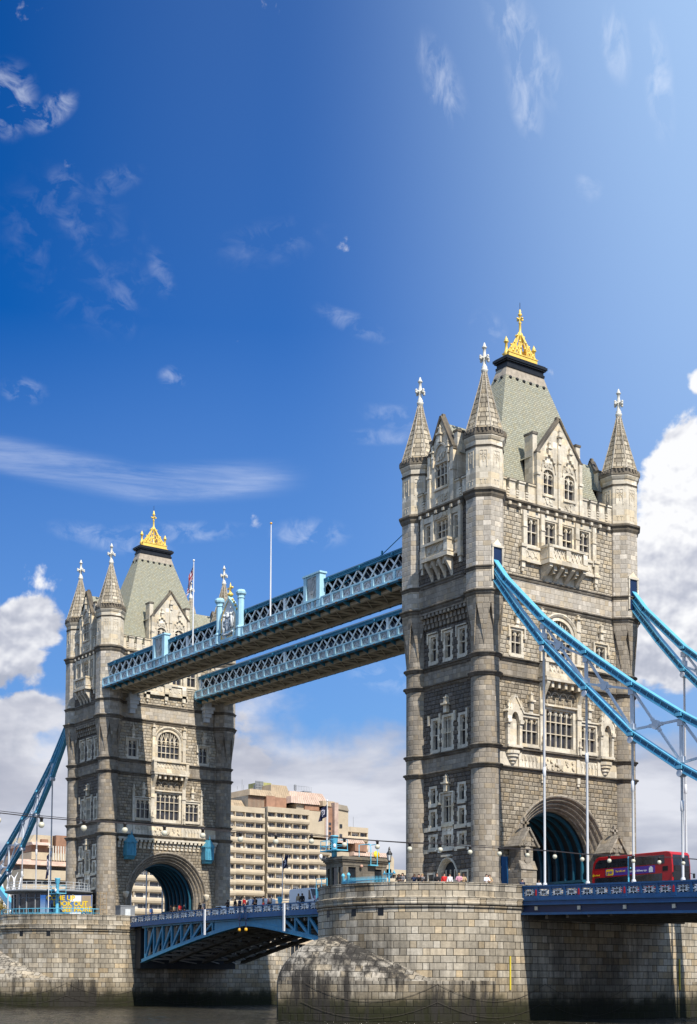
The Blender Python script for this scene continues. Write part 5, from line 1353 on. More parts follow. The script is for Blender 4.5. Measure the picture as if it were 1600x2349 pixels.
for s_ in (-1, 1):
    for xa, xb in (((-71.6), -10.7), ):
        f = MB()
        for k in range(12):
            x0_ = xa + (xb - xa) * k / 12; x1_ = xa + (xb - xa) * (k + 1) / 12
            zz = lambda x: 11.25 + .37 * (1 - abs(x + 41.15) / 51.85) + .42
            ya, yb = s_ * 4.9, s_ * 8.1
            f.poly([(x0_, ya, zz(x0_)), (x1_, ya, zz(x1_)), (x1_, yb, zz(x1_)), (x0_, yb, zz(x0_))]); f.poly([(x0_, ya, zz(x0_) - .14), (x1_, ya, zz(x1_) - .14), (x1_, ya, zz(x1_)), (x0_, ya, zz(x0_))])
        tag(f.build('footway', 'paving'), kind='structure')
    f = MB()
    zz = lambda x: 11.25 - 2.3 * (x - 10.7) / 81.3 + .42
    ya, yb = s_ * 4.9, s_ * 9.4
    f.poly([(10.7, ya, zz(10.7)), (92, ya, zz(92)), (92, yb, zz(92)), (10.7, yb, zz(10.7))]); f.poly([(10.7, ya, zz(10.7) - .14), (92, ya, zz(92) - .14), (92, ya, zz(92)), (10.7, ya, zz(10.7))])
    tag(f.build('footway', 'paving'), kind='structure')
# ================================================================ lifting span (two leaves)
XM = -41.15
def leaf(sgn, label):
    """sgn -1: the leaf hinged at the far pier; +1: the near one"""
    xh = XM + sgn * 30.45
    T = empty('bascule_leaf', (xh, 0, 6.5), label, 'lifting span', 'leaves of the lifting span'); off = (xh, 0, 6.5)
    YE = 8.2
    def zt(x): return 12.40 + .28 * (1 - ((x - XM) / 30.45) ** 2)
    def zc(x):
        d = abs(x - XM)
        return 10.55 - 4.25 * (d / 27.0) ** 1.25
    n = 15; w = 30.4 / n
    for s_ in (-1, 1):
        y = s_ * YE; g = MB(); l_ = MB()
        for k in range(n):
            xa = XM + sgn * (.05 + w * k); xb = XM + sgn * (.05 + w * (k + 1)); xm = (xa + xb) / 2
            a0, a1 = min(xa, xb), max(xa, xb)
            def seg(f, d0, d1, hw):
                f.poly([(xa, y - hw, zt(xa) + d0), (xb, y - hw, zt(xb) + d0), (xb, y - hw, zt(xb) + d1), (xa, y - hw, zt(xa) + d1)]); f.poly([(xa, y + hw, zt(xa) + d0), (xb, y + hw, zt(xb) + d0), (xb, y + hw, zt(xb) + d1), (xa, y + hw, zt(xa) + d1)])
                f.poly([(xa, y - hw, zt(xa) + d1), (xb, y - hw, zt(xb) + d1), (xb, y + hw, zt(xb) + d1), (xa, y + hw, zt(xa) + d1)]); f.poly([(xa, y - hw, zt(xa) + d0), (xb, y - hw, zt(xb) + d0), (xb, y + hw, zt(xb) + d0), (xa, y + hw, zt(xa) + d0)])
            seg(g, -.14, 0, .14); seg(g, -1.0, -.86, .10); seg(g, -1.42, -1.0, .16); seg(g, -1.5, -1.42, .28)
            g.box(xa - .09, xa + .09, y - .11, y + .11, zt(xa) - .9, zt(xa) - .12)
            lace_panel(l_, a0 + .16, a1 - .16, zt(xm) - .86, zt(xm) - .16, y + s_ * .06)
        gb = g.build('parapet', 'deck_blue', T, off); l_.build('lace_panel', 'lace_white', gb, off)
    for gi, y in enumerate((-7.9, -3.6, 1.6, 5.2, 7.9)):
        g = MB(); col = 'steel_blue' if gi == 0 else 'girder_grey'
        m_ = 14; xs = [XM + sgn * (.05 + 27.2 * k / m_) for k in range(m_ + 1)]
        for xa, xb in zip(xs[:-1], xs[1:]):
            g.bar((xa, y, zc(xa)), (xb, y, zc(xb)), .5, .42, (0, 0, 1)); g.bar((xa, y, zc(xa) - .26), (xb, y, zc(xb) - .26), .75, .07)
            g.bar((xa, y, zt(xa) - 1.62), (xb, y, zt(xb) - 1.62), .45, .22)
        # web: solid plate near mid span, verticals and diagonals towards the hinge
        g.plate([(xs[0], zt(xs[0]) - 1.7), (xs[4], zt(xs[4]) - 1.7), (xs[4], zc(xs[4])), (xs[2], zc(xs[2])), (xs[0], zc(xs[0]))], y - .04, y + .04, axis='y')
        vx = [XM + sgn * d for d in (8.2, 10.9, 13.7, 16.4, 19.0, 21.5, 24.0, 26.5)]
        for k, x in enumerate(vx):
            if k < 7:
                x2 = vx[k + 1]; g.bar((x, y, zt(x) - 1.7), (x2, y, zc(x2) + .1), .26, .32)
            g.bar((x, y, zt(x) - 1.7), (x, y, zc(x) + .05), .3, .26)
        g.build('main_girder', col, T, off)
        if gi == 0:
            g = MB()
            for k, x in enumerate(vx[2:]): g.box(x + sgn * .35, x + sgn * 1.15, y + .9, y + 1.0, zc(x) + .5, zt(x) - 1.8)
            g.build('stiffener_plate', 'girder_pale', T, off)
    g = MB(); a0, a1 = sorted((XM + sgn * .05, XM + sgn * 30.4))
    nn_ = 10
    for k in range(nn_):
        xa = a0 + (a1 - a0) * k / nn_; xb = a0 + (a1 - a0) * (k + 1) / nn_
        g.poly([(xa, -8.0, zt(xa) - 1.3), (xb, -8.0, zt(xb) - 1.3), (xb, 8.0, zt(xb) - 1.3), (xa, 8.0, zt(xa) - 1.3)]); g.poly([(xa, -8.0, zt(xa) - 1.75), (xb, -8.0, zt(xb) - 1.75), (xb, 8.0, zt(xb) - 1.75), (xa, 8.0, zt(xa) - 1.75)])
    g.build('deck_plate', 'girder_grey', T, off)
    g = MB()
    for k in range(10):
        x = XM + sgn * (1.5 + 2.75 * k); zl = zc(x)
        g.box(x - .12, x + .12, -7.8, 7.8, zt(x) - 2.1, zt(x) - 1.75); g.bar((x, -7.8, zl + .05), (x, 7.8, zl + .05), .22, .25)
        for ya, yb in ((-7.9, -3.6), (-3.6, 1.6), (1.6, 5.2), (5.2, 7.9)):
            g.bar((x, ya, zl + .1), (x, yb, zt(x) - 2.0), .12, .14) if zt(x) - 2 - zl > .7 else None
            g.bar((x, ya, zl), (x + sgn * 2.6, yb, zc(x + sgn * 2.6)), .14, .14)
    g.build('cross_bracing', 'girder_pale', T, off)
    g = MB(); x = XM + sgn * 30.2; g.box(min(x, x - sgn * 1.6), max(x, x - sgn * 1.6), -7.6, 7.6, 5.2, 11.0); g.build('pivot_housing', 'vault_dark', T, off)
    # white draught posts on the upstream edge
    x = XM + sgn * 9.3
    g = MB(); g.box(x - .14, x + .14, -8.62, -8.44, 9.2 + .15, 12.6); g.build('marker_post', 'rod_white', T, off)
    g = MB(); x = XM + sgn * .75
    g.bar((x, -8.5, 12.7), (x, -8.5, 9.9), .12, .12); g.box(x - .2, x + .2, -8.62, -8.35, 11.0, 11.35)
    nl = g.build('lamp_bracket', 'navy', T, off)
    g = MB(); g.lathe([(.12, 9.55), (.2, 9.65), (.2, 9.9), (.08, 9.98)], 8, (x, -8.5)); g.build('navigation_lamp', 'amber', nl, off)
    return T
leaf(-1, 'left half of the lifting span, hinged at the far pier'); leaf(1, 'right half of the lifting span, running behind the near pier')
# ================================================================ suspension chains
UP = [(5.9, 45.15), (6.4, 44.35), (8.3, 42.0), (13.6, 37.0), (19.1, 32.9), (24.6, 29.1), (30.1, 25.65), (35.6, 22.6), (41.1, 19.9), (46.6, 17.5), (52.1, 15.3), (58, 13.1)]
LO = [(5.9, 43.7), (6.4, 43.15), (10.3, 38.4), (13.6, 34.75), (19.1, 29.65), (24.6, 24.75), (30.1, 21.25), (35.6, 18.3), (41.1, 16.0), (46.6, 14.3), (52.1, 13.3), (58, 12.7)]
def chain(mir, yy, label, far=False):
    T = empty('suspension_chain', ((10 if not mir else -92.3), yy, 12.0), label, 'bridge chain', 'suspension chains of the bridge'); off = ((10 if not mir else -92.3), 0 + yy, 12.0)
    fx = (lambda x: x) if not mir else (lambda x: -82.3 - x)
    for nm, P_ in (('upper_chord', UP), ('lower_chord', LO)):
        g = MB(); wb = MB()
        for (xa, za), (xb, zb) in zip(P_[:-1], P_[1:]):
            p, q = (fx(xa), yy, za), (fx(xb), yy, zb)
            d = (Vector(q) - Vector(p)).normalized(); n_ = Vector((-d.z, 0, d.x)); n_ = n_ if n_.z > 0 else -n_
            e = d * .06
            wb.bar(Vector(p) - e, Vector(q) + e, .34, .50); g.bar(Vector(p) + n_ * .28 - e, Vector(q) + n_ * .28 + e, .62, .08); g.bar(Vector(p) - n_ * .28 - e, Vector(q) - n_ * .28 + e, .62, .08)
            g.bar(Vector(p) + n_ * .20 - e, Vector(q) + n_ * .20 + e, .44, .09); g.bar(Vector(p) - n_ * .20 - e, Vector(q) - n_ * .20 + e, .44, .09)
            for rv in range(int((Vector(q) - Vector(p)).length / .9)):
                pp = Vector(p) + d * (.45 + rv * .9)
                for s5 in (-1, 1): g.bar(pp + Vector((0, s5 * .18, 0)) - n_ * .22, pp + Vector((0, s5 * .18, 0)) + n_ * .22, .05, .07)
        for xa, za in P_[3:-1]: g.cbox((fx(xa), yy, za), .6, .8, .3)
        o_ = g.build(nm, 'chain_blue', T, off); wb.build('chord_web', 'chain_web', o_, off)
    g = MB()
    for k in range(3, 10):
        (xa, ua), (_, la) = UP[k], LO[k]; (xb, ub), (_, lb) = UP[k + 1], LO[k + 1]
        g.bar((fx(xa), yy, ua - .2), (fx(xa), yy, la + .2), .24, .24)
        g.bar((fx(xa), yy, ua - .9), (fx(xa), yy, ua - .4), .34, .6); g.bar((fx(xa), yy, la + .9), (fx(xa), yy, la + .4), .34, .6)
        A, B, C_, D_ = (xa, ua - .4), (xb, lb + .4), (xa, la + .4), (xb, ub - .4)
        # crossing point
        den = (B[0] - A[0]); ma = (B[1] - A[1]) / den; mc = (D_[1] - C_[1]) / den
        xi = A[0] + (C_[1] - A[1]) / (ma - mc); zi = A[1] + ma * (xi - A[0])
        for p in (A, B, C_, D_):
            g.bar((fx(p[0]), yy, p[1]), (fx(xi), yy, zi), .16, .19)
            v = Vector((fx(p[0]) - fx(xi), 0, p[1] - zi)); v = v.normalized() * min(.75, v.length * .5); g.bar((fx(xi), yy, zi), (fx(xi) + v.x, yy, zi + v.z), .2, .30)
        g.plate([(fx(xi) + .42 * math.cos(a * PI / 4), zi + .42 * math.sin(a * PI / 4)) for a in range(8)], yy - .16, yy + .16, axis='y')
    g.build('web_brace', 'web_white', T, off)
    for k in range(3, 11):
        x, z = LO[k]; g = MB(); zb = 12.45 - 2.15 * (x - 10.72) / 81.28 - .3
        if z - .6 < zb + .3: continue
        g.tube([(fx(x), yy, z - .45), (fx(x), yy, z - .75), (fx(x), yy, z - .85), (fx(x), yy, zb)], [.2, .2, .11, .11], 10)
        zm = z - (z - zb) * (.38 if k > 3 else .55)
        g.lathe([(.11, zm), (.155, zm + .06), (.155, zm + .85), (.11, zm + .92)], 10, (fx(x), yy), cap=False)
        g.lathe([(.15, zb + .18), (.22, zb + .3), (.16, zb + .5)], 10, (fx(x), yy), cap=False)
        g.build('hanger_rod', 'rod_white', T, off)
    g = MB(); x, z = LO[4]
    for k in range(3, 10):
        x, z = LO[k]; g.tube([(fx(x), yy - .35, z - .5), (fx(x), yy + .35, z - .5)], .3, 10)
    g.build('hanger_pin', 'web_white', T, off)
    # short chain from the low point up to the abutment
    g = MB(); P_ = [(58, 12.9), (66, 14.2), (76, 18.4), (86, 24.0)]
    for (xa, za), (xb, zb) in zip(P_[:-1], P_[1:]): g.bar((fx(xa), yy, za), (fx(xb), yy, zb), .86, 1.3)
    g.build('abutment_link', 'chain_blue', T, off)
    return T
chain(False, -9.55, 'light blue truss chain sweeping down to the right across the near tower')
chain(False, 9.55, 'light blue truss chain leaving the right hand turret of the near tower')
chain(True, -9.55, 'dark teal truss chain dropping to the left from the far tower')
chain(True, 9.55, 'truss chain on the hidden side of the far tower')
# ================================================================ high-level footways
def walkway(y0, y1, label, crest):
    xa, xb = -76.2, -5.6
    T = empty('high_footway', (XM, (y0 + y1) / 2, 44.9), label, 'high walkway', 'high-level footways between the towers'); off = (XM, (y0 + y1) / 2, 44.9)
    L = xb - xa; n = 37; w = L / n
    for side, ys, sg in (('w', y0, -1), ('e', y1, 1)):
        yo = ys; yi = ys - sg * .75
        g = MB(); pn = MB(); rr = MB(); ls = MB()
        # projecting balustrade
        g.box(xa, xb, yo, yo - sg * .22, 45.18, 45.33); g.box(xa, xb, yo + sg * .05, yo - sg * .3, 46.22, 46.36); g.box(xa, xb, yo + sg * .02, yo - sg * .26, 46.14, 46.22)
        g.box(xa, xb, yo + sg * .1, yo - sg * .3, 45.06, 45.18)
        for k in range(n + 1):
            x = xa + w * k; g.box(x - .2, x + .2, yo + sg * .06, yo - sg * .24, 45.33, 46.14)
            if k < n:
                pn.box(x + .2, x + w - .2, yo - sg * .08, yo - sg * .16, 45.33, 46.14)
                fr = [(x + .3, 45.45), (x + w - .3, 45.45), (x + w - .3, 46.03), (x + .3, 46.03)]
                for p, q in zip(fr, fr[1:] + fr[:1]): g.bar((p[0], yo - sg * .07, p[1]), (q[0], yo - sg * .07, q[1]), .07, .06) if False else pn.bar((p[0], yo - sg * .06, p[1]), (q[0], yo - sg * .06, q[1]), .07, .05)
                for s2 in (-1, 1):
                    pts = [(x + w / 2 + s2 * (.15 + .38 * math.cos(t_)), 45.5 + .45 * math.sin(t_)) for t_ in (0, .5, 1.0, 1.5)]
                    for p, q in zip(pts[:-1], pts[1:]): rr.bar((p[0], yo - sg * .055, p[1]), (q[0], yo - sg * .055, q[1]), .07, .06)
                rr.plate(arc_pts(x + w / 2, 45.62, .10, .10, 0, 330, 6), yo - sg * .10, yo - sg * .03, axis='y')
                ls.cbox((x + w * .5, yo - sg * .02, 45.02), .34, .24, .16)
        b_ = g.build('balustrade', 'pale_blue', T, off); pn.build('balustrade_panel', 'pale_grey', b_, off); rr.build('panel_relief', 'panel_relief', b_, off)
        ls.build('lion_mask', 'rust', b_, off)
        g = MB()
        for k in range(n + 1):
            x = xa + w * k; g.plate([(yo - sg * .05, 45.0), (yo - sg * 1.1, 45.0), (yo - sg * 1.1, 44.55), (yo - sg * .45, 44.78)], x - .1, x + .1, axis='x')
        g.box(xa, xb, yo - sg * .02, yo - sg * .3, 44.92, 45.06)
        g.build('bracket', 'walk_blue', T, off)
        # lattice and chords
        g = MB()
        z0, z1 = 46.2, 48.1
        for k in range(n):
            x = xa + w * k
            g.bar((x, yi, z0), (x + w, yi, z1), .10, .17); g.bar((x + w, yi - sg * .14, z0), (x, yi - sg * .14, z1), .10, .22)
            g.bar((x + .14, yi + sg * .02, z1), (x + w + .0, yi + sg * .02, z0), .06, .09) if False else None
        for x in (xa + .2, xa + L * .33, xa + L * .66, xb - .3): g.box(x - .22, x + .22, yi - .12, yi + .12, z0, z1)
        g.build('lattice', 'lattice_white', T, off)
        g = MB(); yb = yi - sg * .75
        for k in range(n): x = xa + w * k; g.bar((x + .4, yb, z0), (x + w + .4, yb, z1), .08, .12); g.bar((x + w + .4, yb - sg * .1, z0), (x + .4, yb - sg * .1, z1), .08, .1)
        g.build('inner_lattice', 'pale_grey', T, off)
        g = MB(); g.box(xa, xb, yi + sg * .16, yi - sg * .2, 48.1, 48.42); g.box(xa, xb, yi + sg * .24, yi - sg * .2, 48.3, 48.38); g.box(xa, xb, yi + sg * .3, yi - sg * .2, 48.42, 48.52)
        for k in range(12): x = xa + L * (k + .5) / 12; g.cbox((x, yi + sg * .3, 48.28), .25, .14, .2)
        g.build('top_chord', 'walk_blue', T, off)
        g = MB(); yg = yi - sg * 1.1; g.box(xa, xb, yg - .03, yg + .03, 46.0, 48.2); g.build('glazing', 'walk_glass', T, off)
    c = (y0 + y1) / 2; hw = (y1 - y0) / 2 - .6
    g = MB(); g.plate([(c - hw - .1, 48.52), (c + hw + .1, 48.52), (c + hw - .6, 48.95), (c - hw + .6, 48.95)], xa, xb); g.build('roof', 'roof_lead', T, off)
    g = MB(); g.box(xa, xb, y0 + 1.1, y1 - 1.1, 44.95, 45.4); g.box(xa, xb, y0 + .3, y1 - .3, 45.4, 46.0); g.build('floor', 'soffit', T, off)
    g = MB()
    for yy in (y0 + 1.25, y1 - 1.25): g.box(xa, xb, yy - .2, yy + .2, 44.62, 44.95)
    m_ = 24
    for k in range(m_):
        x = xa + L * k / m_; x2 = xa + L * (k + 1) / m_
        g.box(x - .07, x + .07, y0 + 1.3, y1 - 1.3, 44.72, 44.93)
        g.bar((x, y0 + 1.4, 44.84), (x2, y1 - 1.4, 44.84), .07, .08); g.bar((x2, y0 + 1.4, 44.83), (x, y1 - 1.4, 44.83), .07, .07)
    g.build('soffit_bracing', 'soffit_rib', T, off)
    if crest:
        yo = y0
        for xc in (-59.35, -22.9):
            g = MB(); g.box(xc - 1.65, xc - 1.1, yo - .06, yo + .75, 45.33, 49.15); g.box(xc + .95, xc + 1.65, yo - .06, yo + .75, 45.33, 49.15); g.box(xc - 1.78, xc + 1.78, yo - .16, yo + .85, 49.15, 49.35)
            g.box(xc - 1.72, xc + 1.72, yo - .12, yo + .8, 46.15, 46.4); g.box(xc - 1.1, xc + .95, yo + .0, yo + .08, 48.95, 49.15)
            p_ = g.build('heraldic_pier', 'pale_blue', T, off)
            g = MB(); g.box(xc - 1.1, xc + .95, yo + .10, yo + .6, 46.4, 49.0)
            x_ = xc - .08
            g.plate([(x_ - .42, 48.6), (x_ + .42, 48.6), (x_ + .4, 48.0), (x_, 47.5), (x_ - .4, 48.0)], yo + .04, yo + .11, axis='y')
            for z, r in ((48.8, .2), (47.2, .24), (46.9, .16), (46.62, .1)): g.plate(arc_pts(x_, z, r * 1.3, r, 0, 330, 8), yo + .03, yo + .11, axis='y')
            for s2 in (-1, 1): g.bar((x_ + s2 * .6, yo + .07, 47.5), (x_ + s2 * .1, yo + .07, 46.6), .07, .14)
            g.build('relief_panel', 'panel_relief', p_, off)
        # central achievement: two octagonal posts, ogee frame, shield with supporters, gilt cross
        yc = yo + .25
        for xc in (-43.85, -38.75):
            g = MB(); g.lathe([(.55, 45.2), (.55, 46.2), (.62, 46.3), (.62, 46.45), (.42, 46.6), (.40, 49.9), (.5, 50.0), (.42, 50.1), (.44, 50.3), (.62, 50.5), (.66, 50.75), (.55, 50.85), (.5, 51.0), (.3, 51.05)], 8, (xc, yc), PI / 8, False)
            g.build('crest_post', 'pale_blue', T, off)
        g = MB(); xc = -41.3
        og = []
        for k in range(13):
            t_ = k / 12; og.append((xc + 2.1 * (1 - t_) ** 1.0 - .25 * math.sin(t_ * PI * 2) * (1 - t_) * 0, 48.2 + 2.4 * (t_ ** 1.6) + .7 * math.sin(t_ * PI)))
        og = [(xc + 2.1, 45.3), (xc + 2.1, 48.2)] + og[1:-1] + [(xc, 50.9)]
        out_ = og + [(2 * xc - x, z) for x, z in reversed(og[:-1])]
        inn = [(xc + (x - xc) * .82, 45.6 + (z - 45.3) * .88) for x, z in out_]
        g.plate(out_, yc - .3, yc + .3, [inn], axis='y'); fr_ = g.build('crest_frame', 'pale_blue', T, off)
        g = MB(); inn2 = [(xc + (x - xc) * .78, 45.68 + (z - 45.3) * .86) for x, z in out_]
        g.plate([(xc + (x - xc) * .84, 45.58 + (z - 45.3) * .885) for x, z in out_], yc - .30, yc - .21, [inn2], axis='y')
        for s2 in (-1, 1):
            for k in range(3, 11, 2):
                x, z = og[k]; g.ball((xc + s2 * (x - xc) * 1.02, yc - .1, z + .16), .16, 6, 4)
        g.lathe([(.3, 50.8), (.42, 51.0), (.22, 51.2), (.14, 51.4), (.12, 52.1), (.02, 52.5)], 8, (xc, yc)); g.cbox((xc, yc, 51.8), .95, .2, .22); g.ball((xc - .48, yc, 51.8), .15, 6, 4); g.ball((xc + .48, yc, 51.8), .15, 6, 4)
        g.build('gilding', 'gold', fr_, off)
        g = MB(); g.plate([(xc + (x - xc) * .83, 45.58 + (z - 45.3) * .88) for x, z in out_], yc - .2, yc + .0, axis='y'); bk = g.build('crest_ground', 'pale_grey', fr_, off)
        g = MB(); yf = yc - .22
        g.plate([(xc - .5, 47.9), (xc + .5, 47.9), (xc + .5, 47.1), (xc, 46.4), (xc - .5, 47.1)], yf - .22, yf, axis='y')
        g.bar((xc, yf - .24, 47.9), (xc, yf - .24, 46.5), .06, .06); g.bar((xc - .48, yf - .24, 47.3), (xc + .48, yf - .24, 47.3), .06, .06)
        g.lathe([(.34, 47.95), (.42, 48.1), (.3, 48.45), (.1, 48.7), (.1, 48.9)], 8, (xc, yf)); 
        rnd = random.Random(4)
        for s2 in (-1, 1):   # rearing supporters
            pts = [(xc + s2 * .75, yf - .1, 46.3), (xc + s2 * 1.05, yf - .12, 46.9), (xc + s2 * .98, yf - .14, 47.6), (xc + s2 * .85, yf - .14, 48.15)]
            g.tube(pts, [.12, .24, .22, .16], 6); g.ball((xc + s2 * .8, yf - .16, 48.4), .2, 7, 5)
            g.tube([(xc + s2 * .95, yf - .18, 47.6), (xc + s2 * .6, yf - .25, 47.75), (xc + s2 * .5, yf - .25, 47.55)], [.1, .08, .06], 5); g.tube([(xc + s2 * .95, yf - .18, 47.2), (xc + s2 * .6, yf - .25, 47.2)], [.1, .06], 5)
            g.tube([(xc + s2 * 1.05, yf - .12, 46.9), (xc + s2 * .7, yf - .2, 46.75), (xc + s2 * .8, yf - .2, 46.3)], [.14, .1, .07], 5)
            g.tube([(xc + s2 * 1.1, yf - .1, 46.8), (xc + s2 * 1.4, yf - .1, 47.3), (xc + s2 * 1.25, yf - .1, 47.9)], [.05, .06, .1], 5)
            for q in range(5): g.ball((xc + s2 * rnd.uniform(.3, 1.3), yf - .03, rnd.uniform(48.3, 49.3)), .13, 6, 4)
        g.tube([(xc - 1.2, yf - .1, 46.2), (xc - .5, yf - .15, 46.0), (xc + .5, yf - .15, 46.0), (xc + 1.2, yf - .1, 46.2)], .12, 6)
        g.build('coat_of_arms', 'pale_grey', bk, off)
    return T
walkway(-10.9, -5.0, 'nearer of the two high footways, with the gilded coat of arms at its middle', True)
walkway(4.1, 10.0, 'high footway running lower in view behind the one bearing the coat of arms', False)
# stay ties on the near end
f = MB(); f.tube([(-5.0, -9.9, 51.0), (-11.0, -9.9, 48.9), (-15, -9.9, 48.0), (-21, -10.2, 46.5)], .05, 5); f.bar((-11, -9.9, 48.4), (-11, -9.9, 49.3), .16, .16)
tag(f.build('stay_cable', 'walk_blue'), 'thin dark blue stay cable above the roof of the nearer high footway', 'cable')
def flagpole(x, y, z0, z1, r, label, cap='sign_white'):
    f = MB(); f.tube([(x, y, z0), (x, y, z0 + (z1 - z0) * .5), (x, y, z1)], [r, r * .85, r * .55], 8); 
    T = f.build('flagpole', 'rod_white'); tag(T, label, 'flagpole', 'white flagpoles')
    g = MB(); g.ball((x, y, z1 + .06), r * 1.5, 8, 5); g.build('pole_cap', cap, T)
    return T
flagpole(-50.0, -10.98, 46.2, 57.2, .1, 'white flagpole with a red and blue flag, on the high footway')
flagpole(-31.5, -10.98, 46.2, 57.3, .1, 'bare white flagpole on the high footway, right of the coat of arms', 'amber')
def flag(x, y, zt, w, h, cols, label, droop=.75, fn=None):
    """cloth hanging from its hoist at (x, y), folding down"""
    f = MB(); nu, nv = 16, 10; f.smooth = True
    idx = []
    for j in range(nv + 1):
        for i in range(nu + 1):
            u, v = i / nu, j / nv
            dx = -u * w * (1 - droop * .72); dz = -u * w * droop * .9 - v * h * (1 - .15 * u)
            f.v.append((x + dx * .8 + .06 * math.sin(u * 9 + v), y + dx * .25 + .16 * u * math.sin(u * 8 + v * 2.0), zt + dz))
    for j in range(nv):
        for i in range(nu):
            f.cur = fn((i + .5) / nu, (j + .5) / nv) if fn else 0
            f.face((j * (nu + 1) + i, j * (nu + 1) + i + 1, (j + 1) * (nu + 1) + i + 1, (j + 1) * (nu + 1) + i))
    return tag(f.build('flag', cols, recalc=False), label, 'flag')
def union(u, v):
    d1 = abs(v - u); d2 = abs(v - (1 - u)); c = min(abs(u - .5) * 2, abs(v - .5) * 1.2)
    if abs(u - .5) < .06 or abs(v - .5) < .1: return 1
    if abs(u - .5) < .1 or abs(v - .5) < .17: return 2
    if min(d1, d2) < .04: return 1
    if min(d1, d2) < .12: return 2
    return 0
flag(-50.12, -10.98, 56.9, 3.4, 1.9, ['flag_navy', 'flag_red', 'flag_white'], 'dark red and navy crossed flag drooping from the pole on the high footway', .85, union)
# ================================================================ bus, vans, cars
def wheel(T, x, y, z, r, w, off=(0, 0, 0), side=-1):
    g = MB(); M = Matrix.Translation((x, y, z)) @ Matrix.Rotation(PI / 2, 4, 'X'); g.M = M
    g.lathe([(r * .62, -w / 2), (r * .95, -w / 2), (r, -w / 2 + .04), (r, w / 2 - .04), (r * .95, w / 2), (r * .62, w / 2)], 20, cap=False)
    t_ = g.build('wheel', 'tyre', T, off)
    g = MB(M); g.lathe([(.02, -w / 2 + .06), (r * .3, -w / 2 + .05), (r * .62, -w / 2 + .02), (r * .62, w / 2 - .02), (r * .3, w / 2 - .05), (.02, w / 2 - .06)], 16); g.build('rim', 'grey_metal', t_, off)
def rbox(f, x0, x1, y0, y1, z0, z1, r, axis='x', n=4):
    """box with rounded long edges (section in the plane across the axis)"""
    pts = []
    for cx_, cz_, a in ((y1 - r, z1 - r, 0), (y0 + r, z1 - r, 90), (y0 + r, z0 + r, 180), (y1 - r, z0 + r, 270)):
        for k in range(n + 1): t_ = R(a + 90 * k / n); pts.append((cx_ + r * math.cos(t_), cz_ + r * math.sin(t_)))
    f.plate(pts, x0, x1)
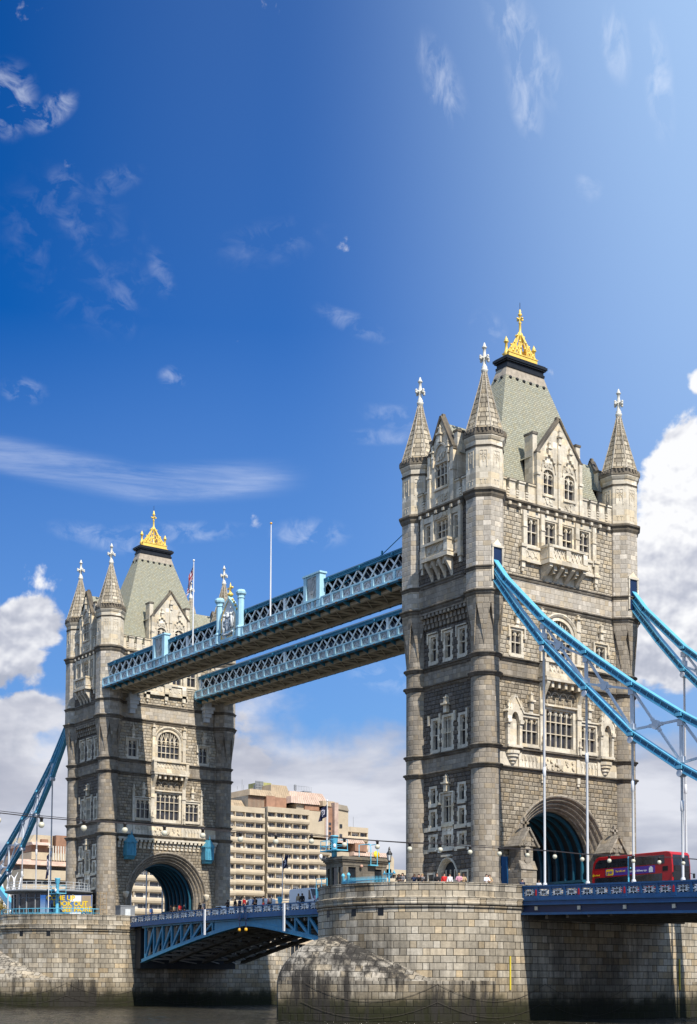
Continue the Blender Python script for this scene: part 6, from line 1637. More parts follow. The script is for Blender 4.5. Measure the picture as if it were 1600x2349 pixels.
def make_bus(loc):
    """double-decker, local frame: x forward (front at +5.2), y left, z up from the road"""
    T = empty('double_decker_bus', loc, 'red double decker bus with a purple and yellow advert, driving off the near tower', 'bus')
    L0, L1, W, H_ = -5.25, 5.25, 1.26, 4.35
    f = MB()
    # side profile with raked, rounded front and back; extruded across, then the roof edge rounded by a second shell
    prof = [(L0 + .1, .32), (L0, .8), (L0 + .02, 2.9), (L0 + .22, 3.75), (L0 + .62, 4.2), (L0 + 1.0, 4.33), (L1 - .8, 4.35), (L1 - .35, 4.28), (L1 - .15, 4.05), (L1 - .02, 2.98), (L1, 1.6), (L1 - .05, .5), (L1 - .15, .32)]
    arch = lambda xc: [(xc + .62, .32)] + [(xc + .6 * math.cos(R(a)), .42 + .6 * math.sin(R(a))) for a in (10, 45, 90, 135, 170)] + [(xc - .62, .32)]
    bottom = [(L1 - .15, .32)] + arch(2.6) + arch(-2.9)
    outline = prof[:-1] + bottom
    f.plate(outline, -W, W, axis='y')
    body = f.build('body', 'bus_red', T)
    bmod = body.modifiers.new('round', 'BEVEL'); bmod.width = .09; bmod.segments = 3; bmod.limit_method = 'ANGLE'; bmod.angle_limit = R(50)
    for s_ in (-1, 1):
        y = s_ * (W + .006)
        g = MB(); g.plate([(L0 + .42, 3.2), (L1 - .95, 3.2), (L1 - .98, 4.02), (L0 + 1.0, 4.02), (L0 + .62, 3.75)], min(y, y + s_ * .012), max(y, y + s_ * .012), axis='y')
        up = g.build('upper_window', 'dark_glass', T)
        g = MB()
        for x in (-3.2, -1.6, 0, 1.6, 3.0): g.box(x - .035, x + .035, min(y, y + s_ * .02), max(y, y + s_ * .02), 3.22, 4.0)
        for x in (-4.2, -2.4, -.8, .8, 2.3): g.box(x - .5, x + .5, min(y, y + s_ * .018), max(y, y + s_ * .018), 3.72, 3.75)
        g.build('window_pillar', 'black_gloss', up)
        g = MB(); g.plate([(L0 + .5, 1.2), (L1 - 1.3, 1.2), (L1 - 1.25, 2.3), (L0 + .45, 2.3)], min(y, y + s_ * .012), max(y, y + s_ * .012), axis='y'); g.build('lower_window', 'dark_glass', T)
        g = MB(); g.box(L0 + 1.9, 3.1, min(y, y + s_ * .012), max(y, y + s_ * .012), 2.42, 3.1); ad = g.build('advert_panel', 'sign_purple', T)
        g = MB(); yy = y + s_ * .012; g.plate([(a[0], a[1]) for a in [(-3.2, 2.46), (-2.35, 2.46), (-2.28, 2.53), (-2.28, 2.98), (-2.35, 3.05), (-3.2, 3.05), (-3.27, 2.98), (-3.27, 2.53)]], min(yy, yy + s_ * .008), max(yy, yy + s_ * .008), axis='y'); g.build('advert_badge', 'sign_yellow', ad)
        if s_ < 0:
            yt = yy + s_ * .012
            text_mesh('advert_lettering', 'getir', .44, 'sign_purple', ad, rot_frame((-2.78, yt, 2.76), (1, 0, 0), (0, 0, 1)), .004, .012)
            text_mesh('advert_lettering', "The UK's #1", .26, 'sign_yellow', ad, rot_frame((-1.35, yt, 2.79), (1, 0, 0), (0, 0, 1)), .004, .005)
            text_mesh('advert_lettering', 'grocery delivery app', .26, 'sign_white', ad, rot_frame((.98, yt, 2.70), (1, 0, 0), (0, 0, 1)), .004, .005)
            g = MB(); g.box(2.35, 2.85, yt, yt - .006, 2.48, 2.9); g.plate([(2.4, 2.9), (2.8, 2.9), (2.7, 3.03), (2.5, 3.03)], yt - .006, yt, axis='y'); g.build('advert_picture', 'sign_white', ad)
            text_mesh('operator_name', 'Go-Ahead', .2, 'sign_yellow', body, rot_frame((-4.55, y - .008, 2.55), (1, 0, 0), (0, 0, 1)), .004, .006)
            g = MB(); g.plate(arc_pts(-4.98, 2.55, .13, .13, 30, 330, 10), y - .012, y, axis='y'); g.build('operator_badge', 'sign_yellow', body)
            g = MB(); g.box(4.05, 4.7, y - .01, y, 2.5, 2.95); g.build('vent_grille', 'tyre', body)
    # front: wrap-round black screens
    g = MB(); x = L1
    g.poly([(x + .02, -1.12, 1.0), (x + .02, 1.12, 1.0), (x + .03, 1.12, 1.7), (x + .005, 1.12, 2.95), (x + .005, -1.12, 2.95), (x + .03, -1.12, 1.7)]); g.poly([(x + .02, -1.12, .62), (x + .02, 1.12, .62), (x + .02, 1.12, 1.0), (x + .02, -1.12, 1.0)])
    fr = g.build('windscreen', 'black_gloss', T)
    g = MB(); g.poly([(x + .006, -1.14, 2.98), (x + .006, 1.14, 2.98), (x - .14, 1.08, 4.0), (x - .14, -1.08, 4.0)]); g.build('upper_windscreen', 'dark_glass', T)
    g = MB(); g.box(x - .02, x + .05, -.95, .95, 2.5, 2.9); bl = g.build('destination_blind', 'black_gloss', T)
    text_mesh('route_number', '56', .34, 'sign_white', bl, rot_frame((x + .062, .1, 2.7), (0, 1, 0), (0, 0, 1)), .003, .008)
    for s_ in (-1, 1):
        g = MB(); g.ball((x + .0, s_ * .98, .82), .15, 8, 5); g.build('headlight', 'sign_white', T)
        g = MB(); g.bar((x - .05, s_ * 1.2, 2.35), (x + .28, s_ * 1.42, 2.2), .05, .05); g.box(x + .2, x + .32, s_ * 1.32, s_ * 1.5, 1.85, 2.3); g.build('mirror', 'black_gloss', T)
    g = MB(); g.box(x + .0, x + .05, -.4, .4, .42, .54); g.build('number_plate', 'sign_white', T)
    for s_ in (-1, 1):
        for xx in (2.6, -2.9): wheel(T, xx, s_ * 1.1, .5, .5, .3)
    return T
make_bus((13.9, 2.6, 11.42))
def make_van(loc, L, H_, label, rz=0.0, name='panel_van', cat='van', group=None):
    """white panel van, local x forward"""
    T = empty(name, loc, label, cat, group, rz)
    W = .98; a = -L / 2; b = L / 2
    f = MB()
    out_ = [(a, .45), (a, H_ - .25), (a + .12, H_ - .05), (a + .4, H_), (b - 1.9, H_), (b - 1.65, H_ - .08), (b - .95, 1.42), (b - .15, 1.18), (b, .95), (b, .45)]
    arch = lambda xc: [(xc + .4, .3)] + [(xc + .38 * math.cos(R(q)), .36 + .38 * math.sin(R(q))) for q in (20, 60, 90, 120, 160)] + [(xc - .4, .3)]
    out_ += [(b - .1, .3)] + arch(b - .9) + arch(a + 1.0) + [(a + .1, .3)]
    f.plate(out_, -W, W, axis='y'); bd = f.build('body', 'white_gloss', T)
    m_ = bd.modifiers.new('round', 'BEVEL'); m_.width = .08; m_.segments = 3; m_.limit_method = 'ANGLE'; m_.angle_limit = R(50)
    for s_ in (-1, 1):
        y0_, y1_ = sorted((s_ * (W + .004), s_ * (W + .014)))
        g = MB(); g.plate([(b - 1.75, 1.35), (b - 1.05, 1.35), (b - 1.5, H_ - .28), (b - 1.75, H_ - .28)] if H_ > 2 else [(b - 1.9, 1.3), (b - 1.1, 1.3), (b - 1.65, H_ - .2), (b - 1.9, H_ - .2)], y0_, y1_, axis='y'); g.build('side_window', 'dark_glass', T)
        g = MB(); g.box(a + .1, b - .9, y0_, y0_ + .012, .72, .76); g.box(-.3, -.27, y0_, y0_ + .012, .5, H_ - .3); g.build('body_seam', 'grey_metal', T)
    g = MB(); g.poly([(b - .93, -.86, 1.46), (b - .93, .86, 1.46), (b - 1.60, .8, H_ - .12), (b - 1.60, -.8, H_ - .12)]); g.build('windscreen', 'dark_glass', T)
    for s_ in (-1, 1):
        g = MB(); g.box(b - .12, b + .02, s_ * .6 - .18, s_ * .6 + .18, .78, .98); g.build('headlight', 'sign_white', T)
        for xx in (b - .9, a + 1.0): wheel(T, xx, s_ * .86, .34, .34, .22)
    return T
make_van((-34.5, -3.2, 11.93), 6.0, 2.75, 'large white panel van on the lifting span, nearest the stone pier', 0.0, group='white vans on the lifting span')
make_van((-46.5, -3.0, 11.90), 5.2, 2.0, 'lower white van on the lifting span, left of the large one', PI, group='white vans on the lifting span')
def make_car(loc, rz, label, mat_='white_gloss'):
    T = empty('parked_car', loc, label, 'car', None, rz); f = MB(); L = 4.3; a, b = -2.15, 2.15
    out_ = [(a, .4), (a + .02, .85), (a + .35, .98), (a + .9, 1.42), (a + 1.3, 1.5), (b - 1.7, 1.48), (b - 1.0, .98), (b - .15, .8), (b, .55), (b - .05, .3)]
    arch = lambda xc: [(xc + .38, .28)] + [(xc + .35 * math.cos(R(q)), .32 + .35 * math.sin(R(q))) for q in (20, 60, 90, 120, 160)] + [(xc - .38, .28)]
    out_ += arch(b - .85) + arch(a + .85) + [(a + .05, .28)]
    f.plate(out_, -.88, .88, axis='y'); bd = f.build('body', mat_, T); m_ = bd.modifiers.new('round', 'BEVEL'); m_.width = .09; m_.segments = 3; m_.limit_method = 'ANGLE'; m_.angle_limit = R(40)
    for s_ in (-1, 1):
        y0_, y1_ = sorted((s_ * .884, s_ * .896)); g = MB(); g.plate([(a + .65, 1.0), (b - 1.2, 1.0), (b - 1.75, 1.4), (a + 1.2, 1.42)], y0_, y1_, axis='y'); g.build('side_window', 'dark_glass', T)
        for xx in (b - .85, a + .85): wheel(T, xx, s_ * .78, .32, .32, .2)
    g = MB(); g.poly([(b - .99, -.74, 1.0), (b - .99, .74, 1.0), (b - 1.64, .68, 1.46), (b - 1.64, -.68, 1.46)]); g.build('windscreen', 'dark_glass', T)
    return T
make_car((-55.3, -3.0, 11.85), PI, 'white car on the lifting span, just right of the far tower')
make_car((-63.5, 3.0, 11.8), 0, 'white car inside the view of the far archway')
make_car((-66.5, -3.0, 11.8), PI, 'silver car queuing before the far archway', 'grey_metal')
# ================================================================ people
def skin_mesh(name, verts, edges, radii, mat_, root=0, sub=1):
    me = bpy.data.meshes.new(name); me.from_pydata(verts, edges, [])
    ob = bpy.data.objects.new(name, me); COL.objects.link(ob)
    md = ob.modifiers.new('skin', 'SKIN'); md.use_smooth_shade = True
    for i, r in enumerate(radii):
        sv = me.skin_vertices[0].data[i]; sv.radius = (r, r) if not isinstance(r, tuple) else r; sv.use_root = (i == root)
    s_ = ob.modifiers.new('sub', 'SUBSURF'); s_.levels = sub; s_.render_levels = sub
    dg = bpy.context.evaluated_depsgraph_get(); dg.update()
    m2 = bpy.data.meshes.new_from_object(ob.evaluated_get(dg)); m2.name = name
    bpy.data.objects.remove(ob); m2.materials.clear(); m2.materials.append(MATS[mat_] if mat_ else None)
    return m2
# skeletons facing -Y (towards the river bank), feet at z 0, 1.72 m tall
def skel(pose):
    V = [(0, 0, .95), (0, 0, 1.15), (0, -.01, 1.36), (0, 0, 1.47), (0, -.01, 1.56), (0, -.015, 1.66)]
    Rr = [(.15, .12), (.14, .11), (.16, .11), (.055, .055), (.085, .095), (.075, .085)]
    E_ = [(0, 1), (1, 2), (2, 3), (3, 4), (4, 5)]
    def limb(root, pts, rs):
        prev = root
        for p, r in zip(pts, rs): V.append(p); Rr.append((r, r)); E_.append((prev, len(V) - 1)); prev = len(V) - 1
        return prev
    hands = []
    for s_ in (-1, 1):
        if pose == 'phone': arm = [(s_ * .19, 0, 1.39), (s_ * .26, -.14, 1.22), (s_ * .10, -.34, 1.42), (s_ * .05, -.38, 1.50)]
        elif pose == 'lean': arm = [(s_ * .19, 0, 1.39), (s_ * .27, -.10, 1.14), (s_ * .16, -.33, 1.10), (s_ * .08, -.40, 1.10)]
        elif pose == 'walk': arm = [(s_ * .19, 0, 1.39), (s_ * .24, s_ * .10, 1.12), (s_ * .25, s_ * .10 - .14, .90), (s_ * .25, s_ * .10 - .20, .82)]
        else: arm = [(s_ * .19, 0, 1.39), (s_ * .24, .03, 1.12), (s_ * .25, -.04, .88), (s_ * .25, -.06, .80)]
        hands.append(arm)
        limb(2, arm, (.062, .048, .036, .038))
    for s_ in (-1, 1):
        st = s_ * .16 if pose == 'walk' else 0
        limb(0, [(s_ * .09, 0, .88), (s_ * .10, -.02 - st * .6, .50), (s_ * .10, .02 - st, .08), (s_ * .10, -.12 - st, .04)], (.088, .058, .042, .036))
    return V, E_, Rr, hands
PM = {}
for pose in ('stand', 'phone', 'lean', 'walk'):
    V, E_, Rr, hands = skel(pose)
    body = skin_mesh('body', V, E_, Rr, 'skin')
    # jacket: torso + upper limbs slightly fuller
    jv = [0, 1, 2] ; 
    JV = [(0, 0, .88), (0, 0, 1.12), (0, -.01, 1.36), (0, 0, 1.44)]; JE = [(0, 1), (1, 2), (2, 3)]; JR = [(.185, .145), (.17, .135), (.185, .135), (.09, .09)]
    for arm in hands:
        prev = 2
        for p, r in zip(arm[:3], (.085, .068, .055)): JV.append(p); JR.append((r, r)); JE.append((prev, len(JV) - 1)); prev = len(JV) - 1
    jacket = skin_mesh('jacket', JV, JE, JR, 'cloth_black')
    TV = [(0, 0, .93)]; TE = []; TR = [(.16, .13)]
    for s_ in (-1, 1):
        st = s_ * .16 if pose == 'walk' else 0; prev = 0
        for p, r in zip([(s_ * .09, 0, .85), (s_ * .10, -.02 - st * .6, .50), (s_ * .10, .02 - st, .09)], (.105, .078, .066)): TV.append(p); TR.append((r, r)); TE.append((prev, len(TV) - 1)); prev = len(TV) - 1
    trous = skin_mesh('trousers', TV, TE, TR, 'cloth_navy')
    # fingers: five separate short chains per hand
    PM[pose] = (body, jacket, trous, hands)
def hand_mesh(arm):
    f = MB(); w = Vector(arm[-1]); d = (w - Vector(arm[-2])).normalized(); side = Vector((1, 0, 0)) if abs(d.x) < .8 else Vector((0, 1, 0))
    for k in range(4):
        o = w + side * ((k - 1.5) * .02); L = (.07, .08, .075, .06)[k]; bend = Vector((0, -.02, -.02))
        f.tube([o, o + d * L * .6, o + d * L + bend], [.010, .009, .007], 5)
    f.tube([w - d * .03 + side * .03, w + side * .055 + d * .01, w + side * .06 + d * .04], [.011, .010, .008], 5)
    return f
def hair_mesh(long):
    f = MB(); f.smooth = True; f.lathe([(.03, 1.745), (.085, 1.725), (.108, 1.67), (.11, 1.62), (.095, 1.585 if not long else 1.45)][::-1], 12, (0, .018), arc=2 * PI, cap=False)
    # open the face side
    f2 = MB(); f2.smooth = True; keep = []
    for i, fc in enumerate(f.f):
        c = Vector((0, 0, 0))
        for q in fc: c += Vector(f.v[q])
        c /= len(fc)
        if not (c.y < -.03 and c.z < 1.68): keep.append(i)
    f2.v = f.v; f2.f = [f.f[i] for i in keep]; f2.uv = [f.uv[i] for i in keep]; f2.mi = [0] * len(keep); f2.sm = [True] * len(keep)
    return f2
def face_bits():
    f = MB()
    f.ball((0, -.108, 1.60), .014, 5, 4)
    for s_ in (-1, 1): f.ball((s_ * .09, 0, 1.61), .02, 5, 4)
    return f
MESHCACHE = {}
def person(x, y, z, rz, pose, jack, trou, hair, label, long=False, h=1.0, skin='skin', group=None):
    T = empty('person', (x, y, z), label, 'person', group, rz); T.scale = (h, h, h)
    body, jacket, trous, hands = PM[pose]
    def inst(name, me, m_):
        key = (me.name, m_)
        if key not in MESHCACHE:
            c = me.copy(); c.materials.clear(); c.materials.append(MATS[m_]); MESHCACHE[key] = c
        o = bpy.data.objects.new(name, MESHCACHE[key]); COL.objects.link(o); o.parent = T; return o
    inst('body', body, skin); inst('jacket', jacket, jack); inst('trousers', trous, trou)
    key = ('hair', long, hair)
    if key not in MESHCACHE:
        o = hair_mesh(long).build('hair', hair, T); MESHCACHE[key] = o.data
    else: o = bpy.data.objects.new('hair', MESHCACHE[key]); COL.objects.link(o); o.parent = T
    for k, arm in enumerate(hands):
        key = ('hand', pose, k, skin)
        if key not in MESHCACHE:
            o = hand_mesh(arm).build('hand', skin, T); MESHCACHE[key] = o.data
        else: o = bpy.data.objects.new('hand', MESHCACHE[key]); COL.objects.link(o); o.parent = T
    key = ('face', skin)
    if key not in MESHCACHE: o = face_bits().build('face', skin, T); MESHCACHE[key] = o.data
    else: o = bpy.data.objects.new('face', MESHCACHE[key]); COL.objects.link(o); o.parent = T
    return T
def drum_xy(cx, deg, r=9.75): a = R(deg); return cx + r * math.cos(a), -PYC + r * math.sin(a)
GP = 'visitors along the pier parapet'
near_people = [
    (-54, 'lean', 'cloth_black', 'cloth_black', 'hair_dark', 'person in black leaning on the pier wall beside the blue lamp post', False),
    (-52, 'lean', 'cloth_grey', 'cloth_black', 'hair_dark', 'person in dark grey leaning on the wall just right of the lamp post', True),
    (-45.6, 'phone', 'cloth_navy', 'cloth_black', 'hair_brown', 'person in a navy top holding a phone up by the left turret', True),
    (-43.2, 'phone', 'cloth_black', 'cloth_black', 'hair_dark', 'person in black taking a photo, left of the couple', False),
    (-41.4, 'phone', 'cloth_grey', 'cloth_purple', 'hair_blond', 'fair haired person in grey standing close to the one in black', True),
    (-33.5, 'stand', 'cloth_black', 'cloth_black', 'hair_brown', 'person in a black coat seen beside the one in red', False),
    (-29.6, 'stand', 'cloth_red', 'cloth_navy', 'hair_dark', 'person in a bright red jacket before the pointed doorway', False),
    (-26.6, 'stand', 'cloth_white', 'cloth_navy', 'hair_dark', 'person in a white shirt before the pointed doorway', False),
    (-21.5, 'lean', 'cloth_pink', 'cloth_blue', 'hair_blond', 'fair haired person in pink between the doorway and the turret', True),
    (-19.0, 'lean', 'cloth_tan', 'cloth_tan', 'hair_brown', 'person in tan beside the turret of the near tower', False),
    (-5.0, 'lean', 'cloth_white', 'cloth_grey', 'hair_dark', 'person in white at the foot of the near corner turret', False),
    (-3.0, 'lean', 'cloth_tan', 'cloth_black', 'hair_brown', 'person in tan close to the corner turret, right of the one in white', True)]
for d, pose, j, t_, h_, lab, lg in near_people:
    x, y = drum_xy(0, d, 9.8); person(x, y, 11.62, R(d + 90) + random.uniform(-.4, .4), pose, j, t_, h_, lab, lg, random.uniform(.97, 1.05), random.choice(['skin', 'skin', 'skin_dark']), GP)
person(9.5, -8.6, ZB, R(60), 'stand', 'cloth_navy', 'cloth_black', 'hair_dark', 'person in a navy top beside the blue side gate', True, 1.0, 'skin', GP)
person(9.6, -6.6, ZB, R(20), 'stand', 'cloth_white', 'cloth_navy', 'hair_dark', 'person in white at the foot of the portal pier', False, 1.0, 'skin_dark', GP)
GB = 'pedestrians on the lifting span'
span = [(-67.4, 'walk', 'cloth_blue', 'cloth_navy', 'hair_dark', 'person in blue near the left end of the lifting span', 0), (-61.6, 'stand', 'cloth_black', 'cloth_black', 'hair_dark', 'person in black under the right edge of the far arch', 0),
        (-60.8, 'walk', 'cloth_tan', 'cloth_black', 'hair_brown', 'brown coated person in the group before the far arch', 1), (-60.0, 'stand', 'cloth_tan', 'cloth_tan', 'hair_brown', 'tan coated person in the middle of the group before the far arch', 0),
        (-59.1, 'walk', 'cloth_red', 'cloth_black', 'hair_dark', 'person in dark red at the right of the group before the far arch', 1), (-58.2, 'stand', 'cloth_black', 'cloth_navy', 'hair_dark', 'person in black trailing the group before the far arch', 0),
        (-54.0, 'walk', 'cloth_black', 'cloth_black', 'hair_dark', 'person in black passing the white car inside the arch', 0), (-53.0, 'walk', 'cloth_grey', 'cloth_navy', 'hair_brown', 'person in grey walking left of the far turret', 1),
        (-47.3, 'lean', 'cloth_black', 'cloth_black', 'hair_dark', 'person in black bending over the rail, first right of the far turret', 0), (-45.3, 'stand', 'cloth_black', 'cloth_grey', 'hair_dark', 'person in black standing left of the small street lamp', 1),
        (-44.5, 'walk', 'cloth_navy', 'cloth_black', 'hair_dark', 'person in navy next to the small street lamp', 0), (-42.6, 'stand', 'cloth_red', 'cloth_navy', 'hair_brown', 'person in a red jacket on the lifting span left of its centre joint', 0),
        (-41.0, 'walk', 'cloth_blue', 'cloth_black', 'hair_dark', 'person in blue beside the centre joint of the span', 1), (-40.2, 'walk', 'cloth_black', 'cloth_black', 'hair_dark', 'person in black right of the centre joint, before the lower van', 0),
        (-38.2, 'stand', 'cloth_black', 'cloth_red', 'hair_dark', 'tall person in black and red before the lower white van', 0), (-37.4, 'walk', 'cloth_red', 'cloth_black', 'hair_dark', 'person in dark red in front of the lower white van', 1),
        (-36.6, 'walk', 'cloth_grey', 'cloth_black', 'hair_brown', 'person in grey at the nose of the lower white van', 0), (-31.2, 'stand', 'cloth_tan', 'cloth_white', 'hair_blond', 'fair haired person left of the large white van', 1),
        (-30.2, 'stand', 'cloth_black', 'cloth_black', 'hair_dark', 'broad person in black before the rear of the large white van', 0), (-27.6, 'walk', 'cloth_pink', 'cloth_black', 'hair_dark', 'person in pink walking before the large white van', 1), (-26.8, 'walk', 'cloth_pink', 'cloth_white', 'hair_dark', 'second person in pink, nearest the stone pier', 1)]
for x, pose, j, t_, h_, lab, lg in span:
    x0_ = x; zd = 11.25 + .37 * (1 - abs(x + 41.15) / 51.85) + .42
    person(x0_, -7.2 + random.uniform(-.3, .3), zd, R(random.choice([90, -90])) if pose == 'walk' else R(random.uniform(-40, 40)), pose, j, t_, h_, lab, bool(lg), random.uniform(.97, 1.06), random.choice(['skin', 'skin_dark', 'skin']), GB)
# ================================================================ street furniture
def lamp_post(loc, label, s=1.0):
    T = empty('street_lamp', loc, label, 'street lamp', 'blue iron street lamps'); T.scale = (s, s, s)
    f = MB(); f.lathe([(.22, 0), (.22, .3), (.14, .45), (.12, 1.2), (.17, 1.3), (.10, 1.4), (.09, 2.6), (.15, 2.7), (.08, 2.8), (.065, 4.2), (.1, 4.3), (.05, 4.4)], 8)
    f.bar((-.95, 0, 3.2), (.95, 0, 3.2), .1, .12)
    for s_ in (-1, 1):
        f.ball((s_ * .98, 0, 3.2), .11, 7, 5); f.lathe([(.07, 3.2), (.1, 3.3), (.03, 3.55)], 6, (s_ * .85, 0)); f.bar((s_ * .6, 0, 3.15), (0, 0, 2.75), .07, .09)
    f.build('post', 'cyan_paint', T)
    f = MB(); f.lathe([(.10, 4.38), (.14, 4.5), (.10, 4.6)], 8); f.lathe([(.32, 5.25), (.34, 5.32), (.16, 5.6), (.10, 5.75), (.13, 5.82), (.03, 6.1)], 8, smooth=False)
    for k in range(6): a = k * PI / 3; f.bar((.15 * math.cos(a), .15 * math.sin(a), 4.6), (.30 * math.cos(a), .30 * math.sin(a), 5.27), .03, .03)
    ln = f.build('lantern', 'black_iron', T)
    f = MB(); f.lathe([(.13, 4.6), (.27, 5.24)], 6, smooth=False); f.build('lantern_glass', 'pale_grey', ln)
    return T
lamp_post((-3.6, -14.4, ZB - .2), 'blue lamp post with a black lantern beside the left turret of the near tower', .92)
lamp_post((-44.9, 7.6, 11.9), 'small dark street lamp on the far footway of the lifting span', .75)
# traffic signal by the bus
T = empty('traffic_signal', (20.9, -6.3, 11.35), 'blue traffic signal with a white edged black head before the bus', 'traffic light')
f = MB(); f.tube([(0, 0, 0), (0, 0, 3.3)], .07, 8); f.build('post', 'cyan_paint', T)
f = MB(); f.box(.12, .62, -.06, .06, 2.0, 3.3); hd = f.build('backboard', 'sign_white', T)
f = MB(); f.box(.16, .58, -.12, .10, 2.04, 3.26); f.build('signal_head', 'black_gloss', hd)
f = MB(); f.ball((.37, -.13, 2.25), .08, 8, 5); f.build('signal_lamp', 'cyan_paint', hd)
# blue wayfinding posts beyond the bus
for i, x in enumerate((25.6, 28.4)):
    f = MB(); f.box(x, x + .5, 8.2, 8.3, 11.3, 13.9 + .1); f.box(x - .06, x, 8.15, 8.35, 11.3, 14.1)
    tag(f.build('notice_board', 'steel_blue'), ('tall blue board behind the bus at the right edge' if i == 0 else 'second tall blue board at the right edge, farther from the bus'), 'board')
# ---------------------------------------------------------------- master's cabin and rails on the near pier
T = empty('bridge_cabin', (-8.0, -15.4, ZB), 'small grey stone cabin with dark windows on the near pier', 'cabin'); off = (-8.0, -15.4, ZB)
x0, x1, y0, y1 = -9.4, -6.45, -18.0, -12.6
f = MB()
M_S = Matrix.Identity(4)
f.plate(rect(y0, y1, ZB, 15.3), x1 - .25, x1, [rect(-17.35, -16.4, 13.0, 14.9), rect(-14.1, -13.2, 12.9, 14.8)])
f.plate([(x0, ZB), (x1 - .253, ZB), (x1 - .253, 15.3), (x0, 15.3)], y0, y0 + .25, [rect(-9.15, -8.75, 13.0, 14.8), rect(-8.45, -7.5, ZB + .05, 14.9), rect(-7.2, -6.85, 13.0, 14.9)], axis='y')
f.box(x0, x1 - .253, y1 - .25, y1, ZB, 15.3); f.box(x0, x0 + .25, y0 + .253, y1 - .253, ZB, 15.3)
cb = f.build('wall', 'cabin_stone', T, off)
f = MB(); f.box(x1 - .22, x1 - .16, y0 + .3, y1 - .3, 12.8, 15.0); f.box(x0 + .3, x1 - .4, y0 + .16, y0 + .22, ZB, 15.0); f.build('window_glass', 'dark_glass', cb, off)
f = MB(); f.box(x1 - .2, x1 + .1, y0, y1, ZB, 12.3) if False else None
for a, b_ in ((-17.4, -16.35), (-14.15, -13.15)): f.box(x1 - .02, x1 + .1, a, b_, 12.82, 12.96)
f.box(x1 - .02, x1 + .06, y0 - .05, y1, 15.05, 15.3)
f.build('window_sill', 'cabin_stone', cb, off)
f = MB()
for d, z, z2 in ((.1, 15.3, 15.45), (.22, 15.45, 15.62), (.34, 15.62, 15.8), (.05, 15.8, 15.95)): f.box(x0 - d, x1 + d, y0 - d, y1 + d, z, z2 + .001)
f.build('roof', 'cabin_stone', T, off)
f = MB()
for q in (-14.9, -14.1):
    f.tube([(x1 + .45, q, 15.15), (x1 + .45, q, 17.0), (x1 + .2, q, 17.3), (x1 - .5, q, 17.3)], .045, 6)
f.box(x1 + .05, x1 + .5, -15.0, -14.0, 15.1, 15.22); f.tube([(x1 - .5, -14.9, 17.3), (x1 - .5, -14.1, 17.3)], .045, 6); f.tube([(x1 - .6, -15.6, 15.9), (x1 - .6, -15.6, 17.2), (x1 - .6, -14.9, 17.3)], .045, 6)
f.build('roof_ladder', 'cyan_paint', T, off)
f = MB(); f.lathe([(.0, 0), (.38, .12), (.42, .2), (.0, .16)], 14); f.M = Matrix.Identity(4)
g = MB(Matrix.Translation((x1 - .8, -13.4, 16.35)) @ Matrix.Rotation(R(80), 4, 'Y')); g.lathe([(.02, 0), (.34, .1), (.36, .2), (.02, .14)], 14); g.build('dish_aerial', 'sign_yellow', T, off)
f = MB(); f.ball((x1 + .25, -15.9, 15.0), .17, 10, 7); f.build('wall_lamp', 'skin', T, off)
T = empty('iron_railing', (-5, -21, ZB), 'light blue spiked railing with stout posts before the stone cabin', 'railing'); off = (-5, -21, ZB)
f = MB(); g = MB()
pts = []
for k in range(46):
    a = R(-112 + k * 1.05); pts.append((8.6 * math.cos(a), -PYC + 8.6 * math.sin(a)))
for p in pts: f.tube([(p[0], p[1], ZB), (p[0], p[1], 13.15), (p[0], p[1], 13.35)], [.035, .035, .008], 4, False)
for z in (11.9, 13.0): f.tube([(p[0], p[1], z) for p in pts], .045, 5)
f.tube([(pts[0][0] - .0, pts[0][1], 12.6), (pts[0][0] - .9, pts[0][1] - .1, 12.3), (pts[0][0] - 1.2, pts[0][1] - .1, 11.5)], .04, 5)
for k in range(7):
    a = k / 7 * PI / 2; f.tube([(pts[0][0] - .2, pts[0][1], 11.6), (pts[0][0] - .2 - 1.0 * math.sin(a), pts[0][1], 11.6 + 1.05 * math.cos(a))], .02, 4, False)
f.build('bars', 'cyan_paint', T, off)
for k in (3, 12): 
    g = MB(); g.lathe([(.13, ZB), (.12, 13.5), (.18, 13.58), (.18, 13.68), (.06, 13.85)], 8, pts[k]); g.build('post', 'cyan_paint', T, off)
g = MB()
for k in range(7, 15): 
    p, q = pts[k], pts[k + 1]; s_ = .97
    g.poly([(p[0] * s_, -PYC + (p[1] + PYC) * s_, 12.0), (q[0] * s_, -PYC + (q[1] + PYC) * s_, 12.0), (q[0] * s_, -PYC + (q[1] + PYC) * s_, 12.98), (p[0] * s_, -PYC + (p[1] + PYC) * s_, 12.98)])
tag(g.build('safety_banner', 'red_paint'), 'red banner tied behind the light blue railing', 'banner')
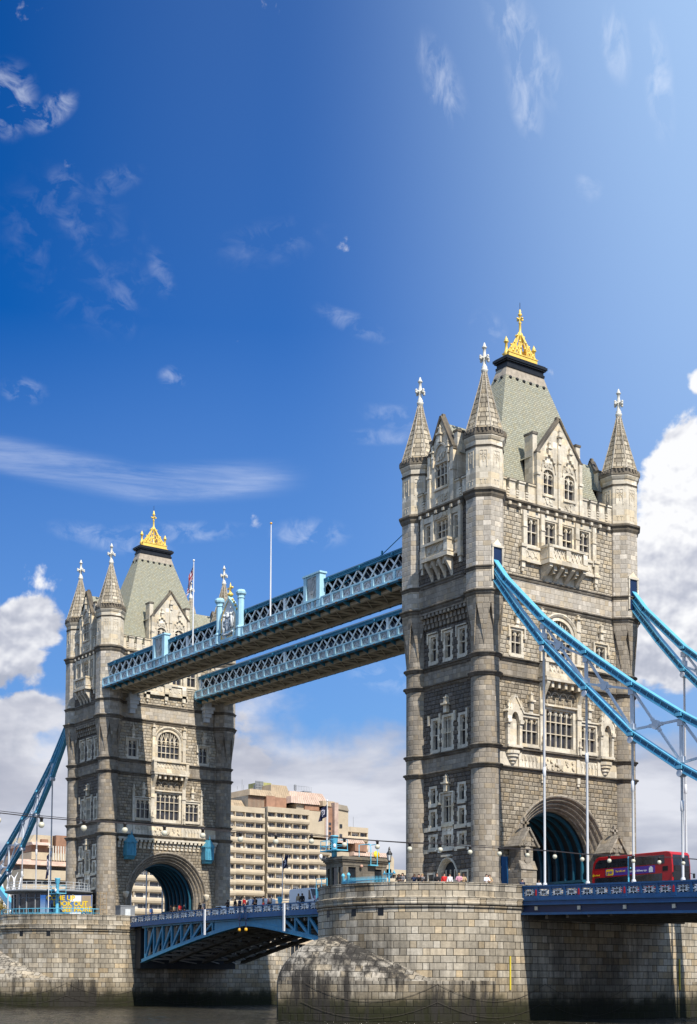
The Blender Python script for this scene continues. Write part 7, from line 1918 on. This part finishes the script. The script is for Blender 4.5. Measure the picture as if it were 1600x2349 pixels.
def signal_mast(x, y, z, h, label):
    T = empty('signal_mast', (x, y, z), label, 'signal mast', 'light blue signal masts'); f = MB()
    f.lathe([(.28, 0), (.28, .5), (.24, .6), (.22, h - .8), (.34, h - .6), (.36, h - .2), (.42, h - .1), (.42, h)], 8); f.build('column', 'cyan_paint', T)
    f = MB(); zz = h - 2.2 if h > 4 else h - 1.6
    f.box(-1.5, 1.4, -.7, .7, zz, zz + .12)
    for x_, y_ in ((-1.45, -.65), (-1.45, .65), (1.35, -.65), (1.35, .65), (-.5, -.65)): f.tube([(x_, y_, zz), (x_, y_, zz + 1.1)], .035, 5)
    for z_ in (zz + .55, zz + 1.1): f.tube([(-1.45, -.65, z_), (1.35, -.65, z_), (1.35, .65, z_), (-1.45, .65, z_), (-1.45, -.65, z_)], .03, 5)
    f.build('platform', 'cyan_paint', T)
    f = MB(); f.lathe([(.05, -.15), (.16, 0), (.16, .3), (.02, .36)], 8, (-1.2, -.8)); f.lathe([(.05, -.0), (.14, .1), (.14, .4), (.02, .46)], 8, (1.2, -.8)); o = f.build('floodlight', 'sign_white', T); o.location = (0, 0, zz + .2)
    return T
signal_mast(-8.1, -17.9, 15.9, 2.2, 'light blue mast with a railed platform on the roof of the stone cabin')
signal_mast(-60.6, 9.3, 11.4, 3.9, 'light blue mast with a platform behind the two white vans')
signal_mast(-75.2, -17.6, ZB, 6.1, 'light blue mast with a railed platform before the advert on the left kiosk')
T = empty('rail_basket', (-7.6, -19.2, ZB), 'light blue railed stand at the left edge of the near pier', 'railing'); f = MB()
f.box(-.9, .9, -.5, .5, .35, 1.25) ; f.build('apron', 'cyan_paint', T)
f = MB()
for x_ in (-.95, 0, .95): f.tube([(x_, -.55, 0), (x_, -.55, 2.2)], .04, 5)
f.tube([(-.95, -.55, 2.2), (.95, -.55, 2.2)], .04, 5); f.tube([(-.95, -.55, 1.7), (.95, -.55, 1.7)], .03, 5); f.build('rail', 'cyan_paint', T)
flagpole(-9.4, -17.9, 17.0, 21.7, .07, 'white flagpole with a navy flag rising from the stone cabin')
flagpole(-59.9, 9.2, 14.9, 20.6, .07, 'white flagpole with a small navy flag behind the white vans')
flagpole(-76.3, -18.4, 11.5, 22.0, .07, 'white flagpole with a furled navy flag on the left pier')
flagn = lambda u, v: 1 if (.25 < u < .7 and abs(math.hypot(u - .45, v - .5) - .22) < .05) or (abs(v - .5 - (u - .45)) < .05 and .3 < u < .6) else 0
flag(-9.5, -17.9, 21.4, 1.7, 1.25, ['flag_navy', 'flag_white'], 'navy flag with a pale emblem flying above the stone cabin', .45, flagn)
o = flag(-59.8, 9.2, 20.3, -1.6, 1.6, ['flag_navy', 'flag_white'], 'small navy flag with a pale emblem behind the white vans', .6, flagn)
flag(-76.35, -18.4, 21.3, 1.6, 3.2, ['flag_navy', 'flag_white'], 'navy flag with a pale emblem hanging beside the left chain', .8, flagn)
# ---------------------------------------------------------------- kiosk on the far pier
cxk, cyk = -82.5, -15.6
T = empty('glass_kiosk', (cxk, cyk, ZB), 'round glass kiosk with a flat canopy on the left pier', 'kiosk'); off = (cxk, cyk, ZB)
f = MB(); f.lathe([(4.6, 15.5), (6.0, 15.8), (6.15, 15.9), (6.15, 16.08), (5.8, 16.15), (.1, 16.2)], 56, (cxk, cyk), cap=False); f.build('canopy', 'grey_metal', T, off)
f = MB(); f.lathe([(5.1, ZB), (5.1, 15.6)], 40, (cxk, cyk), cap=False); f.build('glazing', 'dark_glass', T, off)
f = MB()
for k in range(24):
    a = R(k * 15); f.bar((cxk + 5.15 * math.cos(a), cyk + 5.15 * math.sin(a), ZB), (cxk + 5.15 * math.cos(a), cyk + 5.15 * math.sin(a), 15.5), .16, .16)
for z in (12.6, 14.9): f.lathe([(5.16, z), (5.22, z + .05), (5.16, z + .1)], 40, (cxk, cyk), cap=False)
f.build('mullion', 'grey_metal', T, off)
f = MB()
for k in range(32): a = R(k * 11.25); f.tube([(cxk + 5.7 * math.cos(a), cyk + 5.7 * math.sin(a), 16.1), (cxk + 5.7 * math.cos(a), cyk + 5.7 * math.sin(a), 17.2)], .03, 4, False)
for z in (16.4, 16.8, 17.2): f.lathe([(5.68, z - .03), (5.74, z), (5.68, z + .03)], 40, (cxk, cyk), cap=False)
f.build('roof_rail', 'pale_grey', T, off)
# advert hoarding in front of the kiosk, facing the south bank
ax, ay, bx_, by_ = -77.9, -18.9, -73.6, -13.2
LB = math.hypot(bx_ - ax, by_ - ay); ux, uy = (bx_ - ax) / LB, (by_ - ay) / LB
T = empty('advert_hoarding', ((ax + bx_) / 2, (ay + by_) / 2, ZB), 'advert hoarding with big yellow capitals over blue pictures, in front of the glass kiosk', 'hoarding', rz=math.atan2(uy, ux))
hw = LB / 2
f = MB(); f.box(-hw, hw, .0, .12, .9, 3.85); bn = f.build('advert', 'banner_picture', T)
def hq(x0_, x1_, z0_, z1_, m_, nm, y=-.012): g = MB(); g.box(x0_, x1_, y, 0.0, z0_, z1_); return g.build(nm, m_, bn)
g = MB(); g.plate([(-hw + .1, .95), (.0, .95), (.0, 1.3), (-1.0, 2.1), (-1.25, 2.1), (-2.2, 1.35), (-hw + .1, 1.0)], -.01, 0, axis='y')
for x_ in (-1.95, -1.55): g.box(x_ - .14, x_ + .14, -.012, 0, 1.7, 2.45); g.plate([(x_ - .16, 2.45), (x_ + .16, 2.45), (x_, 2.85)], -.012, 0, axis='y')
g.box(-1.95, -1.5, -.011, 0, 2.2, 2.3); g.build('bridge_picture', 'cloth_navy', bn)
hq(.55, 2.1, 2.95, 3.8, 'sign_white', 'white_panel'); hq(.55, 2.1, .93, 1.5, 'sign_white', 'white_panel'); hq(2.15, hw - .1, 2.2, 3.8, 'copper_tan', 'foliage_picture'); fb = hq(2.15, hw - .1, .93, 1.5, 'black_gloss', 'footer')
text_mesh('lettering', 'COME UP', .92, 'sign_yellow', bn, rot_frame((-.75, -.03, 3.42), (1, 0, 0), (0, 0, 1)), .012, .028)
text_mesh('lettering', 'LOOK OUT', .92, 'sign_yellow', bn, rot_frame((.62, -.03, 2.62), (1, 0, 0), (0, 0, 1)), .012, .028)
text_mesh('lettering', 'SEE MORE', .92, 'sign_yellow', bn, rot_frame((1.55, -.03, 1.86), (1, 0, 0), (0, 0, 1)), .012, .028)
text_mesh('footer_lettering', 'Maritime', .3, 'sign_white', fb, rot_frame((2.95, -.03, 1.2), (1, 0, 0), (0, 0, 1)), .006, .006)
f = MB()
for x_ in (-hw, -.9, .9, hw): f.box(x_ - .06, x_ + .06, .13, .25, 0, 3.95)
f.build('post', 'grey_metal', T)
cxk = -82.3
f = MB()
for k in range(28):
    a = R(-125 + k * 4.6); f.tube([(cxk + 9.6 * math.cos(a), -PYC + 9.6 * math.sin(a), ZB), (cxk + 9.6 * math.cos(a), -PYC + 9.6 * math.sin(a), 13.35)], .035, 4, False)
f.lathe([(9.58, 13.3), (9.64, 13.35), (9.58, 13.4)], 40, (cxk, -PYC), cap=False, a0=R(-125), arc=R(125))
f.lathe([(9.58, 12.75), (9.64, 12.78), (9.58, 12.81)], 40, (cxk, -PYC), cap=False, a0=R(-125), arc=R(125))
tag(f.build('guard_rail', 'cyan_paint'), 'light blue guard rail round the edge of the left pier', 'railing')
f = MB(); f.lathe([(9.45, ZB), (9.45, 12.7)], 40, (cxk, -PYC), cap=False, a0=R(-125), arc=R(100)); tag(f.build('rail_mesh_panel', 'cyan_paint'), 'light blue mesh panels at the foot of the guard rail', 'panel')
T = empty('scaffold_tower', (-73.2, -12.6, ZB), 'narrow pale scaffold frame between the kiosk advert and the turret', 'scaffold'); f = MB()
for x_ in (0, 1.1):
    for y_ in (0, .9): f.tube([(x_, y_, 0), (x_, y_, 4.3)], .04, 5)
for k in range(6): f.tube([(0, 0, .3 + k * .75), (1.1, 0, .3 + k * .75), (1.1, .9, .3 + k * .75), (0, .9, .3 + k * .75)], .035, 5)
f.build('frame', 'cloth_tan', T)
T = empty('site_hut', (-72.6, -8.6, ZB), 'plain grey metal hut at the foot of the far arch', 'hut'); f = MB(); f.box(-.8, .8, -1.1, 1.1, 0, 2.35); f.box(-.85, .85, -1.15, 1.15, 2.35, 2.5); f.build('hut_body', 'grey_metal', T); f = MB(); f.box(.8, .83, -.4, .4, .05, 2.0); f.build('hut_door', 'pale_grey', T)
# ---------------------------------------------------------------- festoon of lamps near the camera
BULBS = [(84.31, -89.76, 6.63), (84.19, -88.83, 6.61), (84.07, -87.88, 6.62), (83.95, -86.92, 6.65), (83.83, -85.95, 6.66), (83.71, -84.97, 6.68), (83.58, -83.96, 6.67), (83.45, -82.96, 6.69), (83.32, -81.92, 6.77), (83.19, -80.91, 6.76), (83.06, -79.86, 6.78), (82.92, -78.78, 6.8), (82.79, -77.72, 6.85), (82.65, -76.64, 6.86), (82.51, -75.53, 6.89), (82.37, -74.43, 6.92), (82.24, -73.32, 6.95), (82.08, -72.14, 6.95), (81.94, -70.95, 6.98), (81.79, -69.83, 7.04), (81.64, -68.59, 7.08), (81.49, -67.39, 7.12), (81.33, -66.17, 7.14)]
T = empty('festoon_string', (94.0, -72.0, 0), 'dark cable hung with round cream lamps, crossing the whole view', 'string lights'); off = (94.0, -72.0, 0)
f = MB(); cab = []
ext0 = Vector(BULBS[0]) * 1 + (Vector(BULBS[0]) - Vector(BULBS[1])) * 6; ext1 = Vector(BULBS[-1]) + (Vector(BULBS[-1]) - Vector(BULBS[-2])) * 6
cab = [tuple(ext0 + Vector((0, 0, .3)))] + [(x, y, z + .14) for x, y, z in BULBS] + [tuple(ext1 + Vector((0, 0, .4)))]
f.tube(cab, .010, 5); f.tube([(x, y, z + .025 + .015 * math.sin(i)) for i, (x, y, z) in enumerate(cab)], .007, 5); f.build('cable', 'cable_black', T, off)
for x, y, z in BULBS:
    f = MB(); f.ball((x, y, z), .062, 12, 8); lb = f.build('lamp_globe', 'globe', T, off)
    f = MB(); f.lathe([(.03, z + .05), (.034, z + .12), (.05, z + .13), (.02, z + .16)], 8, (x, y)); f.build('lamp_holder', 'cable_black', lb, off)
for p in (ext0, ext1):
    f = MB(); f.lathe([(.14, 1.5), (.12, 2.5), (.08, p.z + .6), (.02, p.z + .8)], 8, (p.x, p.y)); f.build('mast', 'black_iron', T, off)
# ================================================================ north bank buildings
def HY(x): return 101.1 + (x - 92) * .0412 + 1.75e-6 * (x - 92) ** 2
def HZ(y): return 48.4 - (y - 640) * .0357
GND = 7.2
WIN = {}
def hotel_window(w, kind):
    key = (round(w, 1), kind)
    if key not in WIN:
        f = MB(); h = 1.2
        f.box(0, .06, 0, w, 0, h); f.cur = 1
        f.box(.061, .10, 0, .07, 0, h); f.box(.061, .10, w - .07, w, 0, h); f.box(.061, .10, 0, w, 0, .06); f.box(.061, .10, 0, w, h - .06, h); f.box(.061, .10, w * .72, w * .72 + .06, 0, h)
        if kind == 1: f.cur = 2; f.box(.061, .08, .07, w * .35, .06, h - .06)
        if kind == 2: f.cur = 2; f.box(.061, .08, w * .72, w - .07, .06, h - .06); f.box(.061, .08, .07, w * .2, .06, h - .06)
        if kind == 3: f.cur = 2; f.box(.061, .08, .07, w - .07, .45, h - .06)
        o = f.build('window', ['hotel_glass', 'sign_white', 'curtain']); WIN[key] = o.data; bpy.data.objects.remove(o)
    return WIN[key]
rndh = random.Random(11)
NW = [0]
def hotel_block(T, ya, yb, ztop, X, depth=22, pitch=2.82, zbot=GND, bay=3.0, mat_='concrete', nfl=None, yaw=0.0, first=0.9):
    """storeys of bulging concrete spandrels over recessed strips of windows; front faces +X"""
    org = T.location
    f = MB(); g = MB()
    f.box(X - depth, X - 1.0, ya, yb, zbot, ztop - .3)
    f.box(X - depth, X, ya, yb, ztop - .9 - .6, ztop)
    for s_ in (ya, yb): pass
    g.box(X - 1.0, X - .965, ya + .02, yb - .02, zbot, ztop - 1.5); g.build('shade_backing', 'hotel_glass', T, tuple(org))  # dark sheet added behind the windows so their recesses read as shaded
    z = ztop - 1.5; k = 0
    while z > zbot + .5:
        # recess z-1.05..z ; spandrel below
        za = z - 1.25; zb = max(za - (pitch - 1.25), zbot)
        prof = [(X - 1.2, za), (X - .15, za), (X + .12, za - .25), (X + .22, (za + zb) / 2), (X + .05, zb + .25), (X - .2, zb), (X - 1.2, zb)]
        f.plate(prof, ya, yb, axis='y')
        n = max(1, int(round((yb - ya) / bay))); w = (yb - ya) / n
        for q in range(n):
            y = ya + w * q
            f.box(X - 1.05, X - .12, y - .04 if q else ya, y + .2, za, z)
            me = hotel_window(w - .32, rndh.choice([0, 0, 1, 2, 3]))
            NW[0] += 1
            o = bpy.data.objects.new('window', me); COL.objects.link(o); o.parent = T; o.location = (X - .95 - org[0], y + .22 - org[1], za + .02 - org[2])
            WLIST.append(o)
        f.box(X - 1.05, X - .12, yb - .3, yb, za, z)
        z -= pitch; k += 1
    return f.build('storeys', mat_, T, tuple(org))
WLIST = []
T = empty('hotel', (-235, 125, GND), 'beige concrete hotel with stepped storeys and copper roofs, between the towers', 'building'); O = tuple(T.location)
hotel_block(T, HY(92) - 6, HY(245), HZ(588), -222, bay=3.2)
hotel_block(T, HY(245), HY(325), HZ(600), -240, depth=12)
hotel_block(T, HY(325), HY(650), HZ(556), -226)
hotel_block(T, HY(650) - .01, HY(818), HZ(785), -226.4, depth=18)
hotel_block(T, HY(818), HY(1010), HZ(860), -229, depth=14)
hotel_block(T, HY(1035), HY(1308), HZ(618), -238, depth=16)
hotel_block(T, HY(1322), HY(1560), HZ(870) - 3.5, -232, depth=14)
hotel_block(T, 57.0, 94.9, 44.0, -216, depth=16, bay=4.2)
# wings wall as blank concrete
f = MB(); f.box(-250, -226.3, HY(650) + .02, HY(775), HZ(765), HZ(560)); f.box(-250, -231, HY(870), HY(1035), HZ(760), HZ(500)); f.box(-248, -232, HY(1322), HY(1400), HZ(1010), HZ(842)); f.box(-248, -233, HY(960), HY(1322), HZ(1200), HZ(935))
f.plate([(HY(1400), HZ(842)), (HY(1425), HZ(880)), (HY(1425), HZ(1010)), (HY(1400), HZ(1010))], -246, -232.2)
f.build('blank_wall', 'concrete', T, O)
f = MB(); f.plate([(HY(865), HZ(500)), (HY(1035), HZ(520)), (HY(1020), HZ(478)), (HY(880), HZ(462))], -248, -230.6); f.build('sloped_parapet', 'concrete_grey', T, O)
def mansard(name, xa, xb, y0_, y1_, inset, X, mat_, depth=14, ribs=True):
    f = MB(); ya, yb = HY(xa), HY(xb); z0_, z1_ = HZ(y1_), HZ(y0_); i = inset
    lo = [(X, ya, z0_), (X, yb, z0_), (X - depth, yb, z0_), (X - depth, ya, z0_)]; hi = [(X - i, ya + i * .6, z1_), (X - i, yb - i * .6, z1_), (X - depth + i, yb - i * .6, z1_), (X - depth + i, ya + i * .6, z1_)]
    for k in range(4): f.poly([lo[k], lo[(k + 1) % 4], hi[(k + 1) % 4], hi[k]])
    f.poly(hi)
    o = f.build(name, mat_, T, O)
    if ribs:
        g = MB(); n = int((yb - ya) / .75)
        for k in range(1, n):
            y = ya + (yb - ya) * k / n; yt = ya + i * .6 + (yb - ya - 1.2 * i) * k / n; g.bar((X + .02, y, z0_), (X - i + .02, yt, z1_), .09, .09)
        g.build('standing_seam', 'copper_tan', o, O)
    return o
mansard('copper_roof', 245, 440, 410, 462, 1.2, -230, 'copper_tan'); mansard('copper_roof', 440, 600, 350, 455, 1.4, -232, 'copper_tan'); mansard('copper_roof', 600, 915, 380, 470, 2.0, -233, 'copper_pink')
mansard('copper_roof', 545, 780, 440, 500, 1.2, -228.5, 'copper_pink'); mansard('copper_roof', 770, 880, 465, 510, .6, -227, 'copper_tan'); mansard('copper_roof', 1020, 1325, 850, 888, 1.2, -227, 'copper_pink')
mansard('copper_roof', 905, 1130, 752, 790, 1.0, -228, 'copper_pink'); mansard('copper_roof', 120, 245, 500, 560, 1.2, -232, 'copper_tan')
f = MB(); f.box(-248, -231, HY(247), HY(375), HZ(602), HZ(462)); f.box(-248, -229.5, HY(600), HY(780), HZ(575), HZ(500)); f.build('copper_wall', 'concrete_grey', T, O)
f = MB(); f.box(-248, -230, HY(375), HY(440), HZ(580), HZ(455)); f.box(-248, -231, HY(440), HY(545), HZ(570), HZ(458)); f.box(-248, -229, HY(660), HY(775), HZ(545), HZ(505)); f.box(-246, -227.5, HY(1035), HY(1130), HZ(850), HZ(785))
for k in range(14): y = HY(250) + k * .42; f.box(-230.9, -230.8, y, y + .12, HZ(600), HZ(462))
f.build('copper_cladding', 'copper_brown', T, O)
f = MB()
f.box(-246, -226.0, HY(775), HY(800), HZ(768), HZ(540)); f.box(-246, -225.4, HY(838), HY(868), HZ(768), HZ(480)); f.build('stair_tower', 'copper_pink', T, O)
f = MB(); f.box(-246, -226.6, HY(800), HY(838), HZ(768), HZ(520)); f.build('stair_recess', 'copper_brown', T, O)
f = MB()
for k in range(4): f.box(-226.6, -226.5, HY(808), HY(828), HZ(640 + k * 38) - .7, HZ(640 + k * 38))
f.box(-228.2, -228.0, HY(1020), HY(1325), HZ(940), HZ(888)); f.box(-230.9, -230.8, HY(965), HY(985), HZ(660), HZ(630)); f.box(-230.9, -230.8, HY(965), HY(985), HZ(740), HZ(710)); f.build('dark_glazing', 'hotel_glass', T, O)
f = MB(); f.box(-246, -240, HY(465), HY(560), HZ(350), HZ(310)); f.build('plant_room', 'lime_stain', T, O)
f = MB(); 
for k in range(6): f.bar((-238, HY(408 + k * 11), HZ(392)), (-238, HY(408 + k * 11), HZ(312)), .25, .25)
for k in range(5): f.bar((-238, HY(405), HZ(395 - k * 20)), (-238, HY(465), HZ(395 - k * 20)), .2, .2)
f.box(-239, -238.5, HY(405), HY(460), HZ(392), HZ(340)); f.box(-240, -238, HY(720), HY(830), HZ(395), HZ(365)); f.box(-240, -238, HY(790), HY(850), HZ(400), HZ(355))
for x, h_ in ((272, 60), (285, 30), (690, 60), (1155, 60), (1075, 30), (160, 20), (235, 20)): f.tube([(-236, HY(x), HZ(405 if x < 700 else 625)), (-236, HY(x), HZ(405 if x < 700 else 625) + h_ * .036 * 1.4)], .06, 4)
f.box(-236.2, -235.8, HY(684), HY(696), HZ(368), HZ(322))
f.build('roof_plant', 'grey_metal', T, O)
f = MB()
for k in range(12): y = HY(600) + k * .55; f.tube([(-231, y, HZ(385)), (-231, y, HZ(350))], .03, 4)
f.tube([(-231, HY(600), HZ(352)), (-231, HY(720), HZ(352))], .035, 4); f.tube([(-231, HY(160), HZ(478)), (-231, HY(240), HZ(478))], .035, 4)
for k in range(8): f.tube([(-231, HY(160 + k * 11), HZ(500)), (-231, HY(160 + k * 11), HZ(478))], .03, 4)
f.build('roof_rail', 'grey_metal', T, O)
# west wing seen left of the far tower
T = empty('hotel_wing', (-235, 46, GND), 'concrete and copper building left of the far tower, behind the kiosk', 'building'); O = tuple(T.location)
f = MB(); f.box(-250, -225, 39.6, 56, GND, 27.0); f.box(-250, -224, 39.6, 56, 28.2, 30.6); f.box(-250, -227, 39.6, 56, 27.0, 28.2); f.build('storeys', 'concrete', T, O)
f = MB(); f.box(-226.9, -226.6, 40, 50, 27.0, 28.2); f.box(-231.9, -231.7, 46.3, 56, 30.7, 32.0); f.box(-231.6, -231.4, 40.3, 41.8, 30.8, 32.0); f.build('glazing', 'hotel_glass', T, O)
f = MB(); f.box(-250, -232, 39.8, 56, 30.6, 32.2)
f.build('upper_wall', 'copper_pink', T, O)
f = MB(); f.plate([(-228.5, 32.1), (-231, 33.6), (-250, 33.6), (-250, 32.1)], 39.8, 56, axis='y'); f.plate([(-229.3, 37.2), (-230.3, 38.0), (-245, 38.0), (-245, 37.2)], 44.2, 49.0, axis='y'); f.build('copper_roof', 'copper_pink', T, O)
f = MB(); f.box(-248, -231, 44.4, 48.9, 35.6, 37.2); f.box(-248, -232, 47.6, 49.4, 37.6, 39.0); f.box(-248, -232, 51.5, 56, 35, 40.2); f.build('copper_wall', 'copper_brown', T, O)
f = MB(); f.box(-248, -230.6, 44.4, 56, 33.6, 35.5); f.box(-248, -233, 46.1, 51, 37.0, 40.1); f.plate([(44.7, 37.9), (46.1, 40.1), (46.1, 37.9)], -248, -233); f.build('parapet_wall', 'concrete', T, O)
f = MB()
for k in range(9): f.box(-230.4, -230.3, 49.2 + k * .7, 49.5 + k * .7, 33.7, 37.3)
f.build('cladding_strip', 'curtain', T, O)
T = empty('office_block', (-250, 33, GND), 'low grey block at the far left edge behind the chain', 'building'); O = tuple(T.location)
f = MB(); f.box(-265, -245, 24, 37.5, GND, 37.5); f.box(-266, -244.6, 24, 37.8, 37.5, 37.9); f.build('wall', 'concrete_grey', T, O); f = MB()
for k in range(9): f.box(-244.95, -244.8, 24.3, 37.2, 10 + k * 3, 11.4 + k * 3)
f.build('glazing', 'hotel_glass', T, O)
T = empty('quayside_hut', (-185, 74, GND - 3), 'beige quayside building with a sloping roof and dark slatted openings, under the lifting span', 'building'); O = tuple(T.location)
f = MB(); f.box(-185, -178.8, 87.2, 100, GND - 3, 8.9); f.box(-190, -180, 87.2, 100, 8.9, 12.4); f.build('wall', 'concrete', T, O)
f = MB(); f.plate([(-178.9, 12.3), (-181.2, 14.3), (-190, 14.3), (-190, 12.3)], 87.5, 100, axis='y'); f.build('roof', 'copper_tan', T, O)
f = MB(); f.box(-179.9, -179.6, 88.2, 99, 9.3, 12.2); f.build('opening', 'vault_dark', T, O)
f = MB()
for k in range(9): f.box(-179.55, -179.4, 88.3 + k * 1.15, 88.45 + k * 1.15, 9.3, 12.2)
f.build('slat', 'concrete', T, O)
T = empty('glass_office_tower', (-290, 268, GND), 'distant glass tower glimpsed through the archway beside the portal pier', 'building'); O = tuple(T.location)
f = MB(); f.box(-305, -276, 258, 280, GND, 54); f.build('glazing', 'hotel_glass', T, O)
f = MB()
for k in range(14): f.box(-306, -275.8, 257.8, 280.2, 10 + k * 3.2, 10.5 + k * 3.2)
for k in range(10): f.box(-275.95, -275.7, 258 + k * 2.4, 258.3 + k * 2.4, GND, 54); f.box(-305 + k * 3.2, -304.7 + k * 3.2, 257.7, 257.95, GND, 54)
f.build('mullion', 'pale_blue', T, O)
def tree(x, y, z, h, r, label, seed):
    T = empty('tree', (x, y, z), label, 'tree', 'trees on the north bank'); rnd = random.Random(seed)
    f = MB(); f.tube([(0, 0, 0), (.1, .1, h * .3), (.0, .2, h * .55), (.2, .1, h * .85)], [.32, .25, .16, .05], 7)
    for k in range(9):
        a = rnd.uniform(0, 2 * PI); z0_ = h * rnd.uniform(.3, .6); L = r * rnd.uniform(.6, .95)
        f.tube([(0, .1, z0_), (math.cos(a) * L * .5, math.sin(a) * L * .5, z0_ + L * .5), (math.cos(a) * L, math.sin(a) * L, z0_ + L * .7)], [.12, .07, .03], 5)
    f.build('trunk', 'bark', T)
    f = MB()
    cl = [(rnd.gauss(0, r * .45), rnd.gauss(0, r * .45), h * rnd.uniform(.45, .98), rnd.uniform(.5, 1.1) * r * .32) for _ in range(26)]
    for cx_, cy_, cz_, cr in cl:
        for _ in range(70):
            d = Vector((rnd.gauss(0, 1), rnd.gauss(0, 1), rnd.gauss(0, 1))).normalized() * cr * rnd.uniform(.5, 1.1); c = Vector((cx_, cy_, cz_)) + d
            a = Vector((rnd.gauss(0, 1), rnd.gauss(0, 1), rnd.gauss(0, .6))).normalized() * .2; b = a.cross(d).normalized() * .14
            f.poly([tuple(c - a), tuple(c + b), tuple(c + a), tuple(c - b)])
    f.build('crown', 'leaves_yellow', T)
tree(-183, 15.5, GND, 15.8, 4.5, 'yellow green tree at the left edge, above the foot of the chain', 1)
tree(-184, 21.0, GND, 13.8, 3.6, 'smaller yellow green tree beside the kiosk at the left edge', 2)
f = MB()
for k in range(5):
    for s_ in (-1, 1):
        y = 22.5 + k * 1.4; f.tube([(-200, y, 17), (-200, y + s_ * .3, 23), (-200, y + s_ * .9, 26.5), (-200, y + s_ * 1.6, 28.3 - abs(k - 2) * .5)], [.22, .2, .16, .06], 6)
f.box(-200.5, -199.5, 21.5, 29.5, GND, 17.2)
tag(f.build('curved_fin_screen', 'sign_white'), 'white screen of curved fins rising beside the chain at the left edge', 'sculpture')
# only the hundred windows that show largest stay separate parts; the others are joined
def join_rest(T, keep):
    ws = [o for o in WLIST if o.parent == T]
    ws.sort(key=lambda o: -max(v.co.y for v in o.data.vertices))
    rest = ws[keep:]
    if not rest: return
    vs, fs, mi = [], [], []
    for o in rest:
        i0 = len(vs); vs += [tuple(v.co + o.location) for v in o.data.vertices]; fs += [tuple(i0 + q for q in p.vertices) for p in o.data.polygons]; mi += [p.material_index for p in o.data.polygons]
        bpy.data.objects.remove(o)
    me = bpy.data.meshes.new('window_rows'); me.from_pydata(vs, [], fs)
    for p, m_ in zip(me.polygons, mi): p.material_index = m_
    for m_ in ('hotel_glass', 'sign_white', 'curtain'): me.materials.append(MATS[m_])
    o = bpy.data.objects.new('window_rows', me); COL.objects.link(o); o.parent = T; o['kind'] = 'stuff'
join_rest(bpy.data.objects['hotel'], 100)
